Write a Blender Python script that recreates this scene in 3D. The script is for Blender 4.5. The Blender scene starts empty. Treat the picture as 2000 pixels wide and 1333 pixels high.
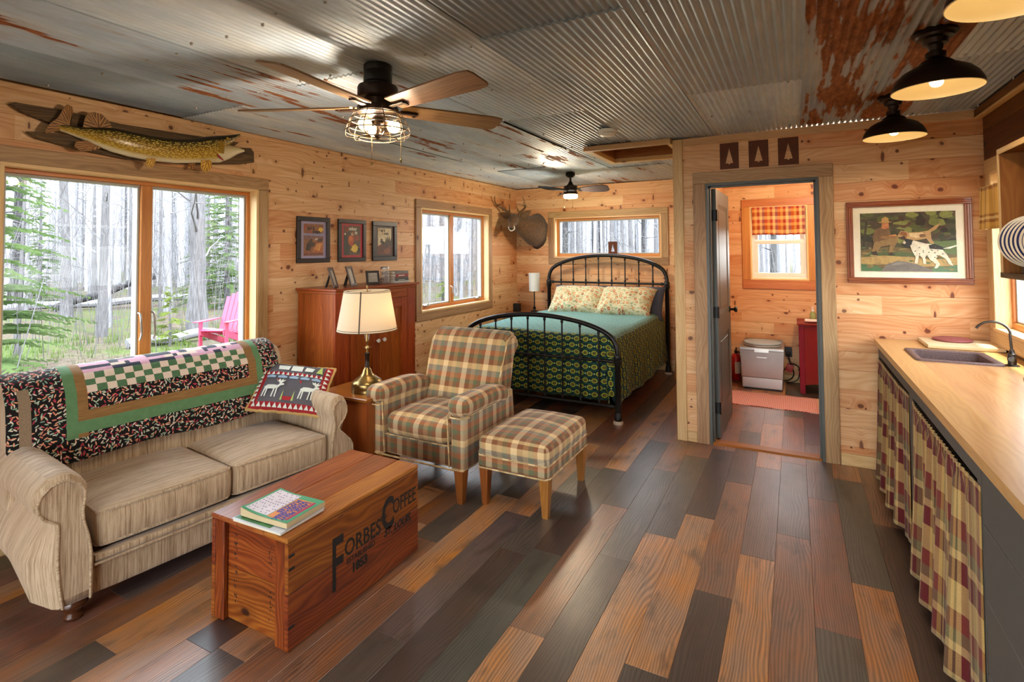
import bpy, math, random
from mathutils import Vector, Matrix
PI = math.pi
SC = bpy.context.scene
COL = SC.collection
rng = random.Random(11)
def R(d): return math.radians(d)
def lin(c): return c/12.92 if c <= .04045 else ((c+.055)/1.055)**2.4
def H(h, a=1.0):
    return (lin(int(h[0:2],16)/255), lin(int(h[2:4],16)/255), lin(int(h[4:6],16)/255), a)

# ------------------------------------------------------------------ node helper
class G:
    def __init__(s, name):
        s.m = bpy.data.materials.new(name); s.m.use_nodes = True
        s.nt = s.m.node_tree; s.nt.nodes.clear()
        s.o = s.nt.nodes.new('ShaderNodeOutputMaterial')
    def n(s, t): return s.nt.nodes.new('ShaderNode'+t)
    def put(s, sock, v):
        if v is None: return
        if hasattr(v, 'is_output'): s.nt.links.new(v, sock)
        elif isinstance(v, (tuple, list)):
            sock.default_value = tuple(v)[:len(sock.default_value)] if len(v) >= len(sock.default_value) else tuple(v)+(1.0,)
        else: sock.default_value = v
    def uv(s): return s.n('TexCoord').outputs['UV']
    def obj(s): return s.n('TexCoord').outputs['Object']
    def gen(s): return s.n('TexCoord').outputs['Generated']
    def attr(s, nm='rnd'):
        a = s.n('Attribute'); a.attribute_name = nm; return a.outputs['Fac']
    def map(s, v, sc=(1,1,1), rot=(0,0,0), loc=(0,0,0)):
        m = s.n('Mapping'); s.put(m.inputs[0], v); m.inputs['Scale'].default_value = sc
        m.inputs['Rotation'].default_value = rot; m.inputs['Location'].default_value = loc; return m.outputs[0]
    def noise(s, v, sc=5, det=3, rough=.5, dist=0, col=False):
        t = s.n('TexNoise'); s.put(t.inputs['Vector'], v); t.inputs['Scale'].default_value = sc
        t.inputs['Detail'].default_value = det; t.inputs['Roughness'].default_value = rough
        t.inputs['Distortion'].default_value = dist
        return t.outputs['Color' if col else 'Fac']
    def voro(s, v, sc=5, feat='F1', dim='2D', rand=1.0):
        t = s.n('TexVoronoi'); t.voronoi_dimensions = dim; t.feature = feat; s.put(t.inputs['Vector'], v)
        t.inputs['Scale'].default_value = sc; t.inputs['Randomness'].default_value = rand; return t
    def wave(s, v, sc=5, dist=0, det=2, ds=1, bands='X', prof='SIN'):
        t = s.n('TexWave'); t.bands_direction = bands; t.wave_profile = prof; s.put(t.inputs['Vector'], v)
        t.inputs['Scale'].default_value = sc; t.inputs['Distortion'].default_value = dist
        t.inputs['Detail'].default_value = det; t.inputs['Detail Scale'].default_value = ds; return t.outputs['Fac']
    def ramp(s, f, stops, interp='LINEAR'):
        r = s.n('ValToRGB'); cr = r.color_ramp; cr.interpolation = interp
        while len(cr.elements) < len(stops): cr.elements.new(.5)
        for e, (p, c) in zip(cr.elements, stops):
            e.position = p; e.color = H(c) if isinstance(c, str) else (c if isinstance(c, tuple) else (c, c, c, 1))
        s.put(r.inputs[0], f); return r.outputs[0]
    def mix(s, f, a, b, mode='MIX'):
        m = s.n('Mix'); m.data_type = 'RGBA'; m.blend_type = mode
        s.put(m.inputs[0], f); s.put(m.inputs[6], H(a) if isinstance(a, str) else a); s.put(m.inputs[7], H(b) if isinstance(b, str) else b)
        return m.outputs[2]
    def ma(s, op, a, b=None, c=None, clamp=False):
        m = s.n('Math'); m.operation = op; m.use_clamp = clamp
        s.put(m.inputs[0], a); s.put(m.inputs[1], b); s.put(m.inputs[2], c); return m.outputs[0]
    def sep(s, v):
        m = s.n('SeparateXYZ'); s.put(m.inputs[0], v); return m.outputs
    def comb(s, x=0, y=0, z=0):
        m = s.n('CombineXYZ'); s.put(m.inputs[0], x); s.put(m.inputs[1], y); s.put(m.inputs[2], z); return m.outputs[0]
    def add(s, a, b):
        m = s.n('VectorMath'); m.operation = 'ADD'; s.put(m.inputs[0], a); s.put(m.inputs[1], b); return m.outputs[0]
    def mr(s, v, a, b, c=0, d=1, smooth=False):
        m = s.n('MapRange'); m.interpolation_type = 'SMOOTHSTEP' if smooth else 'LINEAR'
        s.put(m.inputs[0], v); m.inputs[1].default_value = a; m.inputs[2].default_value = b
        m.inputs[3].default_value = c; m.inputs[4].default_value = d; return m.outputs[0]
    def hsv(s, c, h=.5, sat=1, v=1):
        m = s.n('HueSaturation'); s.put(m.inputs['Hue'], h); s.put(m.inputs['Saturation'], sat); s.put(m.inputs['Value'], v)
        s.put(m.inputs['Color'], c); return m.outputs[0]
    def bump(s, h, st=.3, d=.002):
        b = s.n('Bump'); b.inputs['Strength'].default_value = st; b.inputs['Distance'].default_value = d
        s.put(b.inputs['Height'], h); return b.outputs[0]
    def out(s, base, rough=.5, metal=0, normal=None, **kw):
        p = s.n('BsdfPrincipled')
        s.put(p.inputs['Base Color'], H(base) if isinstance(base, str) else base)
        s.put(p.inputs['Roughness'], rough); s.put(p.inputs['Metallic'], metal); s.put(p.inputs['Normal'], normal)
        for k, v in kw.items(): s.put(p.inputs[k.replace('_', ' ')], v)
        s.nt.links.new(p.outputs[0], s.o.inputs[0]); s.p = p; return s.m
def plain(name, col, rough=.5, metal=0, var=.06, **kw):
    g = G(name); f = g.noise(g.obj(), 9, 4, .6)
    c = g.hsv(H(col), v=g.mr(f, .3, .7, 1-var, 1+var))
    return g.out(c, rough, metal, **kw)

# ------------------------------------------------------------------ mesh builder
class MB:
    def __init__(s):
        s.v=[]; s.f=[]; s.uv=[]; s.r=[]; s.mi=[]; s.M=Matrix.Identity(4); s.cm=0; s.rv=None
    def at(s, loc=(0,0,0), rot=(0,0,0), sc=(1,1,1)):
        from mathutils import Euler
        s.M = Matrix.LocRotScale(Vector(loc), Euler(rot), Vector(sc)); return s
    def _add(s, vs, fs, uvs, rv=None):
        b = len(s.v); rv = rng.random() if rv is None else rv
        if s.rv is not None: rv = s.rv
        s.v += [tuple(s.M @ Vector(p)) for p in vs]
        for f, u in zip(fs, uvs):
            s.f.append([b+i for i in f]); s.uv.append(u); s.r.append(rv); s.mi.append(s.cm)
    def _bp(s, vs, f, grain=None, off=(0,0)):
        # box projection, u along grain
        a, b, c = Vector(vs[f[0]]), Vector(vs[f[1]]), Vector(vs[f[2]])
        n = (b-a).cross(c-a)
        if len(f) > 3 and n.length < 1e-12: n = (c-a).cross(Vector(vs[f[3]])-a)
        ax = max(range(3), key=lambda i: abs(n[i]))
        o = [i for i in range(3) if i != ax]
        if grain is not None:
            if grain in o: o = [grain] + [i for i in o if i != grain]
            else: o = o
        return [(vs[i][o[0]]+off[0], vs[i][o[1]]+off[1]) for i in f]
    def poly(s, vs, uv=None, rv=None, grain=None):
        f = list(range(len(vs))); s._add(vs, [f], [uv or s._bp(vs, f, grain)], rv); return s
    def mesh(s, vs, fs, grain=None, rv=None, off=None):
        off = off or (0, 0)
        s._add(vs, fs, [s._bp(vs, f, grain, off) for f in fs], rv); return s
    def box(s, c, d, grain=None, bev=0, rv=None, rot=None):
        x, y, z = (t/2 for t in d)
        off = (rng.uniform(0, 9), rng.uniform(0, 9)) if grain is not None else (0, 0)
        if bev <= 0:
            vs = [(i*x, j*y, k*z) for i in (-1,1) for j in (-1,1) for k in (-1,1)]
            fs = [(0,1,3,2),(4,6,7,5),(0,4,5,1),(2,3,7,6),(0,2,6,4),(1,5,7,3)]
        else:
            b = min(bev, x*.9, y*.9, z*.9); vs = []; idx = {}
            for i in (-1,1):
                for j in (-1,1):
                    for k in (-1,1):
                        for a in range(3):
                            p = [i*(x-b), j*(y-b), k*(z-b)]
                            p[a] = (i*x, j*y, k*z)[a]
                            idx[i,j,k,a] = len(vs); vs.append(tuple(p))
            fs = []
            S = (-1, 1)
            for sgn in S:
                q = [(sgn,-1,-1),(sgn,1,-1),(sgn,1,1),(sgn,-1,1)]
                fs.append([idx[p+(0,)] for p in (q if sgn > 0 else q[::-1])])
                q = [(-1,sgn,-1),(-1,sgn,1),(1,sgn,1),(1,sgn,-1)]
                fs.append([idx[p+(1,)] for p in (q if sgn > 0 else q[::-1])])
                q = [(-1,-1,sgn),(1,-1,sgn),(1,1,sgn),(-1,1,sgn)]
                fs.append([idx[p+(2,)] for p in (q if sgn > 0 else q[::-1])])
            def orient(f):
                cen = Vector((0,0,0))
                for i in f: cen += Vector(vs[i])
                n = (Vector(vs[f[1]])-Vector(vs[f[0]])).cross(Vector(vs[f[2]])-Vector(vs[f[0]]))
                return f if n.dot(cen) > 0 else f[::-1]
            for i in S:
                for j in S:
                    fs.append(orient([idx[i,j,-1,0], idx[i,j,1,0], idx[i,j,1,1], idx[i,j,-1,1]]))
                    fs.append(orient([idx[i,-1,j,0], idx[i,1,j,0], idx[i,1,j,2], idx[i,-1,j,2]]))
                    fs.append(orient([idx[-1,i,j,1], idx[1,i,j,1], idx[1,i,j,2], idx[-1,i,j,2]]))
                    for k in S: fs.append(orient([idx[i,j,k,0], idx[i,j,k,1], idx[i,j,k,2]]))
        uvs = [s._bp(vs, f, grain, off) for f in fs]
        if rot is not None:
            from mathutils import Euler
            Q = Euler(rot).to_matrix(); vs = [tuple(Q @ Vector(p)) for p in vs]
        vs = [(p[0]+c[0], p[1]+c[1], p[2]+c[2]) for p in vs]
        s._add(vs, fs, uvs, rv); return s
    def bx(s, x0, x1, y0, y1, z0, z1, grain=None, bev=0, rv=None):
        return s.box(((x0+x1)/2,(y0+y1)/2,(z0+z1)/2), (abs(x1-x0),abs(y1-y0),abs(z1-z0)), grain, bev, rv)
    def grid(s, P, uvf=None, cu=False, cv=False, rv=None, flip=False):
        nu, nv = len(P), len(P[0]); vs = [p for row in P for p in row]; fs=[]; uvs=[]
        for i in range(nu if cu else nu-1):
            for j in range(nv if cv else nv-1):
                a=i*nv+j; b=((i+1)%nu)*nv+j; c=((i+1)%nu)*nv+(j+1)%nv; d=i*nv+(j+1)%nv
                q=[(i,j),(i+1,j),(i+1,j+1),(i,j+1)]; f=[a,b,c,d]
                if flip: f=f[::-1]; q=q[::-1]
                fs.append(f); uvs.append([uvf(*t) for t in q] if uvf else s._bp(vs, f))
        s._add(vs, fs, uvs, rv); return s
    def tube(s, pts, r, n=10, caps=True, closed=False, rv=None):
        pts=[Vector(p) for p in pts]; m=len(pts)
        rr = r if isinstance(r,(list,tuple)) else [r]*m
        T=[]
        for i in range(m):
            if closed: t = pts[(i+1)%m]-pts[i-1]
            else: t = pts[min(i+1,m-1)]-pts[max(i-1,0)]
            T.append(t.normalized() if t.length>1e-9 else Vector((0,0,1)))
        up = Vector((0,0,1)) if abs(T[0].z)<.9 else Vector((1,0,0))
        N=[]; nn=(up-T[0]*up.dot(T[0])).normalized()
        for i in range(m):
            nn=(nn-T[i]*nn.dot(T[i]))
            nn=nn.normalized() if nn.length>1e-6 else Vector((1,0,0)); N.append(nn)
        P=[]; L=[0]
        for i in range(1,m+1): L.append(L[-1]+(pts[i%m]-pts[i-1]).length)
        for i in range(m):
            B=T[i].cross(N[i])
            P.append([tuple(pts[i]+(N[i]*math.cos(2*PI*k/n)+B*math.sin(2*PI*k/n))*rr[i]) for k in range(n)])
        rm=max(rr)
        off=rng.uniform(0,5)
        s.grid(P, lambda i,j: (L[i]+off, j*2*PI*rm/n), cu=closed, cv=True, rv=rv, flip=True)
        if caps and not closed:
            for P0,fl in ((P[0],True),(P[-1],False)):
                q=P0[::-1] if fl else P0
                # orientation: outward
                s._add(q,[list(range(n))],[[(0,0)]*n],rv)
        return s
    def lathe(s, prof, n=24, c=(0,0,0), rv=None, caps=True):
        P=[]; 
        for r,z in prof: P.append([(c[0]+r*math.cos(2*PI*k/n), c[1]+r*math.sin(2*PI*k/n), c[2]+z) for k in range(n)])
        L=[0]
        for i in range(1,len(prof)): L.append(L[-1]+math.hypot(prof[i][0]-prof[i-1][0],prof[i][1]-prof[i-1][1]))
        rm=max(r for r,z in prof)
        s.grid(P, lambda i,j:(j*2*PI*rm/n, L[i]), cv=True, rv=rv, flip=True)
        if caps:
            if prof[0][0]>1e-4: s._add(P[0][::-1],[list(range(n))],[[(p[0],p[1]) for p in P[0][::-1]]],rv)
            if prof[-1][0]>1e-4: s._add(P[-1],[list(range(n))],[[(p[0],p[1]) for p in P[-1]]],rv)
        return s
    def prism(s, poly, ax, d0, d1, grain=None, rv=None):
        # poly in the two remaining axes (in xyz order), extruded along ax
        o=[i for i in range(3) if i!=ax]
        def mk(p,d):
            q=[0,0,0]; q[o[0]]=p[0]; q[o[1]]=p[1]; q[ax]=d; return tuple(q)
        ar=sum(poly[i][0]*poly[(i+1)%len(poly)][1]-poly[(i+1)%len(poly)][0]*poly[i][1] for i in range(len(poly)))
        if (ar>0) == (ax==1): poly=poly[::-1]
        n=len(poly); vs=[mk(p,d0) for p in poly]+[mk(p,d1) for p in poly]
        if d1<d0: vs=vs[n:]+vs[:n]
        fs=[list(range(n))[::-1], list(range(n,2*n))]+[[i,(i+1)%n,n+(i+1)%n,n+i] for i in range(n)]
        off=(rng.uniform(0,9),rng.uniform(0,9)) if grain is not None else (0,0)
        s._add(vs,fs,[s._bp(vs,f,grain,off) for f in fs],rv); return s
    def soft(s, c, d, r=.03, bulge=(0,0,0), n=10, seg=None, rv=None, fn=None):
        # rounded cushion-like box; bulge pushes the +/- faces out
        vs=[]; ids={}; fs=[]; uvs=[]
        h=[t/2 for t in d]
        def vid(p):
            k=tuple(round(t,6) for t in p)
            if k not in ids:
                q=[]; inn=[max(-h[i]+r,min(h[i]-r,p[i]*h[i])) for i in range(3)]
                dv=Vector([p[i]*h[i]-inn[i] for i in range(3)])
                if dv.length>1e-9: dv=dv.normalized()*r
                q=[inn[i]+dv[i] for i in range(3)]
                for a in range(3):
                    if bulge[a]:
                        b,e=[i for i in range(3) if i!=a]
                        w=(1-p[b]**2)*(1-p[e]**2)
                        q[a]+=bulge[a]*w*(p[a])
                if fn: q=fn(q,p)
                ids[k]=len(vs); vs.append((c[0]+q[0],c[1]+q[1],c[2]+q[2]))
            return ids[k]
        ts=[-1+2*i/n for i in range(n+1)]
        # denser at the rims
        ts=[math.copysign(1-(1-abs(t))**1.6,t) for t in ts]
        for a in range(3):
            b,e=[i for i in range(3) if i!=a]
            for sg in (-1,1):
                for i in range(n):
                    for j in range(n):
                        q=[]; uq=[]
                        for (u,v) in ((ts[i],ts[j]),(ts[i+1],ts[j]),(ts[i+1],ts[j+1]),(ts[i],ts[j+1])):
                            p=[0,0,0]; p[a]=sg; p[b]=u; p[e]=v
                            q.append(vid(p)); uq.append((c[b]+u*h[b], c[e]+v*h[e]))
                        # b,e cyclic orientation
                        if (sg>0)==(a==1): q=q[::-1]; uq=uq[::-1]
                        fs.append(q); uvs.append(uq)
        s._add(vs,fs,uvs,rv); return s
    def build(s, name, mat, parent=None, smooth=40, loc=None, rot=None, sub=0):
        me=bpy.data.meshes.new(name); me.from_pydata(s.v,[],s.f)
        ul=me.uv_layers.new(name='UVMap'); k=0
        flat=[]
        for u in s.uv:
            for t in u: flat += [t[0],t[1]]
        ul.data.foreach_set('uv',flat)
        at=me.attributes.new('rnd','FLOAT','FACE'); at.data.foreach_set('value',s.r)
        mats=mat if isinstance(mat,(list,tuple)) else [mat]
        for m in mats: me.materials.append(m)
        if len(mats)>1: me.polygons.foreach_set('material_index',s.mi)
        if smooth:
            me.polygons.foreach_set('use_smooth',[True]*len(me.polygons))
            try: me.set_sharp_from_angle(angle=R(smooth))
            except Exception: pass
        me.update()
        o=bpy.data.objects.new(name,me); COL.objects.link(o)
        if parent: o.parent=parent
        if loc is not None: o.location=loc
        if rot is not None: o.rotation_euler=rot
        if sub:
            md=o.modifiers.new('sub','SUBSURF'); md.levels=sub; md.render_levels=sub
        return o
def tag(o, label=None, cat=None, group=None, kind=None):
    if label: o['label']=label
    if cat: o['category']=cat
    if group: o['group']=group
    if kind: o['kind']=kind
    return o
def thing(name, label, cat, loc=(0,0,0), rz=0, group=None):
    o=bpy.data.objects.new(name,None); COL.objects.link(o); o.empty_display_size=.1
    o.location=loc; o.rotation_euler=(0,0,rz); return tag(o,label,cat,group)
def dup(root, loc, rz=None, label=None, group=None, sc=None):
    r=root.copy(); COL.objects.link(r); r.location=loc
    if rz is not None: r.rotation_euler=(0,0,rz)
    if sc: r.scale=(sc,)*3
    if label: r['label']=label
    if group: r['group']=group
    for ch in list(root.children):
        c=ch.copy(); COL.objects.link(c); c.parent=r
        for g in ch.children:
            e=g.copy(); COL.objects.link(e); e.parent=c
    return r
def struct(o): o['kind']='structure'; return o
def arc(cx, cy, r, a0, a1, n):
    return [(cx+r*math.cos(R(a0+(a1-a0)*i/n)), cy+r*math.sin(R(a0+(a1-a0)*i/n))) for i in range(n+1)]
def smoothpts(pts, n=6):
    # Catmull-Rom through points
    P=[Vector(p) for p in pts]; out=[]
    for i in range(len(P)-1):
        p0=P[max(i-1,0)];p1=P[i];p2=P[i+1];p3=P[min(i+2,len(P)-1)]
        for k in range(n):
            t=k/n
            out.append(.5*((2*p1)+(p2-p0)*t+(2*p0-5*p1+4*p2-p3)*t*t+(3*p1-p0-3*p2+p3)*t**3))
    out.append(P[-1]); return [tuple(p) for p in out]
def text(name, body, size, mat, parent=None, depth=.0008, xs=1.0, align='LEFT', M=None, offset=0, shear=0, space=1.0):
    cu=bpy.data.curves.new(name,'FONT'); cu.body=body; cu.size=size; cu.extrude=depth; cu.align_x=align
    cu.offset=offset; cu.shear=shear; cu.resolution_u=3; cu.space_character=space
    to=bpy.data.objects.new('t',cu); COL.objects.link(to)
    dg=bpy.context.evaluated_depsgraph_get(); me=bpy.data.meshes.new_from_object(to.evaluated_get(dg))
    COL.objects.unlink(to); bpy.data.objects.remove(to); bpy.data.curves.remove(cu)
    for v in me.vertices: v.co.x*=xs
    if M is not None: me.transform(M)
    me.materials.clear(); me.materials.append(mat); me.name=name
    o=bpy.data.objects.new(name,me); COL.objects.link(o)
    if parent: o.parent=parent
    return o
def frame_M(o, u, v):
    # matrix mapping text xy to world directions u,v at origin o
    u=Vector(u).normalized(); v=Vector(v).normalized(); w=u.cross(v)
    m=Matrix.Identity(4)
    for i in range(3): m[i][0]=u[i]; m[i][1]=v[i]; m[i][2]=w[i]; m[i][3]=o[i]
    return m
SKY, SUN, LAMP, EXPO = 6.8, 6.0, .62, 0.97
# ------------------------------------------------------------------ materials
def wood(name, cols, su=2.0, sv=30.0, rough=.45, bump=.15, var=.12, wave=.35, spec=.4, knots=0, vmul=1.0, knotcol='5a2a12', coat=0):
    g=G(name); uv=g.uv(); r=g.attr()
    off=g.comb(g.ma('MULTIPLY',r,37.0), g.ma('MULTIPLY',r,17.0), 0)
    p=g.add(uv,off)
    a=g.noise(g.map(p,(su,sv,1)),1,5,.6,.3)
    wob=g.noise(g.map(p,(1.2,4,1)),1.5,2,.5)
    b=g.wave(g.add(g.map(p,(.35,9,1)),g.comb(0,g.ma('MULTIPLY',wob,1.9),0)),1.5,.8,2,1.0,'Y')
    wave=wave*.36
    f=g.ma('ADD',g.ma('MULTIPLY',a,1-wave),g.ma('MULTIPLY',b,wave))
    c=g.ramp(f,[(.25,cols[0]),(.5,cols[1]),(.75,cols[2])])
    if knots:
        kv=g.voro(g.map(p,(.55,1,1)),knots)
        kr=.020*knots
        kn=g.mr(kv.outputs['Distance'],kr*.45,kr,1,0,True)
        sel=g.ma('GREATER_THAN',g.sep(kv.outputs['Color'])[0],.45)
        kn=g.ma('MULTIPLY',kn,sel)
        halo=g.ma('MULTIPLY',g.mr(kv.outputs['Distance'],kr*.9,kr*3,.35,0,True),sel)
        c=g.mix(halo,c,cols[0]); c=g.mix(kn,c,knotcol)
    c=g.hsv(c,h=g.mr(r,0,1,.49,.51),v=g.ma('MULTIPLY',g.mr(r,0,1,1-var,1+var),vmul))
    g.out(c,g.mr(f,0,1,rough-.06,rough+.08),0,g.bump(f,bump,.002),Specular_IOR_Level=spec,Coat_Weight=coat,Coat_Roughness=.15)
    return g.m
def pine(name, cols=('c28a4e','dba869','e6bd85'), rough=.5, vmul=1.0):
    g=G(name); uv=g.uv(); r=g.attr()
    off=g.comb(g.ma('MULTIPLY',r,53.0), g.ma('MULTIPLY',r,29.0), 0); p=g.add(uv,off)
    # knots: round ones and slanting spike knots
    def knots(sc,stretch,rot,rad,keep):
        w=g.noise(p,14,2,.5,0,True)
        q=g.map(g.add(p,g.map(w,(.012,.012,0))),stretch,(0,0,rot))
        v=g.voro(q,sc); cr=g.sep(v.outputs['Color'])
        d=g.ma('DIVIDE',v.outputs['Distance'],g.mr(cr[1],0,1,.35,1.15))
        sel=g.ma('GREATER_THAN',cr[0],keep)
        core=g.ma('MULTIPLY',g.mr(d,rad*.55,rad,1,0,True),sel)
        halo=g.ma('MULTIPLY',g.mr(d,rad,rad*3.2,1,0,True),sel)
        return core,halo
    k1,h1=knots(4.0,(1,1.15,1),0,.10,.36)
    k2,h2=knots(3.0,(1.7,.5,1),.55,.07,.5)
    k3,h3=knots(8.0,(1,1,1),.3,.11,.66)
    core=g.ma('MAXIMUM',g.ma('MAXIMUM',k1,k2),k3); halo=g.ma('MAXIMUM',h1,g.ma('MULTIPLY',h2,.7))
    warp=g.ma('MULTIPLY',halo,.35)
    q=g.add(g.map(p,(1.1,17,1)),g.comb(0,warp,0))
    a=g.noise(q,1.3,5,.55,.2)
    wob=g.noise(g.map(p,(.8,3,1)),1.2,2,.5)
    b=g.wave(g.add(g.map(p,(.35,7,1)),g.comb(0,g.ma('ADD',g.ma('MULTIPLY',wob,3.0),warp),0)),1.5,1.0,2,1.0,'Y')
    f=g.ma('ADD',g.ma('MULTIPLY',a,.82),g.ma('MULTIPLY',b,.18))
    c=g.ramp(f,[(.22,cols[0]),(.5,cols[1]),(.8,cols[2])])
    c=g.mix(g.ma('MULTIPLY',halo,.3),c,'b06a30')
    c=g.mix(g.ma('MULTIPLY',core,.88),c,'5e2a10')
    c=g.hsv(c,h=g.mr(r,0,1,.488,.508),sat=g.mr(r,0,1,1.08,.9),v=g.ma('MULTIPLY',g.mr(r,0,1,.90,1.09),vmul))
    return g.out(c,rough,0,g.bump(f,.08,.002),Specular_IOR_Level=.35)
M={}
M['pine']=pine('pine_boards',('bf8854','d5a370','e1b98b'))
M['pine_trim']=wood('pine_trim',('bd935e','cfa873','dcbc8c'),1.2,16,.5,.1,.08,.4,knots=2.2,vmul=.95)
M['cedar']=wood('cedar_casing',('8a6644','a58058','b99870'),1.2,16,.5,.1,.09,.45,knots=1.9,knotcol='4a2c18')
M['fir']=wood('fir_window_frame',('a8622c','bd7838','cc8c4a'),1.4,24,.4,.08,.05,.3)
M['jamb']=wood('pine_jamb',('d3a870','e2bd88','ebcb9b'),1.2,16,.5,.08,.05,.3)
M['barn']=wood('dark_barn_board',('4a2a14','6b3f1e','84522a'),1.5,14,.6,.2,.18,.4,knots=2.0,knotcol='2a160a')
def floormat():
    g=G('floor_planks'); uv=g.uv(); r=g.attr('rnd')
    off=g.comb(g.ma('MULTIPLY',r,71.0),g.ma('MULTIPLY',r,43.0),0); p=g.add(uv,off)
    k=g.ma('FRACT',g.ma('MULTIPLY',r,1.0))
    base=g.ramp(k,[(0,'b47a44'),(.14,'855534'),(.30,'46322a'),(.44,'564a40'),(.58,'4c4c44'),(.70,'82503a'),(.82,'65524c'),(.93,'aa6e3c')],'CONSTANT')
    wob=g.noise(g.map(p,(.75,3.2,1)),1.3,2,.5)
    ring=g.wave(g.add(g.map(p,(.6,15,1)),g.comb(0,g.ma('MULTIPLY',wob,2.6),0)),1.7,.35,1,1.0,'Y')
    fine=g.noise(g.map(p,(3.0,75,1)),1,4,.65)
    dirt=g.noise(g.map(p,(2.2,5,1)),1.6,4,.6)
    saw=g.noise(g.map(p,(60,3,1)),1,2,.5)
    f=g.ma('ADD',g.ma('MULTIPLY',ring,.30),g.ma('MULTIPLY',fine,.70))
    v=g.mr(f,.25,.7,.42,1.25)
    c=g.hsv(base,sat=g.mr(dirt,.3,.7,.72,1.1),v=g.ma('MULTIPLY',v,g.mr(dirt,.3,.7,.72,1.12)))
    c=g.mix(g.ma('MULTIPLY',g.mr(g.noise(g.map(p,(2.5,6,1)),1.3,3,.6),.56,.72,0,.75),1.0),c,'2b211b')
    h=g.ma('ADD',f,g.ma('MULTIPLY',saw,.6))
    rough=g.ma('ADD',g.mr(h,.2,1.2,.40,.30),g.mr(dirt,.3,.7,.05,-.02))
    return g.out(c,rough,0,g.bump(h,.22,.0015),Specular_IOR_Level=.8,Coat_Weight=.3,Coat_Roughness=.28)
M['floor']=floormat()
def metalceil():
    g=G('corrugated_galvanised_steel'); uv=g.uv(); r=g.attr('rnd'); ru=g.attr('rust')
    p=g.add(uv,g.comb(g.ma('MULTIPLY',r,31.0),g.ma('MULTIPLY',r,13.0),0))
    n1=g.noise(g.map(p,(.6,2.2,1)),1.4,4,.6)
    n2=g.noise(g.map(p,(6,22,1)),1.2,3,.6)
    c=g.ramp(n1,[(.3,'b0c6e0'),(.5,'c8daec'),(.7,'e2eaf0')])
    c=g.hsv(c,v=g.mr(n2,.3,.7,.9,1.08))
    c=g.mix(g.mr(r,.2,1,0,.75),c,g.mix(1,c,'9aa4ae','MULTIPLY')); c=g.mix(g.mr(r,.0,.3,.35,0),c,g.mix(1,c,'e0cfb4','MULTIPLY'))
    m=g.noise(g.map(p,(.9,4.2,1)),1.25,5,.62)
    m2=g.noise(g.map(p,(2.0,30,1)),1.0,2,.5)
    ms=g.ma('ADD',g.ma('MULTIPLY',m,.68),g.ma('MULTIPLY',m2,.32))
    th=g.ma('ADD',g.ma('SUBTRACT',ms,.74),ru)
    rm=g.mr(th,0,.035,0,1,True)
    rc=g.ramp(g.noise(g.map(p,(9,26,1)),1.3,4,.65),[(.3,'64361a'),(.55,'92562e'),(.75,'b07c4c')])
    stain=g.mr(th,-.07,.02,0,.3)
    c=g.mix(stain,c,'9a7550'); c=g.mix(rm,c,rc)
    # screw heads
    met=g.ma('MULTIPLY',g.ma('SUBTRACT',1,rm),.12)
    return g.out(c,g.mr(rm,0,1,.40,.85),met,g.bump(n2,.06,.001))
M['ceil']=metalceil()
M['black']=plain('black_painted_metal','1d1b1a',.38,.5)
M['bronze']=plain('oil_rubbed_bronze','33261e',.42,.75,.12)
M['chrome']=plain('chrome','b9bbbd',.18,1.0,.03)
M['steel']=plain('brushed_steel','a9a5a1',.33,.9,.04)
M['white']=plain('white_plastic','e6e5e0',.35,0,.02)
M['grey_paint']=plain('dark_grey_paint','4e4d49',.5,0,.05)
M['door_paint']=plain('dark_green_grey_door_paint','45453f',.4,0,.05)
M['red']=wood('red_painted_wood',('66060a','78060c','820b11'),1.5,20,.5,.06,.04,.3,spec=.2)
M['brass']=plain('aged_brass','8c7448',.28,.95,.18)
M['cherry']=wood('cherry_stained_pine',('6d2c0c','934314','ac581f'),1.3,16,.33,.08,.08,.45,coat=.25,knots=1.2,knotcol='3a1608')
M['table_wood']=wood('amber_table_wood',('7a4016','96531f','aa652c'),1.3,18,.3,.08,.06,.4,coat=.3)
M['legwood']=wood('amber_leg_wood',('7c471c','965a26','a86a30'),2,22,.35,.06,.05,.35,coat=.2)
M['darkleg']=wood('dark_turned_wood',('341a0c','4a2713','5a3219'),2,18,.22,.05,.05,.4,coat=.4)
M['crate']=wood('old_crate_pine',('4e1c07','7c3810','9f5a1e'),1.1,11,.42,.18,.14,.55,knots=2.6,knotcol='35160a',coat=.15)
M['crate_top']=wood('worn_crate_top',('6b3312','915022','ae6d30'),1.1,10,.4,.2,.16,.5,knots=2.2,knotcol='35160a',coat=.15)
M['counter']=wood('light_pine_counter',('b58148','c89860','d3a870'),.9,13,.30,.05,.04,.45,coat=.25)
M['board']=wood('pale_cutting_board',('c9ab7e','d9bf95','e4cea9'),1.5,16,.5,.05,.04,.3)
M['drift']=wood('driftwood',('3a2b1c','5b4630','77603f'),1.5,13,.8,.5,.14,.5,knots=1.6,knotcol='241a10')
M['blade']=wood('fan_blade_wood',('684e36','876746','9f7e58'),1.6,26,.5,.08,.08,.35)
M['rust']=plain('rusted_steel_plate','5a2f1a',.75,.2,.25)
M['ink']=plain('black_ink','16110d',.7,0,.1)
M['paper']=plain('off_white_paper','d9d2c0',.7,0,.04)
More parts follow.
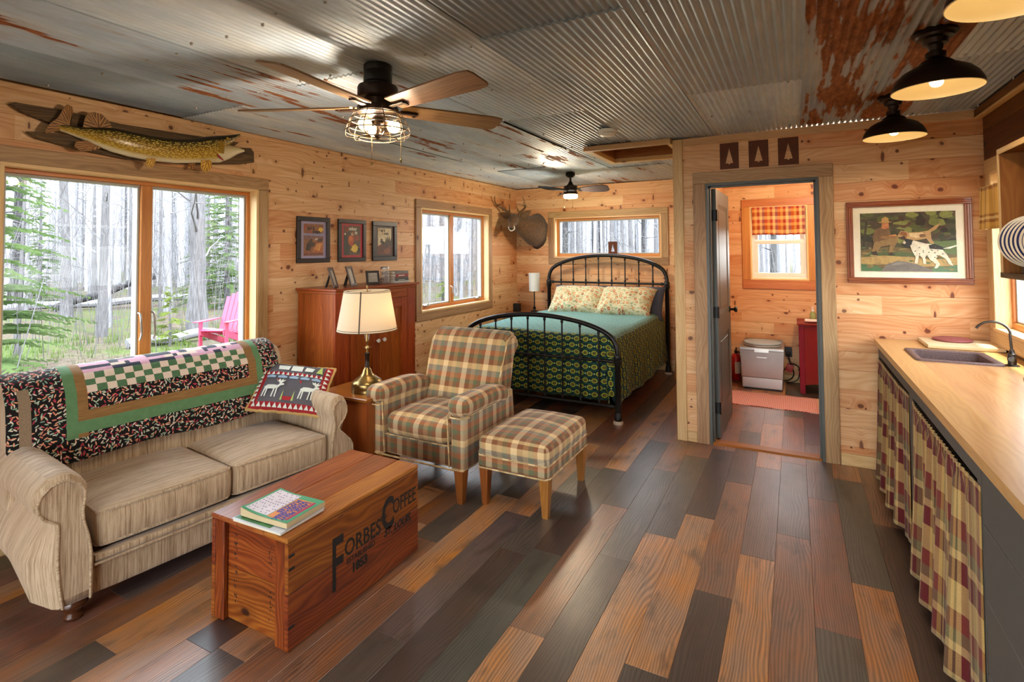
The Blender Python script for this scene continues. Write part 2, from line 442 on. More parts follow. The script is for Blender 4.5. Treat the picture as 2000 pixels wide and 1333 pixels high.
def glassmat():
    g=G('window_glass'); t=g.n('BsdfTransparent'); t.inputs[0].default_value=(.97,.985,.98,1)
    gl=g.n('BsdfGlossy'); gl.inputs['Roughness'].default_value=.02
    fr=g.n('Fresnel'); fr.inputs[0].default_value=1.45
    mx=g.n('MixShader'); g.put(mx.inputs[0],g.ma('MULTIPLY',fr.outputs[0],.2)); g.nt.links.new(t.outputs[0],mx.inputs[1]); g.nt.links.new(gl.outputs[0],mx.inputs[2])
    g.nt.links.new(mx.outputs[0],g.o.inputs[0]); return g.m
M['glass']=glassmat()
def emit(name,col,st):
    g=G(name); e=g.n('Emission'); e.inputs[0].default_value=H(col); e.inputs[1].default_value=st
    g.nt.links.new(e.outputs[0],g.o.inputs[0]); return g.m
def frac_bands(g,t,period,stops):
    return g.ramp(g.ma('FRACT',g.ma('DIVIDE',t,period)),stops,'CONSTANT')
def plaid(name,pu,pv,su,sv,rough=.9,sheen=.2,wsc=900,vmul=1.0,trans=0):
    g=G(name); s=g.sep(g.uv()); a=frac_bands(g,s[0],pu,su); b=frac_bands(g,s[1],pv,sv)
    w=g.n('TexChecker'); g.put(w.inputs['Vector'],g.uv()); w.inputs['Scale'].default_value=wsc
    fac=g.mr(g.noise(g.map(g.uv(),(1,1,1)),260,2,.6),.3,.7,.36,.64)
    c=g.mix(fac,a,b)
    nz=g.noise(g.uv(),190,2,.6)
    c=g.hsv(c,v=g.ma('MULTIPLY',g.mr(nz,.3,.7,.9,1.1),vmul))
    return g.out(c,rough,0,g.bump(nz,.25,.0008),Sheen_Weight=sheen,Sheen_Roughness=.5,Specular_IOR_Level=.15)
_pl=[(0,'d8bd94'),(.24,'7e5638'),(.46,'a5825a'),(.66,'6b6a4a'),(.84,'8a5a3a')]
_pl2=[(0,'dcbc86'),(.22,'7c4a30'),(.42,'55644c'),(.58,'a4623e'),(.78,'7c8074')]
M['plaid']=plaid('armchair_plaid',.172,.172,_pl,_pl2)
M['curtain']=plaid('plaid_curtain_cloth',.27,.32,
  [(0,'b8924e'),(.08,'6a2422'),(.26,'c9a66a'),(.33,'5c5638'),(.37,'c4a060'),(.43,'7b6a44'),(.56,'5a2220'),(.66,'c9a768'),(.70,'4c3a28'),(.74,'b8924e'),(.84,'7a3a30')],
  [(0,'c9a768'),(.16,'5f1c20'),(.40,'c8a872'),(.50,'6f6848'),(.64,'7a3428'),(.84,'c4a468')],.9,.1,900,.86)
M['valance']=plaid('yellow_plaid_cloth',.16,.20,[(0,'b8883a'),(.2,'cda862'),(.4,'7a4420'),(.5,'c49a56'),(.75,'94682a')],[(0,'ba9048'),(.4,'6a341c'),(.5,'cbb07c'),(.58,'6a341c'),(.66,'bc944c')],.9,.1)
M['valance_red']=plaid('red_plaid_cloth',.22,.16,[(0,'c8602a'),(.2,'e2a85a'),(.4,'a83a30'),(.6,'e8c890'),(.8,'8a5a6a')],[(0,'9a4a20'),(.3,'e0a860'),(.5,'b04838'),(.75,'e6c080')],.9,.1)
def tweed():
    g=G('tan_tweed'); uv=g.uv(); s=g.sep(uv)
    st=g.noise(g.map(uv,(1,.03,1)),165,3,.75)
    st2=g.noise(g.map(uv,(1,.03,1)),34,2,.6)
    n=g.noise(uv,420,2,.6)
    f=g.ma('ADD',g.ma('MULTIPLY',st,.72),g.ma('MULTIPLY',st2,.28))
    c=g.ramp(f,[(.32,'5e4936'),(.45,'a08668'),(.55,'bba386'),(.70,'c9b498')])
    c=g.hsv(c,v=g.mr(n,.3,.7,.78,1.18))
    return g.out(c,.95,0,g.bump(g.ma('ADD',n,f),.5,.0012),Sheen_Weight=.35,Sheen_Roughness=.5,Specular_IOR_Level=.1)
M['tweed']=tweed()
def confetti():
    g=G('black_print_cotton'); uv=g.uv()
    def lay(sc,rot,st,off):
        v=g.voro(g.map(uv,(1,1,1),(0,0,rot),(off,off,0)),sc)
        cr=g.sep(v.outputs['Color'])
        # rotated dash in each cell: use position offset
        d=g.n('VectorMath'); d.operation='SUBTRACT'; g.put(d.inputs[0],g.map(g.map(uv,(1,1,1),(0,0,rot),(off,off,0)),(sc,sc,1))); g.put(d.inputs[1],g.map(v.outputs['Position'],(sc,sc,1)))
        vr=g.n('VectorRotate'); vr.rotation_type='Z_AXIS'; g.put(vr.inputs['Vector'],d.outputs[0]); g.put(vr.inputs['Angle'],g.ma('MULTIPLY',cr[0],6.28))
        q=g.sep(vr.outputs[0])
        e=g.ma('ADD',g.ma('POWER',g.ma('DIVIDE',q[0],.42),2),g.ma('POWER',g.ma('DIVIDE',q[1],.13),2))
        col=g.ramp(cr[1],[(0,'a83a4a'),(.2,'d89a78'),(.42,'a9b8a0'),(.6,'d8c8b8'),(.75,'7f9a86'),(.9,'c87860')],'CONSTANT')
        return g.ma('LESS_THAN',e,1.0),col
    a,ca=lay(47,0,1,0); b,cb=lay(43,.7,1,3.3)
    c=g.mix(a,'14100f',ca); c=g.mix(b,c,cb)
    n=g.noise(uv,26,2,.5)
    return g.out(c,.9,0,g.bump(n,.6,.006),Sheen_Weight=.15,Specular_IOR_Level=.15)
M['q_black']=confetti()
def quiltcol(name,c0,c1,sc=(30,30,1),bs=26):
    g=G(name); f=g.noise(g.map(g.uv(),sc),1,3,.6); n=g.noise(g.uv(),bs,2,.5)
    return g.out(g.mix(f,c0,c1),.9,0,g.bump(n,.6,.006),Sheen_Weight=.15,Specular_IOR_Level=.15)
M['q_green']=quiltcol('green_quilt_cotton','4d6f4a','62865c')
M['q_brown']=quiltcol('brown_quilt_cotton','5a3c1e','a07a48',(8,130,1))
M['q_white']=quiltcol('cream_quilt_cotton','cdb8a6','d9c8b8')
M['q_dgreen']=quiltcol('dark_green_quilt_cotton','36553a','5a7c58',(90,90,1))
M['q_navy']=quiltcol('navy_quilt_cotton','1b1c2b','2a2b3c')
M['q_pink']=quiltcol('pink_quilt_cotton','b8879a','d3a8b8',(60,60,1))
M['mesh_tan']=quiltcol('tan_webbing','5f4a38','a08a70',(160,160,1))
# ------------------------------------------------------------------ room shell
XL,XR,YB,YP,YR,HC = -3.61,1.105,6.97,4.485,-2.2,2.4366
XP = -.8635
def ivals(a0,a1,cuts):
    out=[(a0,a1)]
    for c0,c1 in cuts:
        nx=[]
        for p,q in out:
            if c1<=p or c0>=q: nx.append((p,q)); continue
            if c0>p: nx.append((p,c0))
            if c1<q: nx.append((c1,q))
        out=nx
    return out
def boards(mb, ax, val, nrm, a0, a1, z0, z1, holes=(), bh=.1335, seed=1, jmin=1.6, jmax=3.4, groove=.0035):
    r=random.Random(seed)
    def pt(a,z,d=0):
        return (val+nrm*d, a, z) if ax=='x' else (a, val+nrm*d, z)
    def quad(a,b,z,w,u0,rv,da=0,db=0):
        q=[pt(a,z,da),pt(b,z,da),pt(b,w,db),pt(a,w,db)]; uv=[(a-u0,z-z0),(b-u0,z-z0),(b-u0,w-z0),(a-u0,w-z0)]
        if (nrm>0) == (ax=='x'): pass
        else: q=q[::-1]; uv=uv[::-1]
        mb._add(q,[[0,1,2,3]],[uv],rv)
    zz=z0; 
    while zz<z1-1e-4:
        zt=min(zz+bh,z1)
        js=[a0-r.uniform(0,jmax)]
        while js[-1]<a1: js.append(js[-1]+r.uniform(jmin,jmax))
        zs=sorted({zz,zt}|{h[2] for h in holes if zz<h[2]<zt}|{h[3] for h in holes if zz<h[3]<zt})
        for p,q in zip(js[:-1],js[1:]):
            rv=r.random()
            for z,w in zip(zs[:-1],zs[1:]):
                cuts=[(h[0],h[1]) for h in holes if h[2]<w-1e-5 and h[3]>z+1e-5]
                if min(q,a1)-max(p,a0)<1e-4: continue
                for a,b in ivals(max(p,a0),min(q,a1),cuts):
                    g0=z+groove if abs(z-zz)<1e-6 else z
                    quad(a,b,g0,w,p,rv)
                    if g0>z:
                        quad(a,b,z,z+groove/2,p,rv,0,-.003); quad(a,b,z+groove/2,g0,p,rv,-.003,0)
        zz=zt
def backing(mb, ax, val, nrm, a0,a1,z0,z1,holes=()):
    zs=sorted({z0,z1}|{h[2] for h in holes}|{h[3] for h in holes})
    for z,w in zip(zs[:-1],zs[1:]):
        for a,b in ivals(a0,a1,[(h[0],h[1]) for h in holes if h[2]<w-1e-5 and h[3]>z+1e-5]):
            q=[(val,a,z),(val,b,z),(val,b,w),(val,a,w)] if ax=='x' else [(a,val,z),(b,val,z),(b,val,w),(a,val,w)]
            mb.poly(q)
def build_wall(name, mat, specs, ext=None):
    mb=MB()
    for sp in specs: boards(mb,*sp[0],**sp[1])
    if ext:
        for e in ext: backing(mb,*e)
    return struct(mb.build(name,mat,smooth=0))
W1=(1.178,2.674,.80,2.014); W2=(4.6737,6.1326,.8686,2.018); W3=(-3.005,-1.505,1.432,1.998); W4=(-.462,.145,1.171,2.039); W5=(2.35,4.325,1.02,2.0)
DO=(-.6166,.1686,0,2.06); RD=(-2.9,.5,.04,2.12)
build_wall('wall_left',M['pine'],[(('x',XL,1,YR,YB,0,HC),dict(holes=(W1,W2),seed=3))],[('x',XL-.14,-1,YR-.1,YB+.14,-.5,HC+.3,(W1,W2))])
build_wall('wall_back',M['pine'],[(('y',YB,-1,XL,XP,0,HC),dict(holes=(W3,),seed=5)),(('y',YB,-1,XP+.12,XR,0,HC),dict(holes=(W4,),seed=8))],
   [('y',YB+.14,1,XL-.14,XR+.14,-.5,HC+.3,(W3,W4))])
build_wall('wall_partition',M['pine'],[(('y',YP,-1,XP,XR,0,HC),dict(holes=(DO,),seed=9)),(('y',YP+.115,1,XP+.12,XR,0,HC),dict(holes=(DO,),seed=10)),
   (('x',XP,-1,YP,YB,0,HC),dict(seed=12)),(('x',XP+.12,1,YP+.115,YB,0,HC),dict(seed=13))])
build_wall('wall_right',[M['barn'],M['pine']],[(('x',XR,-1,YR,YP,0,HC),dict(holes=(W5,),seed=21,bh=.19))],[('x',XR+.14,1,YR-.1,YB+.14,-.5,HC+.3,(W5,))])
build_wall('wall_bathroom_right',M['pine'],[(('x',XR-.004,-1,YP+.115,YB,0,HC),dict(seed=23))])
build_wall('wall_rear',M['pine'],[(('y',YR,1,XL,XR,0,HC),dict(holes=(RD,),seed=25))],[('y',YR-.14,-1,XL-.14,XR+.14,-.5,HC+.3,(RD,))])
# roof deck above the steel
mb=MB(); mb.bx(XL-.3,XR+.3,YR-.3,YB+.3,HC+.24,HC+.34); struct(mb.build('roof',M['cedar'],smooth=0))

# floor
PW=.158
def planks():
    mb=MB(); r=random.Random(4)
    pal=dict(tan=.05,mid=.2,choc=.36,gb=.5,olive=.63,red=.75,mauve=.86,gold=.96)
    keys=list(pal)
    ov={-3:[(3.827,'choc'),(2.553,'mid'),(1.3,'choc')], -4:[(3.248,'choc'),(1.985,'tan'),(.8,'choc')], -5:[(2.94,'gb'),(1.72,'tan'),(.6,'mid')],
        -6:[(2.625,'gb'),(1.42,'choc'),(.3,'tan')], -7:[(3.15,'choc'),(1.964,'mid'),(.75,'tan')], -8:[(2.52,'choc'),(1.3,'olive')],-2:[(2.952,'mauve'),(1.75,'tan'),(.6,'mid')],
        -1:[(3.251,'gb'),(2.05,'mid'),(.9,'choc')],0:[(3.801,'mauve'),(2.524,'red'),(1.3,'olive')],1:[(4.187,'gold'),(2.933,'olive'),(1.7,'gold')],2:[(3.6,'mid'),(2.3,'choc')]}
    k0=math.floor((XL-.042)/PW); k1=math.ceil((XR-.042)/PW)
    for k in range(k0,k1):
        x0=max(XL,.042+PW*k); x1=min(XR,.042+PW*(k+1))
        joints=[]; y=YB
        if k in ov:
            # each entry: the plank that ends (towards the room's near side) at this joint
            ys=[ov[k][0][0]]
            while ys[0]<YB: ys.insert(0,ys[0]+r.uniform(1.0,1.3))
            ys[0]=YB
            names=[r.choice(keys) for _ in ys[:-1]]
            names[-1]=ov[k][0][1]
            seq=list(zip(ys[:-1],ys[1:],names))
            for (ya_,_c),(yb_,c2) in zip(ov[k][:-1],ov[k][1:]): seq.append((ya_,yb_,c2))
            y=seq[-1][1]
        else: seq=[]; y=YB+r.uniform(0,1.1)
        # colour c belongs to the plank that ends at the joint nearer the camera
        while y>YR:
            n=y-r.uniform(1.0,1.3); seq.append((y,n,r.choices(keys,[5,3,4,2,2,3,2,2])[0])); y=n
        for a,b,c in seq:
            ya=min(a,YB); yb=max(b,YR)
            if ya-yb<.01: continue
            base=pal[c]; rv=base+r.uniform(-.035,.03)
            g=.0011
            u0=b
            P=[(x0+g,yb+g,0),(x1-g,yb+g,0),(x1-g,ya-g,0),(x0+g,ya-g,0)]
            mb._add(P,[[0,1,2,3]],[[(p[1]-u0,p[0]-x0) for p in P]],rv)
            # bevel edges down into the joint
            Q=[(x0,yb,-.0016),(x1,yb,-.0016),(x1,ya,-.0016),(x0,ya,-.0016)]
            for i in range(4):
                j=(i+1)%4; q=[Q[i],Q[j],P[j],P[i]]
                mb._add(q,[[0,1,2,3]],[[(p[1]-u0,p[0]-x0) for p in q]],rv)
    mb.rv=.36
    mb.poly([(XL-.14,YR-.14,-.012),(XR+.14,YR-.14,-.012),(XR+.14,YB+.14,-.012),(XL-.14,YB+.14,-.012)])
    return mb.build('floor',M['floor'],smooth=0)
struct(planks())

# corrugated ceiling sheets
def ceiling():
    r=random.Random(2); P=.0335; A=.0038
    mb=MB(); rust=[]
    seams=[-3.61,-2.97,-2.37,-1.785,-1.165,-.545,.07,.68,1.105]
    laps=[[2.1,4.5],[.5,2.9,5.29],[2.0,4.4],[.8,3.22,5.71],[1.94,4.36],[.8,3.2,5.6],[2.0,4.4],[.8,3.2,5.6]]
    rusts={(0,1):.16,(0,2):.15,(1,0):.15,(1,1):.19,(1,2):.17,(1,3):.12,(2,1):.17,(2,2):.20,(2,3):.24,(3,1):.08,(3,2):.10,(3,3):.14,(4,1):.03,(5,1):.03,(6,1):.27,(6,0):.24,(7,1):.03}
    hole=(-1.55,-.885,4.43,5.16)
    for ci in range(8):
        xa,xb=seams[ci],seams[ci+1]
        if ci>0: xa-=.012
        ys=[YR]+laps[ci]+[YB]
        for si in range(len(ys)-1):
            ya,yb=ys[si],ys[si+1]
            rv=r.random(); ru=rusts.get((ci,si),r.choice([.0,.03,.06]))
            z0=HC+.004+(.003 if ci%2 else 0)-(.0085 if si%2 else 0)+(.008)
            n=max(8,int((xb-xa)/P*7)); ph=r.uniform(0,6.28)
            xs=[xa+(xb-xa)*i/n for i in range(n+1)]
            zz=[z0+A*math.sin(2*PI*x/P+ph*0) for x in xs]
            ya2=ya-.03 if si%2==0 and si>0 else ya; yb2=yb+.03 if si%2 else yb
            u0=r.uniform(0,5)
            for i in range(n):
                cuts=[(hole[2],hole[3])] if hole[0]<(xs[i]+xs[i+1])/2<hole[1] else []
                for a,b in ivals(ya2,yb2,cuts):
                    q=[(xs[i],b,zz[i]),(xs[i+1],b,zz[i+1]),(xs[i+1],a,zz[i+1]),(xs[i],a,zz[i])]
                    mb._add(q,[[0,1,2,3]],[[(p[1]+u0,p[0]) for p in q]],rv); rust.append(ru)
            # wavy cut edge of the lower sheet (thickness)
            for yy in (ya2,yb2):
                if si%2:
                    for i in range(n):
                        q=[(xs[i],yy,zz[i]),(xs[i+1],yy,zz[i+1]),(xs[i+1],yy,zz[i+1]+.008),(xs[i],yy,zz[i]+.008)]
                        mb._add(q,[[0,1,2,3]],[[(p[1]+u0,p[0]) for p in q]],rv); rust.append(ru)
    o=mb.build('ceiling',M['ceil'],smooth=60)
    at=o.data.attributes.new('rust','FLOAT','FACE'); at.data.foreach_set('value',rust)
    # make the sheet columns smooth shaded by merging the strips
    import bmesh
    bm=bmesh.new(); bm.from_mesh(o.data); bmesh.ops.remove_doubles(bm,verts=bm.verts,dist=.00005); bm.to_mesh(o.data); bm.free()
    for p in o.data.polygons: p.use_smooth=True
    o.data.set_sharp_from_angle(angle=R(60))
    # screws
    ms=MB()
    for ci in range(8):
        for yy in [i*.61+.15 for i in range(-3,12)]:
            for fx in (.12,.5,.88):
                if r.random()<.75:
                    x=seams[ci]+(seams[ci+1]-seams[ci])*fx; x=round(x/P-.75)*P+.75*P
                    y=yy+r.uniform(-.04,.04)
                    if hole[0]-.05<x<hole[1]+.05 and hole[2]-.05<y<hole[3]+.05: continue
                    if x<XL+.02 or x>XR-.02: continue
                    ms.lathe([(.0,-.006),(.005,-.005),(.0065,0),(.007,.008)],8,(x,y,HC+.004),caps=False)
    c=ms.build('screw_heads',M['steel'],o,smooth=50); c['kind']='stuff'
    return struct(o)
ceiling()

# ---- trim
def trim(name, mat, boxes, grain_ax):
    mb=MB()
    for b,g in zip(boxes, grain_ax if isinstance(grain_ax,(list,tuple)) else [grain_ax]*len(boxes)): mb.bx(*b,grain=g,bev=.003)
    return struct(mb.build(name,mat,smooth=30))
trim('trim_1',M['pine_trim'],[(XP-.002,XP+.075,YP-.02,YP+.02,0,HC-.001)],2)
trim('trim_2',M['pine_trim'],[(XP+.077,XR-.045,YP-.019,YP,HC-.058,HC-.001)],0)
trim('trim_3',M['barn'],[(XR-.045,XR,YR,YP-.001,HC-.05,HC-.001)],1)
trim('trim_4',M['pine_trim'],[(XR-.045,XR-.002,YR,YP-.001,HC-.063,HC-.0505)],1)
trim('baseboard_partition',M['pine_trim'],[(XP+.077,-.712,YP-.013,YP,0,.085),(.262,.50,YP-.013,YP,0,.085)],0)
trim('baseboard_bathroom',M['pine_trim'],[(XP+.14,XR-.02,YB-.013,YB,0,.085)],0)
trim('baseboard_left',M['pine_trim'],[(XL,XL+.014,YR,YB-.015,0,.085)],1)
trim('baseboard_back',M['pine_trim'],[(XL+.015,XP-.002,YB-.014,YB,0,.085)],0)

# ---- windows
def window(name, kind, plane, W, muls=(), cas=.088, apron=True, sash_mat='sash', frame='fir', cranks=(), glassd=.1, cas_sides=True):
    a0,a1,z0,z1=W
    if kind=='left': B=Matrix(((-0.0,-1,0,plane),(1,0,0,0),(0,0,1,0),(0,0,0,1)))   # local (a,d,z)
    elif kind=='back': B=Matrix(((1,0,0,0),(0,1,0,plane),(0,0,1,0),(0,0,0,1)))
    else: B=Matrix(((0,1,0,plane),(1,0,0,0),(0,0,1,0),(0,0,0,1)))
    def mb():
        m=MB(); m.M=B; return m
    c=mb()
    c.bx(a0-cas,a1+cas,-.02,-.0005,z1,z1+cas,grain=0,bev=.003)
    c.bx(a0-cas,a0,-.0195,-.0005,z0-(0 if apron else 0),z1-.001,grain=2,bev=.003); c.bx(a1,a1+cas,-.0195,-.0005,z0,z1-.001,grain=2,bev=.003)
    c.bx(a0-cas,a1+cas,-.021,-.0005,z0-cas,z0-.001,grain=0,bev=.003)
    o=struct(c.build(name,M['cedar'] if kind!='right' else M['pine_trim'],smooth=30))
    j=mb(); t=.018
    j.bx(a0,a1,-.018,.075,z1-t,z1,grain=0); j.bx(a0,a1,-.026,.075,z0,z0+t,grain=0)
    j.bx(a0,a0+t,-.018,.075,z0+t,z1-t,grain=2); j.bx(a1-t,a1,-.018,.075,z0+t,z1-t,grain=2)
    j.build('jamb',M['jamb'],o,smooth=30)
    f=mb(); w=.031
    A0,A1,Z0,Z1=a0+t-.006,a1-t+.006,z0+t-.006,z1-t+.006
    f.bx(A0,A1,.06,.135,Z1-w,Z1,grain=0,bev=.003); f.bx(A0,A1,.06,.135,Z0,Z0+w+.012,grain=0,bev=.003)
    f.bx(A0,A0+w,.06,.135,Z0+w+.012,Z1-w,grain=2,bev=.003); f.bx(A1-w,A1,.06,.135,Z0+w+.012,Z1-w,grain=2,bev=.003)
    edges=[A0+w]+sum(([m-.034,m+.034] for m in muls),[])+[A1-w]
    for m in muls: f.bx(m-.034,m+.034,.055,.135,Z0+w,Z1-w,grain=2,bev=.004)
    f.build('window_frame',M[frame],o,smooth=30)
    for k in range(0,len(edges),2):
        e0,e1=edges[k],edges[k+1]
        s=mb(); sw=.014; zb,zt=Z0+w+.012,Z1-w
        s.bx(e0,e1,.075,.13,zt-sw,zt,bev=.002); s.bx(e0,e1,.075,.13,zb,zb+sw,bev=.002)
        s.bx(e0,e0+sw,.075,.13,zb+sw,zt-sw,bev=.002); s.bx(e1-sw,e1,.075,.13,zb+sw,zt-sw,bev=.002)
        so=s.build('sash',M[sash_mat],o,smooth=30)
        g=mb(); g.bx(e0+sw-.004,e1-sw+.004,.1,.104,zb+sw-.004,zt-sw+.004)
        g.build('glass_pane',M['glass'],so,smooth=0)
    for ca in cranks:
        h=mb(); zb=Z0+w+.012
        h.soft((ca,.05,zb+.005),(.09,.035,.022),.01,n=4)
        h.tube(smoothpts([(ca+.01,.04,zb+.01),(ca+.0,.025,zb+.03),(ca-.03,.02,zb+.02),(ca-.06,.02,zb+.004)]),[.007]*19,8)
        h.build('crank_handle',M['steel'],o)
    return o
M['sash']=plain('pale_grey_sash_liner','a9a8a2',.5,0,.04)
window('window_1','left',XL,W1,(1.922,),cranks=())
window('window_2','left',XL,W2,(5.37,),cranks=(4.86,5.95))
window('window_3','back',YB,W3)
window('window_5','right',XR,W5,(3.3,))
# lock levers on the mullion side of the big window
w1=bpy.data.objects['window_1']; lk=MB()
for a in (1.882,1.962):
    lk.tube(smoothpts([(XL-.06,a,1.16),(XL-.035,a,1.15),(XL-.025,a,1.10),(XL-.03,a+.006,1.03),(XL-.026,a-.006,.99)]),[.006]*25,7)
lk.build('lock_lever',M['steel'],w1)
w2=bpy.data.objects['window_2']; lk=MB()
for a in (5.33,5.41):
    lk.tube(smoothpts([(XL-.055,a,1.12),(XL-.03,a,1.115),(XL-.022,a,1.08),(XL-.026,a+.004,1.03)]),[.005]*19,7)
lk.build('lock_lever',M['steel'],w2)
# bathroom window: white vinyl single-hung
def bathwin():
    a0,a1,z0,z1=W4
    c=MB()
    c.bx(a0-.088,a1+.088,YB-.02,YB-.0005,z1,z1+.088,grain=0,bev=.003); c.bx(a0-.088,a1+.088,YB-.02,YB-.0005,z0-.105,z0-.001,grain=0,bev=.003)
    c.bx(a0-.088,a0,YB-.02,YB-.0005,z0,z1-.001,grain=2,bev=.003); c.bx(a1,a1+.088,YB-.02,YB-.0005,z0,z1-.001,grain=2,bev=.003)
    o=struct(c.build('window_4',M['fir'],smooth=30))
    j=MB()
    for b,g in (((a0,a1,YB-.018,YB+.06,z1-.016,z1),0),((a0,a1,YB-.018,YB+.06,z0,z0+.016),0),((a0,a0+.016,YB-.018,YB+.06,z0+.016,z1-.016),2),((a1-.016,a1,YB-.018,YB+.06,z0+.016,z1-.016),2)): j.bx(*b,grain=g)
    j.build('jamb',M['jamb'],o,smooth=0)
    f=MB(); A0,A1,Z0,Z1=a0+.01,a1-.01,z0+.01,z1-.01; zm=1.635
    f.bx(A0,A1,YB+.05,YB+.12,Z0,Z0+.03,bev=.004); f.bx(A0,A1,YB+.05,YB+.12,Z1-.03,Z1,bev=.004); f.bx(A0,A0+.03,YB+.05,YB+.12,Z0+.03,Z1-.03,bev=.004); f.bx(A1-.03,A1,YB+.05,YB+.12,Z0+.03,Z1-.03,bev=.004)
    f.build('window_frame',M['white'],o,smooth=30)
    for z_0,z_1,d in ((Z0+.03,zm,.06),(zm-.03,Z1-.03,.085)):
        s=MB(); w=.042
        s.bx(A0+.03,A1-.03,YB+d,YB+d+.022,z_0,z_0+w,bev=.004); s.bx(A0+.03,A1-.03,YB+d,YB+d+.022,z_1-w,z_1,bev=.004)
        s.bx(A0+.03,A0+.03+w,YB+d,YB+d+.022,z_0+w,z_1-w,bev=.004); s.bx(A1-.03-w,A1-.03,YB+d,YB+d+.022,z_0+w,z_1-w,bev=.004)
        so=s.build('sash',M['white'],o,smooth=30)
        g=MB(); g.bx(A0+.03+w-.004,A1-.03-w+.004,YB+d+.009,YB+d+.013,z_0+w-.004,z_1-w+.004); g.build('glass_pane',M['glass'],so,smooth=0)
bathwin()
# rear patio doors, unseen, added behind the camera to let in sky fill
def added_patio():
    a0,a1,z0,z1=RD; c=MB()
    c.bx(a0-.09,a1+.09,YR+.0005,YR+.02,z1,z1+.09,grain=0); c.bx(a0-.09,a0,YR+.0005,YR+.02,0,z1,grain=2); c.bx(a1,a1+.09,YR+.0005,YR+.02,0,z1,grain=2)
    o=struct(c.build('added_door',M['pine_trim'],smooth=30)); f=MB(); n=3; w=(a1-a0)/n
    for k in range(n):
        x0,x1=a0+k*w,a0+(k+1)*w
        f.bx(x0,x0+.06,YR-.1,YR-.05,z0,z1,grain=2); f.bx(x1-.06,x1,YR-.1,YR-.05,z0,z1,grain=2); f.bx(x0,x1,YR-.1,YR-.05,z0,z0+.09,grain=0); f.bx(x0,x1,YR-.1,YR-.05,z1-.07,z1,grain=0)
    f.build('door_frame',M['fir'],o,smooth=0)
    g=MB(); g.bx(a0,a1,YR-.078,YR-.074,z0,z1); g.build('glass_pane',M['glass'],o,smooth=0)
added_patio()
# bathroom doorway: casing, dark jamb, threshold
def doorway():
    x0,x1,zt=DO[0],DO[1],DO[3]; c=MB()
    c.bx(-.7105,x0,YP-.021,YP-.0005,0,zt-.001,grain=2,bev=.003); c.bx(x1,.2601,YP-.021,YP-.0005,0,zt-.001,grain=2,bev=.003)
    c.bx(-.7105,.2601,YP-.023,YP-.0005,zt,2.1504,grain=0,bev=.003)
    o=struct(c.build('door_1',M['cedar'],smooth=30)); j=MB(); t=.02
    j.bx(x0,x0+t,YP-.012,YP+.12,0,zt); j.bx(x1-t,x1,YP-.012,YP+.12,0,zt); j.bx(x0+t,x1-t,YP-.012,YP+.12,zt-t,zt)
    j.bx(x0+t,x0+t+.012,YP+.03,YP+.07,0,zt-t); j.bx(x1-t-.012,x1-t,YP+.03,YP+.07,0,zt-t); j.bx(x0+t,x1-t,YP+.03,YP+.07,zt-t-.012,zt-t)
    j.build('door_jamb',M['door_paint'],o,smooth=0)
    t_=MB(); t_.prism([(YP-.005,0),(YP+.11,0),(YP+.10,.012),(YP+.01,.012)],0,x0+t,x1-t,grain=0); t_.build('threshold',M['legwood'],o,smooth=0)
doorway()

# ------------------------------------------------------------------ camera
cam=bpy.data.cameras.new('camera'); co=bpy.data.objects.new('camera',cam); COL.objects.link(co); SC.camera=co
cam.sensor_width=36; cam.lens=1040.5967/2000*36; cam.shift_y=-(666.5-456.4022)/2000; cam.clip_start=.05; cam.clip_end=400
yaw,pit,rol=-.4865,.033,-.0075
f=Vector((math.sin(yaw)*math.cos(pit),math.cos(yaw)*math.cos(pit),math.sin(pit))); r_=Vector((math.cos(yaw),-math.sin(yaw),0)); u_=r_.cross(f)
rr=r_*math.cos(rol)+u_*math.sin(rol); uu=u_*math.cos(rol)-r_*math.sin(rol)
co.matrix_world=Matrix(((rr.x,uu.x,-f.x,0),(rr.y,uu.y,-f.y,0),(rr.z,uu.z,-f.z,1.533),(0,0,0,1)))

# ------------------------------------------------------------------ world and lights
w=bpy.data.worlds.new('sky'); SC.world=w; w.use_nodes=True; nt=w.node_tree; bg=nt.nodes['Background']
tc=nt.nodes.new('ShaderNodeTexCoord'); sp=nt.nodes.new('ShaderNodeSeparateXYZ'); cr=nt.nodes.new('ShaderNodeValToRGB')
nt.links.new(tc.outputs['Generated'],sp.inputs[0]); nt.links.new(sp.outputs[2],cr.inputs[0])
cr.color_ramp.elements[0].color=(1.0,1.0,1.0,1); cr.color_ramp.elements[1].color=(.72,.84,1.0,1); cr.color_ramp.elements[1].position=.8
nt.links.new(cr.outputs[0],bg.inputs[0]); bg.inputs[1].default_value=SKY
def light(name,kind,loc,power,col=(1,.80,.58),size=.05,rot=(0,0,0),parent=None,**kw):
    l=bpy.data.lights.new(name,kind); l.energy=power; l.color=col
    if kind in('POINT','SPOT'): l.shadow_soft_size=size
    if kind=='SUN': l.angle=size
    o=bpy.data.objects.new(name,l); COL.objects.link(o); o.location=loc; o.rotation_euler=rot
    for k,v in kw.items(): setattr(l,k,v)
    return o
SUN_DIR=Vector((-.24,.03,-.97)).normalized()
so=light('sun','SUN',(6,-4,12),SUN,(1,.96,.88),.03); so.rotation_euler=SUN_DIR.to_track_quat('-Z','Y').to_euler()
light('fan_light','POINT',(-1.80,1.93,2.135),LAMP*30,size=.03); light('fan_light','POINT',(-1.69,1.98,2.125),LAMP*30,size=.03)
for y in (2.778,3.853,1.85): light('pendant_light','SPOT',(.541,y,2.225),LAMP*34,size=.03,spot_size=R(164),spot_blend=.6)
light('bedroom_fan_light','POINT',(-2.279,5.77,2.10),LAMP*42,(1,.8,.55),.06)
light('table_lamp_light','POINT',(-2.62,2.87,1.12),LAMP*2.4,size=.04)
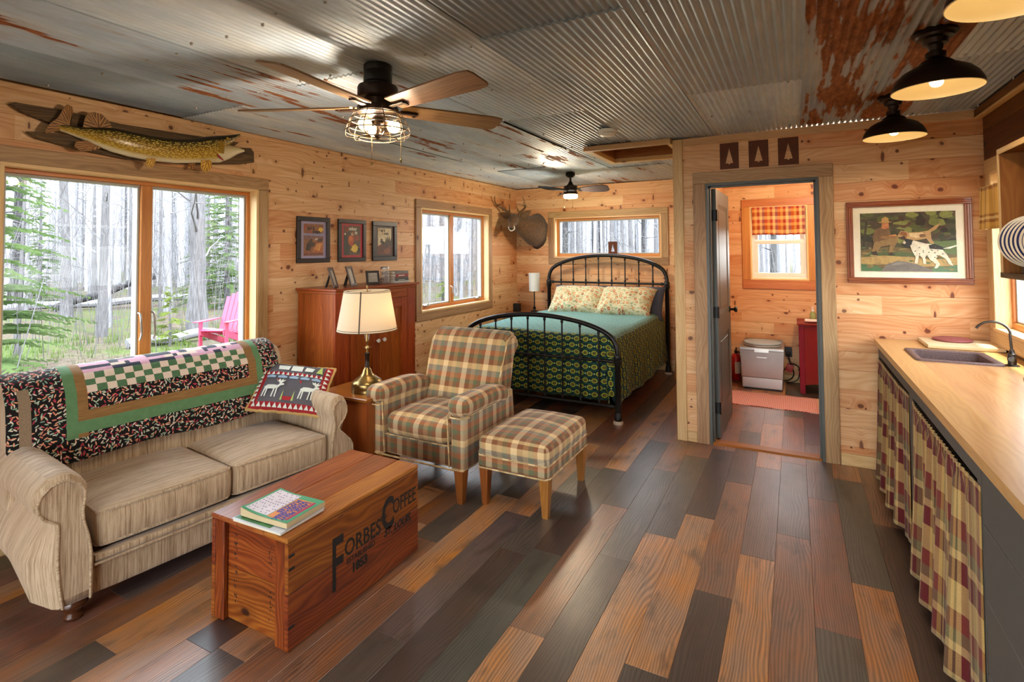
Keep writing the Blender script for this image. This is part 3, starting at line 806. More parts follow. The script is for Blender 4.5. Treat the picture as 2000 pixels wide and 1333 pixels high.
light('bathroom_ceiling_light','POINT',(.35,5.6,2.25),LAMP*56,(1,.76,.50),.10)
SC.view_settings.view_transform='Standard'; SC.view_settings.look='None'; SC.view_settings.exposure=EXPO; SC.view_settings.gamma=1
SC.view_settings.use_curve_mapping=False
SC.cycles.use_denoising=True; SC.cycles.use_adaptive_sampling=True; SC.cycles.adaptive_threshold=.02; SC.cycles.max_bounces=8; SC.cycles.diffuse_bounces=5; SC.cycles.glossy_bounces=4; SC.cycles.transparent_max_bounces=16
SC.cycles.sample_clamp_indirect=6; SC.cycles.caustics_reflective=False; SC.cycles.caustics_refractive=False
# ------------------------------------------------------------------ the woods outside
GZ=-.45
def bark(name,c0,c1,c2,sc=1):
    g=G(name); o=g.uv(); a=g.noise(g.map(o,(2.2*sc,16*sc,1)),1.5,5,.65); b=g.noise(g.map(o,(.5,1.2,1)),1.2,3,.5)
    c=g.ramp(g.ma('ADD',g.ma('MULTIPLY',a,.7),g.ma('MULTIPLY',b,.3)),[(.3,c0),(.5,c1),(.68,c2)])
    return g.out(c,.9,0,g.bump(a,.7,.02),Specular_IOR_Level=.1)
M['bark']=bark('grey_bark','3b393a','5c5a5c','777678'); M['bark_pale']=bark('pale_bark','58565a','7b7a7e','98979a'); M['bark_dark']=bark('dark_bark','1d1c1c','323132','474648')
def leafmat(name,c0,c1):
    g=G(name); f=g.noise(g.obj(),1.6,3,.6); c=g.mix(g.mr(f,.35,.65),c0,c1)
    t=g.n('BsdfTranslucent'); g.put(t.inputs[0],c); d=g.n('BsdfDiffuse'); g.put(d.inputs[0],c)
    m=g.n('MixShader'); m.inputs[0].default_value=.4; g.nt.links.new(d.outputs[0],m.inputs[1]); g.nt.links.new(t.outputs[0],m.inputs[2]); g.nt.links.new(m.outputs[0],g.o.inputs[0]); return g.m
M['needle']=leafmat('spruce_needles','3a4b2c','5f7148'); M['needle_y']=leafmat('young_spruce_needles','55632f','6f7a43'); M['grass']=leafmat('short_grass','3d5025','5c6f38')
def groundmat():
    g=G('leaf_litter_ground'); o=g.obj(); a=g.noise(o,.35,4,.6); b=g.noise(o,6,5,.7); d=g.noise(o,38,3,.7)
    lit=g.ramp(g.ma('ADD',g.ma('MULTIPLY',b,.5),g.ma('MULTIPLY',d,.5)),[(.32,'2e2822'),(.48,'4f463d'),(.66,'6c6359')])
    gr=g.ramp(d,[(.3,'2f3d1d'),(.7,'566534')])
    m=g.mr(g.ma('ADD',g.ma('MULTIPLY',a,.65),g.ma('MULTIPLY',b,.35)),.47,.56,0,.85,True)
    return g.out(g.mix(m,lit,gr),.95,0,g.bump(d,.8,.05),Specular_IOR_Level=.05)
M['ground']=groundmat()
def ground():
    r=random.Random(3); P=[]
    from mathutils import noise as nz
    xs=[-75+2.2*i for i in range(44)]; ys=[-30+2.2*i for i in range(50)]
    for x in xs:
        row=[]
        for y in ys:
            near = (XL-3<x<XR+3 and YR-3<y<YB+3)
            z=GZ+(.0 if near else .18*nz.noise(Vector((x*.22,y*.22,0)))+.02*max(0,-x-14)*.35+ .02*max(0,y-16)*.3)
            row.append((x,y,z))
        P.append(row)
    o=MB().grid(P).build('ground',M['ground']); return struct(o)
ground()
def gz(x,y): return GZ
# camera-side culling only: keep the trees that the windows can show
_C=Vector((0,0,1.533))
def pix(x,y,z):
    d=Vector((x,y,z))-_C; w_=d.dot(f)
    if w_<.5: return None
    return 1000+1040.6*d.dot(rr)/w_, 456.4-1040.6*d.dot(uu)/w_
def trunk_mesh(seed,h,r0,mat,lean=.03,nb=10,bend=.25,blen=1.6):
    r=random.Random(seed); m=MB(); pts=[]; n=9; dx,dy=r.uniform(-lean,lean),r.uniform(-lean,lean); px=py=0
    for i in range(n+1):
        t=i/n; z=h*t-.25
        px=dx*z+bend*math.sin(t*3+seed)*.5*t; py=dy*z+bend*math.cos(t*2.3+seed)*.5*t
        pts.append((px,py,z))
    rad=[r0*(1.35 if i==0 else 1)*(1-.62*i/n) for i in range(n+1)]
    sp=smoothpts(pts,2); rs=[rad[min(int(i/2),n)] for i in range(len(sp))]
    m.tube(sp,rs,10)
    for k in range(nb):
        t=r.uniform(.12,.8); i=min(int(t*n),n-1); fr=t*n-i
        b=Vector(pts[i]).lerp(Vector(pts[i+1]),fr); a=r.uniform(0,6.28); L=blen*r.uniform(.5,1.2); up=r.uniform(-.1,.9)
        q=[b]
        for s in range(1,5):
            q.append(q[-1]+Vector((math.cos(a)*L/4,math.sin(a)*L/4,up*L/4+r.uniform(-.06,.06)))); a+=r.uniform(-.4,.4)
        m.tube([tuple(p) for p in q],[r0*.16*(1-.2*s)+.004 for s in range(5)],5,caps=False)
        for s in (2,3):
            a2=a+r.uniform(-1.2,1.2); e=q[s]+Vector((math.cos(a2)*L*.35,math.sin(a2)*L*.35,r.uniform(-.1,.3)*L*.4)); m.tube([tuple(q[s]),tuple(e)],[r0*.06+.003,.002],4,caps=False)
    return m.build('bare_tree',mat)
def forest():
    r=random.Random(29)
    protos=[trunk_mesh(i,r.uniform(11,15),rad,mat,.02,nb,.2,bl) for i,(rad,mat,nb,bl) in enumerate([(.045,M['bark_pale'],14,.62),(.06,M['bark_pale'],11,.7),(.08,M['bark'],12,.75),(.10,M['bark'],10,.8),(.12,M['bark_dark'],10,.8),(.03,M['bark'],16,.55)])]
    used=[False]*6
    zones=[((-60,560),(-48,-13),(-4,34),110,'bare grey tree trunk standing in the woods beyond the big left window','bare trees beyond the big left window'),
           ((790,985),(-40,-9),(8,44),62,'bare grey tree trunk standing in the woods beyond the two-pane left wall window','bare trees beyond the two-pane window'),
           ((1060,1325),(-34,4),(14,46),80,'bare grey tree trunk standing in the woods beyond the wide window over the bed','bare trees beyond the bed window'),
           ((1452,1600),(-12,12),(13,40),38,'bare grey tree trunk standing in the woods beyond the bathroom window','bare trees beyond the bathroom window')]
    placed=[(-13.27,8.17),(-18.5,10.4),(-16.5,7.65),(-23.5,8.2),(-19.5,8.0),(-11.8,3.7),(-19.5,12.4),(-17.2,11.6),(-25,9.4)]
    for (p0,p1),(x0,x1),(y0,y1),cnt,lab,grp in zones:
        c=0; tries=0
        while c<cnt and tries<60000:
            tries+=1
            x,y=r.uniform(x0,x1),r.uniform(y0,y1); d=math.hypot(x,y)
            p=pix(x,y,1.4)
            if not p or not p0<p[0]<p1: continue
            if any((x-a)**2+(y-b)**2<(1.45 if d>14 else 1.9)**2 for a,b in placed): continue
            placed.append((x,y))
            k=r.choices(range(6),[5,5,3,2,1.2,4])[0]
            if d<16 and k in(3,4): k=1
            if not used[k]:
                o=protos[k]; used[k]=True
            else: o=protos[k].copy(); COL.objects.link(o)
            s=r.uniform(.8,1.15); o.location=(x,y,GZ+(.02*max(0,-x-14)*.35+.02*max(0,y-16)*.3)); o.rotation_euler=(0,0,r.uniform(0,6.28)); o.scale=(s,s,1)
            tag(o,lab,'tree',grp); c+=1
    for k,u in enumerate(used):
        if not u: bpy.data.objects.remove(protos[k])
forest()
def single(name,seed,h,rad,mat,loc,label,lean=.01,nb=8,bend=.2,bl=1.5):
    o=trunk_mesh(seed,h,rad,mat,lean,nb,bend,bl); o.name=name; o.location=loc; tag(o,label,'tree'); return o
single('broad_tree',41,13,.19,M['bark'],(-13.27,8.17,GZ),'thickest grey tree trunk, rough barked, right half of the big left window',.004,6,.1)
single('pale_tree',42,13,.12,M['bark_pale'],(-18.5,10.4,GZ),'slim pale trunk just left of the thickest tree in the big window',.01,5,.1)
single('curved_tree',43,12,.095,M['bark_pale'],(-16.5,7.65,GZ),'pale curving trunk in the middle of the big window left pane',.012,9,.7)
single('dark_tree',44,13,.19,M['bark_dark'],(-23.5,8.2,GZ),'dark trunk near the left edge of the big window',.012,8,.3)
single('leaning_tree',45,11,.13,M['bark'],(-19.5,8.0,GZ),'dark leaning trunk tilted across the big window left pane',.16,10,.5)
# thicket of bare twigs and saplings, far too many to count
def thicket():
    r=random.Random(77); m=MB(); n=0
    while n<1500:
        x,y=r.uniform(-30,-11),r.uniform(-2,30)
        if n>1050: x,y=r.uniform(-20,6),r.uniform(14,30)
        p=pix(x,y,1.2)
        if not p or not any(a<p[0]<b for a,b in ((-60,560),(790,985),(1060,1325),(1452,1600))): continue
        n+=1; h=r.uniform(.8,4.5); lx,ly=r.uniform(-.3,.3)*h,r.uniform(-.3,.3)*h; w=.003+.0016*h
        q=[Vector((x,y,GZ)),Vector((x+lx*.3+r.uniform(-.1,.1),y+ly*.3,GZ+h*.5)),Vector((x+lx,y+ly,GZ+h))]
        m.tube([tuple(v) for v in q],[w,w*.7,w*.3],3,caps=False)
        for b in range(3):
            c=q[0].lerp(q[2],r.uniform(.3,.9)); a=r.uniform(0,6.28); L=h*r.uniform(.15,.4)
            m.tube([tuple(c),(c.x+math.cos(a)*L,c.y+math.sin(a)*L,c.z+L*r.uniform(-.1,.7))],[w*.5,w*.2],3,caps=False)
    tag(m.build('twigs',M['bark']),'thicket of bare pale twigs between the tree trunks outside','twigs',kind='stuff')
thicket()
# the distant forest behind the individual trees
def far_forest():
    r=random.Random(55); m=MB(); n=0; k=0
    while n<620 and k<60000:
        k+=1
        a=r.uniform(-1.6,.35); d=r.uniform(34,62); x,y=d*math.sin(a),d*math.cos(a)
        p=pix(x,y,1.4)
        if not p or not any(q0<p[0]<q1 for q0,q1 in ((-60,560),(790,985),(1060,1325),(1452,1600))): continue
        n+=1; h=r.uniform(13,19); w=r.uniform(.07,.19); lx=r.uniform(-.5,.5)
        z=GZ+(.02*max(0,-x-14)*.35+.02*max(0,y-16)*.3)-.6
        m.tube([(x,y,z),(x+lx*.4,y,z+h*.5),(x+lx,y,z+h)],[w*1.2,w*.9,w*.4],6,caps=False)
        for b in range(4):
            q=r.uniform(.3,.9); b0=(x+lx*q,y,z+h*q); aa=r.uniform(0,6.28); L=r.uniform(.8,2.2)
            m.tube([b0,(b0[0]+math.cos(aa)*L,b0[1]+math.sin(aa)*L,b0[2]+L*r.uniform(.1,.8))],[w*.25,w*.06],3,caps=False)
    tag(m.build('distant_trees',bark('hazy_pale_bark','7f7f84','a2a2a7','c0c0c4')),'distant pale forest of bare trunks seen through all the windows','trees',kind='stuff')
far_forest()
# fallen logs
def log(label,p0,p1,rad,mat):
    m=MB(); p0,p1=Vector(p0),Vector(p1); pts=[tuple(p0.lerp(p1,i/6)+Vector((0,0,.04*math.sin(i*1.7)))) for i in range(7)]
    m.tube(smoothpts(pts,2),rad,9); return tag(m.build('fallen_log',mat),label,'log')
log('long pale fallen log lying behind the curved tree',(-22.4,7.4,GZ+.25),(-20.9,12.6,GZ+.3),.13,M['bark_pale'])
log('short dark log lying in the grass below the big window left pane',(-9.6,4.2,GZ+.08),(-10.2,5.6,GZ+.1),.10,M['bark_dark'])
log('pale log lying in the grass near the red garden chair',(-12.5,6.2,GZ+.08),(-12.3,8.0,GZ+.1),.11,M['bark_pale'])
log('dark broken log slanting up behind the curved tree',(-21.4,8.4,GZ+.2),(-20.4,11.0,GZ+1.2),.12,M['bark_dark'])
# spruces
def spruce(h,rad,seed,nm,mat,z0=.0,dens=1.0):
    r=random.Random(seed); root=bpy.data.objects.new(nm,None); COL.objects.link(root)
    t=MB(); t.tube([(0,0,-.2),(0,0,h*.5),(0,0,h)],[rad*.06+.01,rad*.04+.006,.004],7); t.build('trunk',M['bark'],root)
    m=MB(); z=z0
    while z<h:
        w=rad*(1-z/h)**.8+.05
        for k in range(int(r.uniform(4,7)*dens)+1):
            a=r.uniform(0,6.28); L=w*r.uniform(.6,1.1); zz=z+r.uniform(-.08,.08)
            n=max(4,int(L/.09))
            for i in range(1,n+1):
                q=i/n; x,y=math.cos(a)*L*q,math.sin(a)*L*q; zb=zz-.22*L*q*q+.05*q
                for sg in (-1,1):
                    l=.16*(1.15-q)*min(1,L*1.5)+.05; b=a+sg*r.uniform(.5,1.1)
                    ex,ey=x+math.cos(b)*l,y+math.sin(b)*l; ez=zb-r.uniform(0,.06)
                    wd=.014+.01*min(1,L)
                    m.poly([(x,y,zb+wd),(x+math.cos(a)*.02,y+math.sin(a)*.02,zb-wd),(ex,ey,ez-wd*.4),(ex,ey,ez+wd*.6)])
        z+=.16+.05*h/4
    m.build('foliage',mat,root); return root
sp=[spruce(6.5,1.5,5,'spruce_tree',M['needle']),spruce(5.0,1.2,6,'spruce_tree',M['needle'])]
spots=[(-11.8,3.7,'green spruce at the far left edge of the big window',0),(-19.5,12.4,'green spruce behind the thickest tree in the big window',1),(-17.2,11.6,'green spruce at the right edge of the big window',0),(-25,9.4,'small green spruce far back in the middle of the big window',1)]
for i,(x,y,l,k) in enumerate(spots):
    o=sp[k] if i<2 else dup(sp[k],(x,y,GZ)); o.location=(x,y,GZ); o.rotation_euler=(0,0,i*1.3); tag(o,l,'tree')
sp2=spruce(1.25,.42,9,'spruce_sapling',M['needle_y'],.1); sp2.location=(-12.1,6.85,GZ); tag(sp2,'yellow green spruce sapling in front of the thickest tree','sapling')
o=dup(sp2,(-10.4,8.0,GZ),1.0,'young spruce sapling seen low in the right corner of the big window',sc=.8); 
o=dup(sp2,(-9.0,12.8,GZ),2.0,'young spruce sapling seen through the two-pane window left pane',sc=1.0)
def tufts():
    r=random.Random(8); m=MB()
    for k in range(520):
        x=r.uniform(-15,-6.2); y=r.uniform(1.5,9.5)
        p=pix(x,y,GZ)
        if not p or not -80<p[0]<560: continue
        for b in range(9):
            a=r.uniform(0,6.28); l=r.uniform(.06,.17); bx_,by_=x+r.uniform(-.12,.12),y+r.uniform(-.12,.12)
            z=GZ+.02
            m.poly([(bx_-.008*math.sin(a),by_+.008*math.cos(a),z-.06),(bx_+.008*math.sin(a),by_-.008*math.cos(a),z-.06),(bx_+math.cos(a)*l*.4,by_+math.sin(a)*l*.4,z+l)])
    tag(m.build('grass',M['grass'],smooth=0),'short green grass tufts growing outside the big window','grass',kind='stuff')
tufts()
# red garden chair
def adirondack():
    mat=plain('faded_red_plastic','a8324e',.5,0,.04); t=thing('garden_chair','faded red slatted garden chair outside the big window','chair')
    for i in range(5):
        y=-.2+.1*i; h=.86+.1*(1-abs(i-2)/2)**.5
        m=MB(); m.M=Matrix.Translation((-.18,y,.27))@Matrix.Rotation(R(-22),4,'Y'); m.box((0,0,h/2-.05),(.022,.09,h),bev=.006); m.build('back_slat',mat,t,smooth=30)
    for i in range(5):
        m=MB(); m.M=Matrix.Translation((.36-.125*i,0,.40-.03*i))@Matrix.Rotation(R(12),4,'Y'); m.box((0,0,0),(.115,.52,.022),bev=.005); m.build('seat_slat',mat,t,smooth=30)
    for s in (-1,1):
        m=MB(); m.soft((.09,s*.32,.57),(.74,.14,.025),.01,n=4); m.build('arm',mat,t)
        m=MB(); m.box((.36,s*.28,.28),(.10,.03,.56),bev=.005); m.build('front_leg',mat,t,smooth=30)
        m=MB(); m.prism([(.42,.42),(-.42,.12),(-.5,0),(-.38,0),(.42,.30)],1,s*.25-.013,s*.25+.013); m.build('side_rail',mat,t,smooth=30)
    t.location=(-10.75,7.2,GZ); t.rotation_euler=(0,0,R(294))
adirondack()
# ------------------------------------------------------------------ sofa
def sofa():
    t=thing('sofa','tan striped tweed sofa with rolled arms under the big left window','sofa',(-2.66,1.205,0),R(-7))
    T=M['tweed']
    m=MB(); m.soft((-.45,.585,.15),(.86,1.17,.155),.02,n=6); m.build('base',T,t)
    m=MB(); m.soft((-.02,.585,.236),(.055,1.168,.034),.014,n=6); m.soft((-.006,.585,.213),(.03,1.17,.012),.005,n=4); m.build('rail_welt',T,t)
    prof=[(0,.085),(0,.18),(.0,.26),(.012,.34),(.032,.42),(.036,.47),(.028,.52),(.028,.565),(.05,.605),(.085,.63),(.118,.637),(.16,.625),(.195,.59),(.209,.55),(.203,.51),(.178,.474),(.145,.452),(.132,.44),(.128,.40),(.130,.34),(.13,.27),(.122,.18),(.108,.085)]
    far=[(0,.085),(0,.18),(0,.26),(.005,.36),(.02,.44),(.028,.49),(.02,.53),(.012,.57),(.02,.62),(.045,.645),(.075,.652),(.105,.635),(.125,.60),(.127,.56),(.11,.52),(.075,.485),(.06,.465),(.07,.44),(.11,.40),(.155,.355),(.178,.315),(.18,.25),(.175,.085)]
    for base,sg,pr in ((0,-1,prof),(1.17,1,far)):
        P=[]; st=[.012,.004,-.008,-.03,-.12,-.25,-.4,-.55,-.7,-.8,-.86,-.875]
        cx=sum(p[0] for p in pr)/len(pr); cz=.42
        for x in st:
            k={.012:.88,.004:.97}.get(x,1.0)
            if x<-.85: k=.97 if x>-.87 else .9
            low=.085+.11*max(0,min(1,(-x-.03)/.3))**1.3-.06*max(0,(-x-.6)/.3)
            row=[]
            for o_,z in pr:
                fl=.0
                if z<.42 and o_>.09: fl=.075*math.sin(max(0,min(1,(-x-.0)/.16))*PI/2)*math.sin(min(1,(.42-z)/.2)*PI/2)*(1 if base==0 else .1)
                o2=cx+(o_-cx)*k+fl; z2=cz+(z-cz)*k
                if z2<.25: z2=low+(z2-.085)*(.25-low)/(.165)
                row.append((x,base+sg*o2,z2))
            P.append(row)
        m=MB(); m.grid(P,None,cv=True,flip=(sg>0))
        for q,fl in ((P[0],sg<0),(P[-1],sg>0)):
            c_=tuple(sum(p[i] for p in q)/len(q) for i in range(3))
            m.mesh(q+[c_],[((i+1)%len(q),i,len(q)) if not fl else (i,(i+1)%len(q),len(q)) for i in range(len(q))])
        a=m.build('arm',T,t,smooth=50)
        p=MB(); p.tube([(.013,base+sg*(cx+(o_-cx)*.86),cz+(z-cz)*.86 if z>.2 else z+.005) for o_,z in pr],.0055,6); p.build('piping',T,a)
    for y0,y1 in ((.012,.592),(.598,1.165)):
        m=MB(); c=(-.30,(y0+y1)/2,.348); d=(.60,y1-y0,.165)
        m.soft(c,d,.032,(.012,.0,.03),12); o=m.build('seat_cushion',T,t,smooth=60)
        p=MB(); x1=c[0]+.30; e=.012
        for z in (c[2]+.07,c[2]-.07):
            p.tube([(-.55,y0-.001+e,z),(x1-.03,y0+e*.4,z),(x1-.004,y0+.03,z+.004),(x1+.004,c[1],z+.005),(x1-.004,y1-.03,z+.004),(x1-.03,y1-e*.4,z),(-.55,y1-e,z)],.006,6)
        p.build('piping',T,o)
    bp=[(-.50,.25),(-.535,.42),(-.545,.52),(-.553,.64),(-.565,.74),(-.58,.82),(-.605,.875),(-.645,.908),(-.70,.922),(-.77,.92),(-.83,.895),(-.87,.84),(-.885,.74),(-.89,.5),(-.89,.12)]
    P=[]
    for y,k in ((-.165,.90),(-.155,.975),(-.135,1),(.2,1),(.6,1),(1.0,1),(1.20,1),(1.215,.975),(1.222,.9)):
        P.append([(-.72+(x+.72)*k,y,.5+(z-.5)*k) for x,z in bp])
    m=MB(); m.grid(P,cv=True)
    for q,fl in ((P[0],1),(P[-1],0)):
        c_=tuple(sum(p[i] for p in q)/len(q) for i in range(3)); n=len(q)
        m.mesh(q+[c_],[(i,(i+1)%n,n) if fl else ((i+1)%n,i,n) for i in range(n)])
    m.build('back',T,t,smooth=60)
    for y in (-.05,1.24):
        for x in (-.055,-.80):
            m=MB(); zt=.094 if x>-.1 else .16
            m.lathe([(.028,0),(.036,.006),(.038,.018),(.030,.030),(.034,.042),(.048,.056),(.052,.068),(.046,.082),(.040,zt)],20,(x,y,0)); m.build('leg',M['darkleg'],t,smooth=60)
    return t
sofa()
# ------------------------------------------------------------------ quilt over the sofa back
def quilt():
    bp=[(-.533,.515),(-.545,.58),(-.553,.64),(-.559,.70),(-.566,.755),(-.577,.803),(-.588,.84),(-.607,.876),(-.63,.905),(-.662,.922),(-.70,.935),(-.74,.937),(-.785,.931),(-.825,.912),(-.86,.88),(-.885,.835),(-.90,.78),(-.906,.70),(-.906,.62)]
    bp=[(x+ (.012 if x>-.6 else 0)+.004, z+(.006 if z>.9 else 0)) for x,z in bp]
    # arc-length resample
    fine=smoothpts([(x,0,z) for x,z in bp],8); L=[0]
    for a,b in zip(fine,fine[1:]): L.append(L[-1]+math.dist(a,b))
    def at(s):
        for i in range(1,len(L)):
            if L[i]>=s:
                q=(s-L[i-1])/(L[i]-L[i-1]+1e-9); return (fine[i-1][0]+(fine[i][0]-fine[i-1][0])*q, fine[i-1][2]+(fine[i][2]-fine[i-1][2])*q)
        return fine[-1][0],fine[-1][2]
    ce=.036   # checker edge
    vs_=[0,.06,.122,.150,.182,.205,.232,.26,.288]; v=.288
    rows=[('blk',.122),('grn',.182),('brn',.232),('blk',.315),('c0',.315+ce),('c1',.315+2*ce),('c2',.315+3*ce),('pk0',.315+3*ce+.028),('pk1',.315+3*ce+.056),('pk2',.315+3*ce+.084),('pk0',.315+3*ce+.112),('c0',.315+4*ce+.112),('c1',.315+5*ce+.112),('blk',.69),('brn',.73),('grn',.79),('blk',L[-1])]
    vb=[0]+[r_[1] for r_ in rows if r_[1]<=L[-1]+1e-6]
    cols=[('blk',-.130),('web',-.085),('blk',.045),('grn',.092),('brn',.135)]
    ncheck=19; x0,x1=.135,.97
    for k in range(ncheck): cols.append(('i%d'%k,x0+(x1-x0)*(k+1)/ncheck))
    cols+=[('brn',1.022),('grn',1.062),('blk',1.175)]
    ub=[-.175]+[c[1] for c in cols]
    # refine
    US=[];UC=[]
    for (a,b),c in zip(zip(ub[:-1],ub[1:]),cols):
        n=max(1,round((b-a)/.026)) 
        for i in range(n): US.append(a+(b-a)*i/n); UC.append(c[0])
    US.append(ub[-1])
    VS=[];VC=[]
    pv=0
    for nm,e in rows:
        e=min(e,L[-1])
        if e-pv<1e-4: continue
        n=max(1,round((e-pv)/.02))
        for i in range(n): VS.append(pv+(e-pv)*i/n); VC.append(nm)
        pv=e
    VS.append(pv)
    r=random.Random(6)
    from mathutils import noise as nz
    P=[]
    for u in US:
        row=[]
        for s in VS:
            x,z=at(s)
            puff=.0035*nz.noise(Vector((u*22,s*22,0)))+.004*nz.noise(Vector((u*5,s*3,3)))
            edge=.008*math.sin(u*9+1)*max(0,1-s/.08)
            row.append((x+puff+.002,u,z+puff*.6-edge))
        P.append(row)
    mats=['q_black','q_green','q_brown','q_white','q_dgreen','q_navy','q_pink','mesh_tan']; ix={k:i for i,k in enumerate(mats)}
    m=MB(); nu,nv=len(US),len(VS)
    m.grid(P,lambda i,j:(US[i],VS[j]))
    # face order: i then j
    pk={}
    k=0
    for i in range(nu-1):
        for j in range(nv-1):
            c,rw=UC[i],VC[j]; q='q_black'
            if c=='web' and VS[j]<.37: q='mesh_tan'
            elif c in('blk','web') or (rw=='blk' and VS[j]<.1) or VS[j]>=.79: q='q_black'
            elif c=='grn' or (rw=='grn'): q='q_green'
            elif c=='brn' or (rw=='brn'): q='q_brown'
            elif rw=='blk': q='q_black'
            elif rw[0]=='c' and c[0]=='i': q='q_white' if (int(c[1:])+int(rw[1:]))%2==0 else 'q_dgreen'
            elif rw[:2]=='pk' and c[0]=='i':
                kk=int(c[1:]); key=(kk//2 if rw!='pk1' else (kk+1)//2, rw)
                if key not in pk: pk[key]=r.choice(['q_pink','q_white','q_pink','q_navy'])
                q=pk[key]
                if rw=='pk1' and kk%2==0 and r.random()<.3: q='q_navy'
                if rw!='pk1' and kk%4==3: q='q_navy'
            m.mi[k]=ix[q]; k+=1
    o=m.build('quilt',[M[n] for n in mats],smooth=80)
    md=o.modifiers.new('thick','SOLIDIFY'); md.thickness=.007; md.offset=1
    o.location=(-2.66,1.205,0); o.rotation_euler=(0,0,R(-7))
    tag(o,'patchwork quilt in black, green and brown draped over the sofa back','quilt')
quilt()
# ------------------------------------------------------------------ moose pillow
def pillow_mesh(w,h,t,n=20,pinch=.06,seed=1,wr=.006):
    from mathutils import noise as nz
    P=[]; top=[];bot=[]
    def sh(u,v,sg):
        px=w/2*u*(1-pinch*(1-v*v)*0-pinch*.9*v*v*0); py=h/2*v
        # concave edges
        px=w/2*u*(1-pinch*(1-abs(v)**2)*abs(u)**3); py=h/2*v*(1-pinch*(1-abs(u)**2)*abs(v)**3)
        z=t/2*((1-u**4)*(1-v**4))**.55
        z+=wr*nz.noise(Vector((u*3+seed,v*3,sg)))*(1-u*u)*(1-v*v)*3
        return (px,py,sg*z)
    ts=[-1+2*i/n for i in range(n+1)]; ts=[math.copysign(1-(1-abs(x))**1.35,x) for x in ts]
    return [[sh(u,v,1) for v in ts] for u in ts],[[sh(u,v,-1) for v in ts] for u in ts],ts
def moose_pillow():
    w,h=.45,.37
    A,B,ts=pillow_mesh(w,h,.12,24,.05,3)
    bands=plain('grey_cotton','55535a',.9,0,.08); redm=plain('red_cotton','9c2028',.9,0,.06); cream=plain('cream_cotton','d9c79c',.9,0,.05); pale=plain('pale_cotton_print','cdd3cc',.9,0,.05); blue=plain('blue_cotton_print','8fa9c4',.9,0,.05); grn=plain('lime_cotton_print','a9bd6a',.9,0,.05); tan=plain('tan_fringe','b8975c',.95,0,.15)
    t=thing('throw_pillow','grey and red pillow printed with moose, on the sofa right end','pillow')
    m=MB(); m.grid(A); m.grid(B,flip=True)
    # zones by position on the front
    n=len(ts)-1
    for i in range(n):
        for j in range(n):
            u=(ts[i]+ts[i+1])/2; v=(ts[j]+ts[j+1])/2; k=i*n+j
            z=0
            if abs(u)>.80 or v<-.80: z=1
            elif .28<v<.44: z=1
            m.mi[k]=z
            m.mi[n*n+k]=2
    m.build('cover',[bands,redm,cream],t,smooth=80)
    def surf(x,y):
        u,v=max(-1,min(1,2*x/w)),max(-1,min(1,2*y/h)); z=.06*max(0,(1-u**4)*(1-v**4))**.55
        return (x,y,z+.0025+.006)
    def patch(name,mat,polys):
        mm=MB()
        for P in polys:
            # subdivide edges a little so that the print follows the pillow
            Q=[]
            for a,b in zip(P,P[1:]+P[:1]):
                for s in range(3): Q.append((a[0]+(b[0]-a[0])*s/3,a[1]+(b[1]-a[1])*s/3))
            c=(sum(p[0] for p in P)/len(P),sum(p[1] for p in P)/len(P))
            vs=[surf(*p) for p in Q]+[surf(*c)]; nn=len(Q)
            mm.mesh(vs,[(i,(i+1)%nn,nn) for i in range(nn)])
        o=mm.build(name,mat,t,smooth=60); return o
    tri=[]
    for k in range(9):
        y=-.15+.034*k
        for s in (-1,1): tri.append([(s*.187,y),(s*.187,y+.026),(s*.213,y+.013)])
    for k in range(13): 
        x=-.20+.032*k; tri.append([(x,-.172),(x+.026,-.172),(x+.013,-.147)])
    for k in range(12):
        x=-.175+.03*k; tri.append([(x,.053),(x+.02,.053),(x+.01,.077)])
    patch('triangle_print',pale,tri)
    def moose(cx,cy,s,fl):
        body=[(-.5,.1),(-.3,.3),(.1,.32),(.45,.28),(.5,.05),(.2,-.05),(-.4,-.08)]; head=[(.38,.25),(.55,.5),(.8,.48),(.85,.36),(.62,.28),(.5,.1)]; ant=[(.5,.48),(.2,.85),(.3,.62),(.42,.9),(.48,.62),(.68,.92),(.66,.62),(.9,.8),(.62,.5)]
        legs=[[(-.46,-.02),(-.34,-.05),(-.42,-.7),(-.5,-.7)],[(-.3,-.05),(-.2,-.05),(-.22,-.7),(-.3,-.7)],[(.2,-.03),(.3,-.03),(.26,-.7),(.18,-.7)],[(.38,0),(.48,.02),(.5,-.7),(.42,-.7)]]
        return [[(cx+fl*p[0]*s,cy+p[1]*s) for p in q] for q in [body,head,ant]+legs]
    patch('moose_print',pale,moose(-.115,-.055,.085,1)); patch('moose_print',pale,moose(.105,-.055,.085,1)); patch('village_print',pale,[[(-.115,.095),(-.05,.095),(-.045,.13),(-.12,.13)],[(-.035,.09),(.035,.09),(.035,.135),(-.035,.135)],[(.05,.095),(.10,.095),(.11,.125),(.055,.13)]])
    patch('cloud_print',blue,[[(x-.025,.028),(x+.025,.028),(x+.03,.04),(x,.05),(x-.03,.04)] for x in (-.14,-.07,0,.07,.14)])
    patch('tree_print',grn,[[(.125,.09),(.165,.09),(.15,.16)],[(-.04,-.13),(-.028,-.13),(-.034,-.06)],[(.028,-.13),(.04,-.13),(.034,-.06)]])
    patch('canoe_print',redm,[[(-.03,-.105),(.03,-.105),(.022,-.13),(-.022,-.13)],[(-.10,.012),(-.085,.02),(-.085,0)],[(.04,.012),(.058,.02),(.055,-.005)]])
    f=MB(); r=random.Random(5)
    per=[]
    for i in range(33): per.append((-w/2+w*i/32,-h/2))
    for i in range(1,25): per.append((w/2,-h/2+h*i/24))
    for i in range(1,33): per.append((w/2-w*i/32,h/2))
    for i in range(1,24): per.append((-w/2,h/2-h*i/24))
    pts=[]
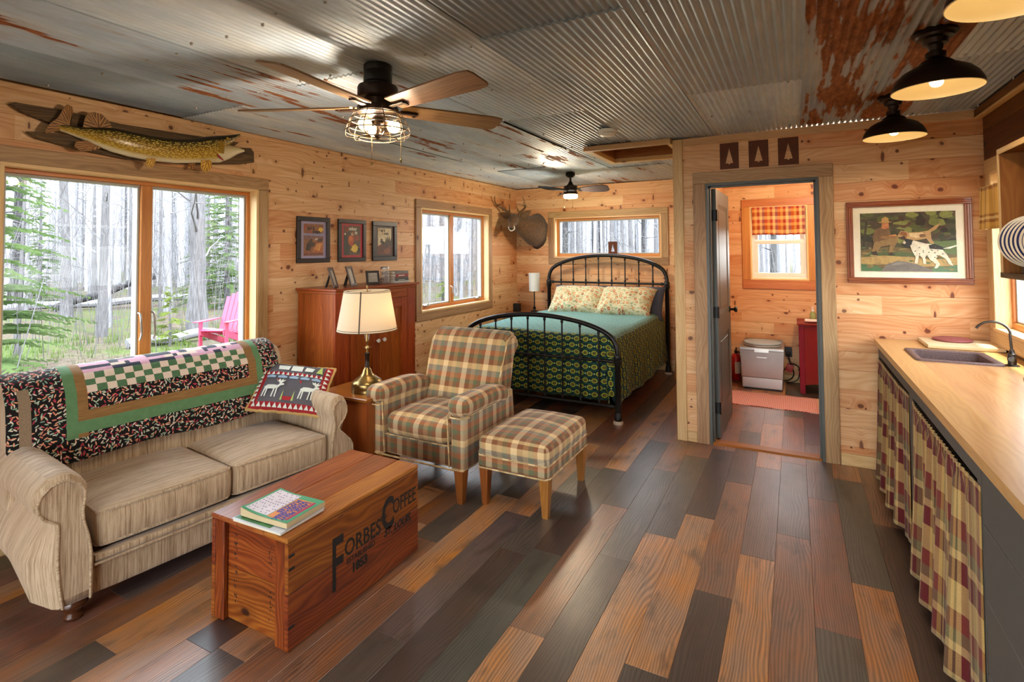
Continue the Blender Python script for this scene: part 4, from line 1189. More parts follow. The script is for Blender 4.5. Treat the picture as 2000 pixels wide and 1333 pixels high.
    for x,y in per:
        u,v=2*x/w,2*y/h; pts.append((x*(1-.05*(1-v*v)*abs(u)**3)+r.uniform(-.003,.003),y*(1-.05*(1-u*u)*abs(v)**3)+r.uniform(-.003,.003),r.uniform(-.003,.003)))
    f.tube(pts,.010,7,closed=True); f.build('fringe_edge',tan,t)
    # leans on the right arm and the back: bottom edge on the cushion
    U=Vector((.66,-.02,0)); 
    u=Vector((.36,.25,-.06)).normalized()
    up=Vector((-.10,.36,.27)); up=(up-u*up.dot(u)).normalized(); nrm=u.cross(up)
    c=Vector((-2.90,2.42,.648))
    t.matrix_world=Matrix(((u.x,up.x,nrm.x,c.x),(u.y,up.y,nrm.y,c.y),(u.z,up.z,nrm.z,c.z),(0,0,0,1)))
moose_pillow()
# ------------------------------------------------------------------ armchair and ottoman
def extr(m,prof,ax,d0,d1,rd=.03,n=3,flip=False,cshift=None):
    cx=sum(p[0] for p in prof)/len(prof); cz=sum(p[1] for p in prof)/len(prof)
    st=[]
    for i in range(n+1):
        a=PI/2*i/n; st.append((d0+rd*(1-math.sin(a)),rd*(1-math.cos(a))))
    st=[(d0+rd*(1-math.sin(PI/2*(1-i/n))) if 0 else d0+rd*(1-math.cos(PI/2*i/n)), rd*(1-math.sin(PI/2*i/n))) for i in range(n+1)]
    st+= [(d1-(s[0]-d0),s[1]) for s in st[::-1]]
    P=[]
    for d,ins in st:
        row=[]
        for a,b in prof:
            L=math.hypot(a-cx,b-cz); k=max(0,(L-ins)/L) if L>1e-6 else 1
            q=[0,0,0]; o=[i for i in range(3) if i!=ax]; q[o[0]]=cx+(a-cx)*k; q[o[1]]=cz+(b-cz)*k; q[ax]=d; row.append(tuple(q))
        P.append(row)
    ar=sum(prof[i][0]*prof[(i+1)%len(prof)][1]-prof[(i+1)%len(prof)][0]*prof[i][1] for i in range(len(prof)))
    fl=(ar>0)==(ax!=1)
    m.grid(P,cv=True,flip=not fl)
    for q,f_ in ((P[0],fl),(P[-1],not fl)):
        c_=tuple(sum(p[i] for p in q)/len(q) for i in range(3)); N=len(q)
        m.mesh(q+[c_],[(i,(i+1)%N,N) if f_ else ((i+1)%N,i,N) for i in range(N)])
    return m
def taper_leg(x,y,z0,z1,w0,w1):
    m=MB(); vs=[]
    for z,w in ((z0,w0),(z1,w1)): vs+=[(x-w,y-w,z),(x+w,y-w,z),(x+w,y+w,z),(x-w,y+w,z)]
    return m.mesh(vs,[(3,2,1,0),(4,5,6,7),(0,1,5,4),(1,2,6,5),(2,3,7,6),(3,0,4,7)],grain=2)
def armchair():
    t=thing('armchair','plaid upholstered armchair in brown, tan and green with rolled arms','armchair',(-2.16,2.75,0),R(-1))
    F=M['plaid']
    m=MB(); m.soft((0,.33,.265),(.60,.62,.14),.02,n=6); m.build('apron',F,t,smooth=60)
    p=MB(); p.tube([(-.355,.6,.198),(-.36,.0,.198),(-.33,-.005,.198),(.33,-.005,.198),(.36,0,.198),(.355,.6,.198)],.006,6); p.tube([(-.25,-.002,.335),(.25,-.002,.335)],.005,6); p.build('piping',F,t)
    m=MB(); m.soft((0,.25,.40),(.505,.52,.15),.05,(.0,.02,.03),12); m.build('seat',F,t,smooth=70)
    for s in (-1,1):
        m=MB()
        # side panel with front post
        extr(m,[(0,.20),(0,.56),(.0,.575),(.62,.56),(.66,.22),(.60,.20)],0,s*.27 if s>0 else -.37,.37 if s>0 else -.27,.018)
        a=m.build('arm',F,t,smooth=60)
        m=MB()
        m.soft((s*.335,.235,.585),(.155,.56,.115),.054,(0,0,.004),12,fn=lambda q,p:[q[0],q[1],q[2]-.0*q[1]+(-.03 if q[1]>.1 else 0)*(q[1]-.1)/.18]); m.build('arm_pad',F,a,smooth=80)
        p=MB(); p.tube([(s*.272,-.012,.545),(s*.262,-.022,.525),(s*.262,-.002,.21)],.005,6); p.tube([(s*.40,.02,.525),(s*.36,-.03,.522),(s*.29,-.03,.522),(s*.262,.02,.525)],.005,6); p.build('piping',F,a)
    pr=[(.44,.40),(.50,.60),(.555,.76),(.585,.84),(.61,.895),(.65,.935),(.70,.95),(.75,.935),(.785,.895),(.785,.85),(.755,.82),(.73,.79),(.70,.55),(.66,.26),(.55,.26)]
    m=MB()
    P=[]
    for x,k in ((-.325,.86),(-.318,.95),(-.30,1),(-.15,1.015),(0,1.02),(.15,1.015),(.30,1),(.318,.95),(.325,.86)):
        P.append([(x*(.93+.07*min(1,max(0,(z-.4)/.4))),.63+(y-.63)*k,.62+(z-.62)*(k if k<1 else 1+(k-1)*.5)) for y,z in pr])
    m.grid(P,cv=True,flip=True)
    for q,f_ in ((P[0],0),(P[-1],1)):
        c_=tuple(sum(p[i] for p in q)/len(q) for i in range(3)); N=len(q); m.mesh(q+[c_],[(i,(i+1)%N,N) if f_ else ((i+1)%N,i,N) for i in range(N)])
    bk=m.build('backrest',F,t,smooth=70)
    p=MB()
    for s in (-1,1): p.tube([(s*.325*(.93+.07*min(1,max(0,(z-.4)/.4))),.63+(y-.63)*.9,.62+(z-.62)*.9) for y,z in pr[1:10]],.005,6)
    p.build('piping',F,bk)
    for x,y in ((-.315,.04),(.335,.02)): taper_leg(x,y,0,.2,.018,.032).build('leg',M['legwood'],t,smooth=0)
    for x,y in ((-.28,.60),(.28,.60)): taper_leg(x,y,0,.23,.016,.024).build('leg',M['darkleg'],t,smooth=0)
    return t
armchair()
def ottoman():
    t=thing('ottoman','plaid upholstered ottoman on four tapered wooden legs beside the armchair','ottoman',(-1.4925,3.12,0))
    F=M['plaid']
    m=MB(); m.soft((0,0,.285),(.468,.66,.115),.022,n=8); b=m.build('base',F,t,smooth=60)
    m=MB(); m.soft((0,0,.355),(.47,.665,.125),.045,(.006,.006,.032),14); m.build('cushion',F,t,smooth=80)
    p=MB()
    e=.236; l=.334
    for z in (.305,.232): p.tube([(-e,-l+.03,z),(-e+.02,-l,z),(e-.02,-l,z),(e,-l+.03,z),(e,l-.03,z),(e-.02,l,z),(-e+.02,l,z),(-e,l-.03,z)],.005,6,closed=True)
    p.build('piping',F,b)
    for x in (-.20,.20):
        for y in (-.285,.285): taper_leg(x,y,0,.235,.017,.030).build('leg',M['legwood'],t,smooth=0)
ottoman()
# ------------------------------------------------------------------ coffee crate used as a table
def crate():
    x0,x1,y0,y1,h=-2.215,-1.745,1.437,2.24,.432
    t=thing('wooden_crate','old brown coffee crate with black stencilled lettering, used as coffee table','crate',(x0,y0,0)); X,Y=x1-x0,y1-y0
    m=MB(); b=.004
    hs=[.0,.215,h-.022]
    for k in range(2):
        for xa in (0,X-.02):
            m=MB(); m.bx(xa,xa+.02,.0,Y,hs[k]+.001,hs[k+1]-.001,grain=1,bev=.003); m.build('side_board',M['crate'],t,smooth=30)
        for yy in (.026,Y-.046):
            m=MB(); m.bx(.02,X-.02,yy,yy+.02,hs[k]+.001,hs[k+1]-.001,grain=0,bev=.003); m.build('end_board',M['crate'],t,smooth=30)
    for xx in (.021,X-.077):
        m=MB(); m.bx(xx,xx+.056,.002,.026,.0,h-.023,grain=2,bev=.004); m.build('corner_batten',M['crate'],t,smooth=30)
        m=MB(); m.bx(xx,xx+.056,Y-.026,Y-.002,.0,h-.023,grain=2,bev=.004); m.build('corner_batten',M['crate'],t,smooth=30)
    for k,(a,bb) in enumerate(((0,.17),(.171,.335),(.336,X))):
        m=MB(); m.bx(a,bb,-.004,Y+.003,h-.021,h,grain=1,bev=.004); m.build('lid_board',M['crate_top'],t,smooth=30)
    m=MB(); m.bx(.02,X-.02,.046,Y-.046,.02,.03); m.build('bottom_board',M['crate'],t,smooth=0)
    # black rubbed corners
    m=MB()
    for z in (.09,.31,.36): m.soft((X-.001,.018,z),(.006,.03,.012),.003,n=3)
    m.build('nail_stain',M['ink'],t)
    # lettering on the long face (+x); text runs along +y
    def L(body,size,y,z,xs=1,off=0,sh=0,sp=1): return text('lettering',body,size,M['ink'],t,.0004,xs,'LEFT',frame_M((X+.0006,y,z),(0,1,0),(0,0,1)),off,sh,sp)
    L('F',.315,.215,.105,.50,.004); L('ORBES',.098,.292,.215,.80,.001); L('C',.20,.527,.215,.62,.006); L('OFFEE',.098,.605,.262,.66,.001)
    L('ESTABLISHED',.034,.305,.178,.86,.0008,0,1.02); L('1853',.052,.335,.128,.95,.003); L('ST. LOUIS.',.048,.545,.182,.92,.002,.25)
    m=MB(); m.bx(X+.0002,X+.001,.60,.75,.170,.174); m.bx(X+.0002,X+.001,.255,.285,.40,.403)
    m.build('lettering',M['ink'],t,smooth=0)
    # faded stencil rows on the end board
    fi=plain('faded_ink','33180c',.8,0,.1); rs=random.Random(12)
    for x in (.115,.33):
        m=MB(); z=.36
        while z>.07:
            h_=rs.uniform(.008,.018)
            if rs.random()<.72:
                for q in range(3):
                    if rs.random()<.75: m.bx(x+.007*q,x+.007*q+rs.uniform(.003,.006),.0254,.0258,z-h_*rs.uniform(.3,1),z)
            z-=h_+rs.uniform(.004,.010)
        m.build('worn_stencil_marks',fi,t,smooth=0)
    return t
crate()
def books_on_crate():
    c=Vector((-1.925,1.553,.433)); rz=R(6)
    # lower magazine
    t=thing('magazine','green and white magazine under the puzzle book on the crate','magazine',(-1.925,1.542,.4335),R(2))
    g=plain('green_print','2f7a46',.4,0,.3); w=plain('white_print','c9d2e2',.35,0,.03)
    m=MB(); m.box((0,0,.006),(.275,.225,.011),bev=.002); m.build('pages',M['paper'],t,smooth=0)
    m=MB(); m.box((0,0,.0125),(.280,.228,.0015)); m.build('cover',w,t,smooth=0)
    m=MB(); m.bx(-.136,.07,-.105,-.075,.0134,.014); m.build('cover_print',g,t,smooth=0)
    # puzzle book, bent corner
    t=thing('puzzle_book','thick word puzzle paperback with green and orange cover on the magazine','book',(-1.918,1.557,.4472),R(3))
    def lift(x,y): return .010*max(0,(-x-.03)/.1)**2+.012*max(0,(-y-.05)/.07)**2*max(0,(-x)/.13)
    def sheet(mm,z,x0,x1,y0,y1,n=10):
        P=[[(x0+(x1-x0)*i/n,y0+(y1-y0)*j/n,z+lift(x0+(x1-x0)*i/n,y0+(y1-y0)*j/n)) for j in range(n+1)] for i in range(n+1)]
        mm.grid(P)
    m=MB(); m.soft((0,0,.012),(.262,.205,.022),.003,n=8,fn=lambda q,p:[q[0],q[1],q[2]+lift(q[0],q[1])*(q[2]+.011)/.022]); m.build('pages',plain('newsprint_pages','c8b48c',.8,0,.05),t,smooth=40)
    cg=plain('mint_green_cover','4aa37c',.4,0,.05); m=MB(); sheet(m,.0242,-.13,.13,-.102,.102); m.build('cover',cg,t)
    wh=plain('white_grid_print','dcd8e4',.45,0,.1); m=MB(); sheet(m,.0248,-.12,.005,-.088,.092); m.build('cover_grid',wh,t)
    orr=plain('orange_print','d88a4a',.45,0,.08); m=MB(); sheet(m,.0248,.008,.098,-.092,.07); m.build('cover_panel',orr,t)
    mg=plain('magenta_print','b8245c',.45,0,.04); m=MB(); sheet(m,.0249,.1,.112,-.085,.07); m.build('cover_band',mg,t)
    bl=plain('blue_lettering','2a3f9c',.5,0,.05)
    for k,b in enumerate(('LARGE PRINT','WORD-SEEK','PUZZLES')):
        text('lettering',b,.034,bl,t,.0003,.76 if k==0 else .84,'LEFT',frame_M((.072-.028*k,.062,.0252),(0,-1,0),(1,0,0)),.0012)
    dot=MB(); r=random.Random(3)
    for i in range(9):
        for j in range(10):
            x,y=-.112+.0135*i,-.08+.018*j
            if r.random()<.7: dot.bx(x,x+.006,y,y+.005,.0250+lift(x,y)-.0002,.0252+lift(x,y))
    dot.build('letter_grid',plain('purple_grid_print','7a6a9c',.5,0,.1),t,smooth=0)
books_on_crate()
# ------------------------------------------------------------------ end table and brass lamp
def end_table():
    x0,x1,y0,y1,h=-2.96,-2.49,2.66,3.02,.565
    t=thing('end_table','amber wooden end table between sofa and armchair','table',(x0,y0,0)); X,Y=x1-x0,y1-y0
    m=MB(); m.bx(0,X,0,Y,h-.022,h,grain=0,bev=.004); m.build('tabletop',M['table_wood'],t,smooth=30)
    m=MB()
    m.bx(.015,X-.015,.015,.033,.0,h-.022,grain=2); m.bx(.015,.033,.033,Y-.033,.0,h-.022,grain=2); m.bx(X-.033,X-.015,.033,Y-.033,.0,h-.022,grain=2); m.bx(.015,X-.015,Y-.033,Y-.015,.0,h-.022,grain=2)
    m.build('cabinet_body',M['table_wood'],t,smooth=0)
end_table()
def table_lamp():
    t=thing('table_lamp','brass oil lamp style table lamp with cream shade on end table','lamp',(-2.655,2.84,.565))
    m=MB(); m.lathe([(.106,0),(.108,.012),(.104,.02),(.106,.028),(.106,.055),(.100,.07),(.085,.085),(.055,.105),(.036,.125),(.028,.15),(.022,.156),(.018,.165)],40); m.build('base',M['brass'],t,smooth=50)
    m=MB(); m.lathe([(.016,.16),(.018,.175),(.015,.18),(.015,.245),(.019,.25),(.019,.262),(.010,.268)],20); m.build('grip',M['bronze'],t)
    m=MB(); m.lathe([(.008,.268),(.008,.29),(.014,.296),(.012,.31),(.006,.315),(.006,.335),(.011,.345),(.006,.355),(.006,.46)],16)
    m.tube([(-.03,0,.30),(.03,.01,.305)],.004,6); m.build('stem',M['brass'],t)
    for s in (-1,1):
        m=MB(); m.tube([(s*.012,.0,.355),(s*.02,0,.40),(s*.02,0,.46)],.004,6); m.build('chain_bracket',M['steel'],t)
    sm=G('linen_lampshade'); n=sm.noise(sm.map(sm.uv(),(1,1,1)),220,3,.6); c=sm.mix(sm.mr(n,.3,.7),'d8cdb8','e9dfcc')
    d=sm.n('BsdfDiffuse'); sm.put(d.inputs[0],c); tr=sm.n('BsdfTranslucent'); sm.put(tr.inputs[0],sm.mix(1,c,'f0dcc0','MULTIPLY')); mx=sm.n('MixShader'); mx.inputs[0].default_value=.45
    sm.nt.links.new(d.outputs[0],mx.inputs[1]); sm.nt.links.new(tr.outputs[0],mx.inputs[2]); sm.nt.links.new(mx.outputs[0],sm.o.inputs[0]); M['shade']=sm.m
    m=MB(); m.lathe([(.205,.425),(.158,.70)],48,caps=False); sh=m.build('lamp_shade',sm.m,t,smooth=60)
    tr_=plain('dark_shade_trim','4a4238',.8)
    m=MB()
    for r_,z in ((.2055,.425),(.202,.437),(.1585,.699),(.160,.690)): m.tube([(r_*math.cos(2*PI*k/48),r_*math.sin(2*PI*k/48),z) for k in range(48)],.0022,5,closed=True)
    a=R(-62); m.tube([(.206*math.cos(a),.206*math.sin(a),.425),(.1595*math.cos(a),.1595*math.sin(a),.70)],.005,5); m.build('trim_cord',tr_,sh)
    m=MB(); m.lathe([(.004,.46),(.004,.715),(.008,.72),(.004,.735)],10)
    for a in (0,2.09,4.19): m.tube([(0,0,.69),(.158*math.cos(a),.158*math.sin(a),.69)],.002,5)
    m.build('harp_and_finial',M['brass'],t)
    m=MB(); m.soft((0,0,.56),(.055,.055,.08),.026,n=6); m.build('bulb',emit('lamp_bulb_glow','ffd49a',1.8),t)
table_lamp()
# ------------------------------------------------------------------ cabinet
def cabinet():
    x0,x1,y0,y1,h=-3.588,-3.17,3.04,4.03,1.245
    t=thing('cabinet','tall cherry stained two-door cabinet against the left wall','cabinet',(x0,y0,0)); X,Y=x1-x0,y1-y0
    W=M['cherry']
    m=MB(); m.bx(0,X-.02,0,.02,0,h-.02,grain=2); m.bx(0,X-.02,Y-.02,Y,0,h-.02,grain=2); m.bx(0,.012,.02,Y-.02,.05,h-.02,grain=2); m.bx(.012,X-.02,.02,Y-.02,.05,.07,grain=1)
    m.build('carcass',W,t,smooth=0)
    m=MB(); m.bx(X-.02,X,0,.155,0,h-.02,grain=2,bev=.002); m.bx(X-.02,X,Y-.12,Y,0,h-.02,grain=2,bev=.002); m.bx(X-.02,X,.156,Y-.121,h-.12,h-.02,grain=1,bev=.002); m.bx(X-.02,X,.156,Y-.121,0,.10,grain=1,bev=.002)
    m.build('face_frame',W,t,smooth=30)
    m=MB(); m.bx(-.005,X+.03,-.025,Y+.03,h-.019,h,grain=1,bev=.004); m.bx(0,X+.012,-.01,Y+.012,h-.04,h-.0195,grain=1,bev=.003); m.build('cabinet_top',M['cherry'],t,smooth=30)
    kn=plain('white_porcelain','d9d3c4',.25,0,.02)
    for a,b,ky in ((.158,.492,.462),(.496,Y-.123,.535)):
        m=MB(); z0,z1=.102,h-.122; s=.075
        m.bx(X-.018,X+.004,a,a+s,z0,z1,grain=2,bev=.002); m.bx(X-.018,X+.004,b-s,b,z0,z1,grain=2,bev=.002); m.bx(X-.018,X+.004,a+s+.0005,b-s-.0005,z1-.085,z1,grain=1,bev=.002); m.bx(X-.018,X+.004,a+s+.0005,b-s-.0005,z0,z0+.085,grain=1,bev=.002)
        m.bx(X-.018,X-.008,a+s,b-s,z0+.085,z1-.085,grain=2)
        d=m.build('door',W,t,smooth=30)
        m=MB(); m.at((X+.004,ky,.778),(0,R(90),0)).lathe([(.007,0),(.007,.012),(.016,.018),(.018,.026),(.012,.034),(.0,.036)],18); m.build('knob',kn,d)
cabinet()
def cab_items():
    z=1.2455
    fr=[plain('brown_photo_frame','4a3322',.4,.0,.1),plain('grey_photo_frame','4a4540',.35,.3,.1)]
    photo=plain('faded_photo','a89f90',.3,0,.4)
    for i,(x,y,w,h,rz,lab,m_) in enumerate(((-3.33,3.20,.11,.172,R(28),'brown framed photo leftmost on the cabinet top',0),(-3.34,3.41,.11,.175,R(18),'brown framed photo second from the left on the cabinet top',0),(-3.33,3.64,.125,.125,R(-28),'small grey framed photo nearest the jar on the cabinet top',1))):
        t=thing('photo_frame',lab,'photo frame',(x,y,z),rz)   # local: faces +x, width along y
        T=Matrix.Rotation(R(-17),4,'Y')
        m=MB(); m.M=T; b=.02
        m.bx(-.006,.006,-w/2,w/2,0,b,bev=.002); m.bx(-.006,.006,-w/2,w/2,h-b,h,bev=.002); m.bx(-.006,.006,-w/2,-w/2+b,b,h-b,bev=.002); m.bx(-.006,.006,w/2-b,w/2,b,h-b,bev=.002); m.build('frame',fr[m_],t,smooth=30)
        m=MB(); m.M=T; m.bx(-.004,.001,-w/2+b,w/2-b,b,h-b); m.build('photo',photo,t,smooth=0)
        m=MB(); m.M=T; m.prism([(-.007,h*.75),(-.009,h*.75),(-.082,.026),(-.076,.0235)],1,-.022,.022); m.build('easel_back',M['black'],t,smooth=0)
    t=thing('glass_jar','lidded glass jar of brown keepsakes on the cabinet top','jar',(-3.34,3.80,z))
    gj=G('jar_glass'); gj.out('e8e4da',.08,0,Alpha=.28); 
    m=MB(); m.lathe([(.040,.0),(.044,.006),(.044,.105),(.036,.122),(.036,.135)],24); m.build('glass_body',gj.m,t)
    m=MB(); m.lathe([(.039,.133),(.039,.15),(.037,.153)],24); m.build('lid',M['steel'],t)
    m=MB(); r=random.Random(2)
    for k in range(40): m.soft((r.uniform(-.024,.024),r.uniform(-.024,.024),.012+.0023*k),(.02,.02,.016),.006,n=3)
    m.build('contents',plain('reddish_brown_keepsakes','6b4030',.8,0,.4),t)
    zz=z
    for i,(hh,w,col,lab) in enumerate(((.016,.21,'b9bcb8','pale grey book at the bottom of the cabinet top stack'),(.017,.20,'2f3a38','dark green book second from the bottom of the stack'),(.020,.185,'4c4a48','charcoal book in the middle of the cabinet top stack'),(.028,.19,'8a1f20','red book second from the top of the stack'),(.026,.185,'6f6a64','grey book topmost on the cabinet top stack'))):
        t=thing('book',lab,'book',(-3.36,3.985,zz),R(4*(i%2)-2)); cm=plain('book_cover_%d'%i,col,.5,0,.05)
        m=MB(); m.bx(-.07,.066,-w/2+.003,w/2-.003,.002,hh-.002); m.build('pages',M['paper'],t,smooth=0)
        m=MB(); m.bx(-.07,.07,-w/2,w/2,0,.002); m.bx(-.07,.07,-w/2,w/2,hh-.0022,hh-.0002); m.bx(.066,.07,-w/2,w/2,.002,hh-.0022); m.build('cover',cm,t,smooth=0)
        if i in(0,1,3):
            m=MB(); m.bx(.0702,.0706,-w*.3,w*.2,hh*.35,hh*.6); m.build('spine_print',M['paper'],t,smooth=0)
        zz+=hh
cab_items()
# ------------------------------------------------------------------ iron bed
def coverlet_mat():
    g=G('patterned_coverlet'); uv=g.uv(); s=g.sep(uv)
    pu,pv=.088,.062
    row=g.ma('FLOOR',g.ma('DIVIDE',s[1],pv))
    sh=g.ma('MULTIPLY',g.ma('MODULO',row,2.0),.5)
    fu=g.ma('SUBTRACT',g.ma('FRACT',g.ma('ADD',g.ma('DIVIDE',s[0],pu),sh)),.5)
    fv=g.ma('SUBTRACT',g.ma('FRACT',g.ma('DIVIDE',s[1],pv)),.5)
    def ell(x,y,a,b): return g.ma('ADD',g.ma('POWER',g.ma('DIVIDE',x,a),2),g.ma('POWER',g.ma('DIVIDE',y,b),2))
    d=ell(fu,fv,.33,.36)
    yel=g.ma('LESS_THAN',d,1.0); mid=g.ma('LESS_THAN',d,.36); core=g.ma('LESS_THAN',d,.1)
    du=g.ma('SUBTRACT',g.ma('FRACT',g.ma('ADD',g.ma('ADD',g.ma('DIVIDE',s[0],pu),sh),.5)),.5)
    e=g.ma('ADD',g.ma('ABSOLUTE',g.ma('DIVIDE',du,.13)),g.ma('ABSOLUTE',g.ma('DIVIDE',fv,.16))); dia=g.ma('LESS_THAN',e,1.0)
    stripe=g.ma('GREATER_THAN',g.ma('ABSOLUTE',fv),.43)
    bgc=g.mix(g.noise(uv,14,2,.5),'0f1c30','17352f')
    c=g.mix(stripe,bgc,'1e4a3a'); c=g.mix(dia,c,'8fae6a'); c=g.mix(yel,c,'9c9a34'); c=g.mix(mid,c,'3a4a24'); c=g.mix(core,c,'7a5a2a')
    # paler teal on the top, grazing window light put into the colour
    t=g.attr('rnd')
    glare=g.mr(g.noise(g.map(uv,(1,1,1)),90,2,.6),.40,.56,0,1)
    top=g.mix(glare,g.mix(yel,'2f7276','5c8a72'),'7fadad')
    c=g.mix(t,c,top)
    n=g.noise(uv,60,2,.5)
    q=g.wave(g.map(uv,(1,1,1),(0,0,.8)),22,1.5,1,1)
    return g.out(c,.85,0,g.bump(g.ma('ADD',n,q),.5,.004),Sheen_Weight=.12,Sheen_Roughness=.4,Specular_IOR_Level=.2)
def bed():
    t=thing('iron_bed','black iron bed with arched headboard and footboard','bed',(-2.2,5.7,0))
    K=M['black']; cx,cy=-2.2,5.7
    def end(name,y,arch,z_sleeve,z_rail,z_bot,spx,zmax_sp):
        y=y-cy; half=.797
        m=MB()
        pts=[(-half,y,z_sleeve-.02)]+[(p[0],y,p[1]) for p in arch]+[(half,y,z_sleeve-.02)]
        sp=smoothpts(pts,5); m.tube(sp,.0235 if name=='headboard' else .0225,14)
        root=m.build(name,K,t,smooth=60)
        for s in (-1,1):
            m=MB(); x=s*half
            m.lathe([(.0255,.03),(.0255,z_sleeve-.05),(.031,z_sleeve-.045),(.031,z_sleeve-.03),(.037,z_sleeve-.02),(.037,z_sleeve-.005),(.030,z_sleeve),(.034,z_sleeve+.01),(.034,z_sleeve+.035),(.030,z_sleeve+.045),(.024,z_sleeve+.05)],20,(x,y,0))
            m.lathe([(.030,.028),(.034,.034),(.034,.07),(.030,.075),(.030,.095),(.0255,.1)],20,(x,y,0))
            post=m.build('post',K,root,smooth=50)
        for s in (-1,1):
            m=MB(); m.lathe([(.034,.0),(.044,.002),(.044,.02),(.034,.028),(.03,.03)],20,(s*half,y,0)); m.build('caster_cup',plain('pale_rubber_cup','b9a690',.6,0,.05) if s>0 else bpy.data.materials.get('pale_rubber_cup') or K,root,smooth=50)
        for z,r_ in ((z_rail,.013),(z_bot,.015)):
            m=MB(); m.tube([(-half,y,z),(-half+.05,y,z),(half-.05,y,z),(half,y,z)],r_,10)
            for s in (-1,1): m.tube([(s*(half-.08),y,z),(s*(half-.06),y,z),(s*(half-.04),y,z)],[r_+.002,r_+.009,r_+.002],10)
            m.build('rail',K,root,smooth=60)
        for x in spx:
            # top of the spindle on the arch
            zt=None
            for a,b in zip(sp,sp[1:]):
                if (a[0]-x)*(b[0]-x)<=0 and abs(b[0]-a[0])>1e-6: zt=a[2]+(b[2]-a[2])*(x-a[0])/(b[0]-a[0])
            m=MB(); zt=zt-.01
            m.tube([(x,y,z_bot),(x,y,zt)],.0085,8)
            for zz in (z_rail+.03,zt-.025,z_bot+.03): m.tube([(x,y,zz-.016),(x,y,zz-.008),(x,y,zz),(x,y,zz+.008),(x,y,zz+.016)],[.009,.014,.0125,.015,.009],9)
            m.tube([(x,y,z_rail-.02),(x,y,z_rail),(x,y,z_rail+.02)],[.01,.016,.01],8)
            m.build('spindle',K,root,smooth=60)
    fa=[(-.797,.63),(-.783,.69),(-.745,.755),(-.67,.805),(-.56,.848),(-.40,.888),(-.2,.915),(0,.924),(.2,.915),(.40,.888),(.56,.848),(.67,.805),(.745,.755),(.783,.69),(.797,.63)]
    end('footboard',4.63,fa,.565,.545,.148,[-.795+.1775*(k+1)-.0 for k in range(8)],0)
    ha=[(-.797,1.16),(-.785,1.22),(-.75,1.285),(-.675,1.338),(-.565,1.385),(-.40,1.43),(-.2,1.458),(0,1.466),(.2,1.458),(.40,1.43),(.565,1.385),(.675,1.338),(.75,1.285),(.785,1.22),(.797,1.16)]
    end('headboard',6.75,ha,1.09,1.108,.30,[-.795+.1775*(k+1)-.0 for k in range(8)],0)
    for s in (-1,1):
        m=MB(); m.bx(s*.775-.012,s*.775+.012,4.66-cy,6.72-cy,.25,.31); m.build('side_rail',K,t,smooth=0)
    return t
bed()
def mattress():
    m=MB(); m.soft((-2.2,5.69,.40),(1.50,2.0,.20),.04,n=8); o=m.build('box_spring',plain('dark_box_spring_cloth','2a2526',.9,0,.06)); tag(o,'dark fabric box spring under the patterned coverlet','box spring')
    m=MB(); m.soft((-2.2,5.69,.625),(1.50,2.0,.245),.07,(0,0,.01),12); o=m.build('mattress',plain('pale_mattress_cloth','c9bda8',.9,0,.04)); tag(o,'pale mattress under the patterned coverlet','mattress')
mattress()
def coverlet():
    cm=coverlet_mat()
    from mathutils import noise as nz
    # grid over the bed: s across (x), u along (y); drop on both sides and the foot
    hx=.775; yF,yH=4.668,6.62; zt=.765; rad=.085
    def prof(s,half,drop):
        # s: arc coordinate from centre, returns outward offset, height below top
        flat=half-rad
        a=abs(s)
        if a<flat: return a,0
        q=a-flat; arcL=rad*PI/2
        if q<arcL:
            th=q/rad; return flat+rad*math.sin(th),rad*(1-math.cos(th))
        return half,rad+(q-arcL)
    P=[];UVs=[]
    nS,nU=72,80
    Ls=hx-rad+rad*PI/2+.50; 
    y0len=rad*PI/2+.50
    us=[-y0len+(yH-yF-0+y0len-rad)*i/nU for i in range(nU+1)]   # 0 == start of the foot curve on the top
    ss=[-Ls+2*Ls*i/nS for i in range(nS+1)]
    for u in us:
        row=[]
        for s in ss:
            ox,dz=prof(s,hx,.5); x=math.copysign(ox,s)
            if u>=0: y=yF+rad+u; dz2=0
            else:
                q=-u
                if q<rad*PI/2: th=q/rad; y=yF+rad-rad*math.sin(th); dz2=rad*(1-math.cos(th))
                else: y=yF; dz2=rad+(q-rad*PI/2)
            # corner: combine drops
            sd=dz; fd=dz2
            z=zt-max(sd,fd) if (sd>rad and fd>rad) else zt-min(sd+fd,max(sd,fd)+rad*.3)
            wob=.010*nz.noise(Vector((x*4,y*4,z*4)))+.004*nz.noise(Vector((x*14,y*14,1)))
            if sd>rad*.9:
                x+=math.copysign(.016*math.sin(y*13+1)*min(1,(sd-rad*.9)/.25)+.01+wob,x)
                if s>0: x+=.03*min(1,sd/.5)
                if fd>rad: # corner fold hangs lower, pinched inside the post
                    x=math.copysign(abs(x)-.07-.05*math.sin(u*22),x); y-=.0; z-=.02
            if fd>rad*.9 and sd<=rad*.9: y-=.016*math.sin(x*15)*min(1,(fd-rad*.9)/.25)+.0+wob*.5
            if sd<rad and fd<rad: z+=.012*nz.noise(Vector((x*2.2,y*2.2,5)))+.003*nz.noise(Vector((x*11,y*11,2)))
            if sd>.4 and u>=0: z+=.015*math.sin(y*4.2)
            row.append((x-2.2,y,z))
        P.append(row)
    m=MB(); 
    m.grid(P,lambda i,j:(ss[j],us[i]),flip=True)
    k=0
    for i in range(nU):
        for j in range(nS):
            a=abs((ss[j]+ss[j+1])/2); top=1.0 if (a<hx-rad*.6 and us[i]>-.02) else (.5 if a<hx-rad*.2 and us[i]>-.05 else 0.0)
            m.r[k]=top; k+=1  # top faces take the painted grazing light
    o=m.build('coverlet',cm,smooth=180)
    md=o.modifiers.new('thick','SOLIDIFY'); md.thickness=.008; md.offset=-1
    tag(o,'navy and yellow patterned coverlet, teal window sheen coloured into its top, spread over the iron bed','bedspread')
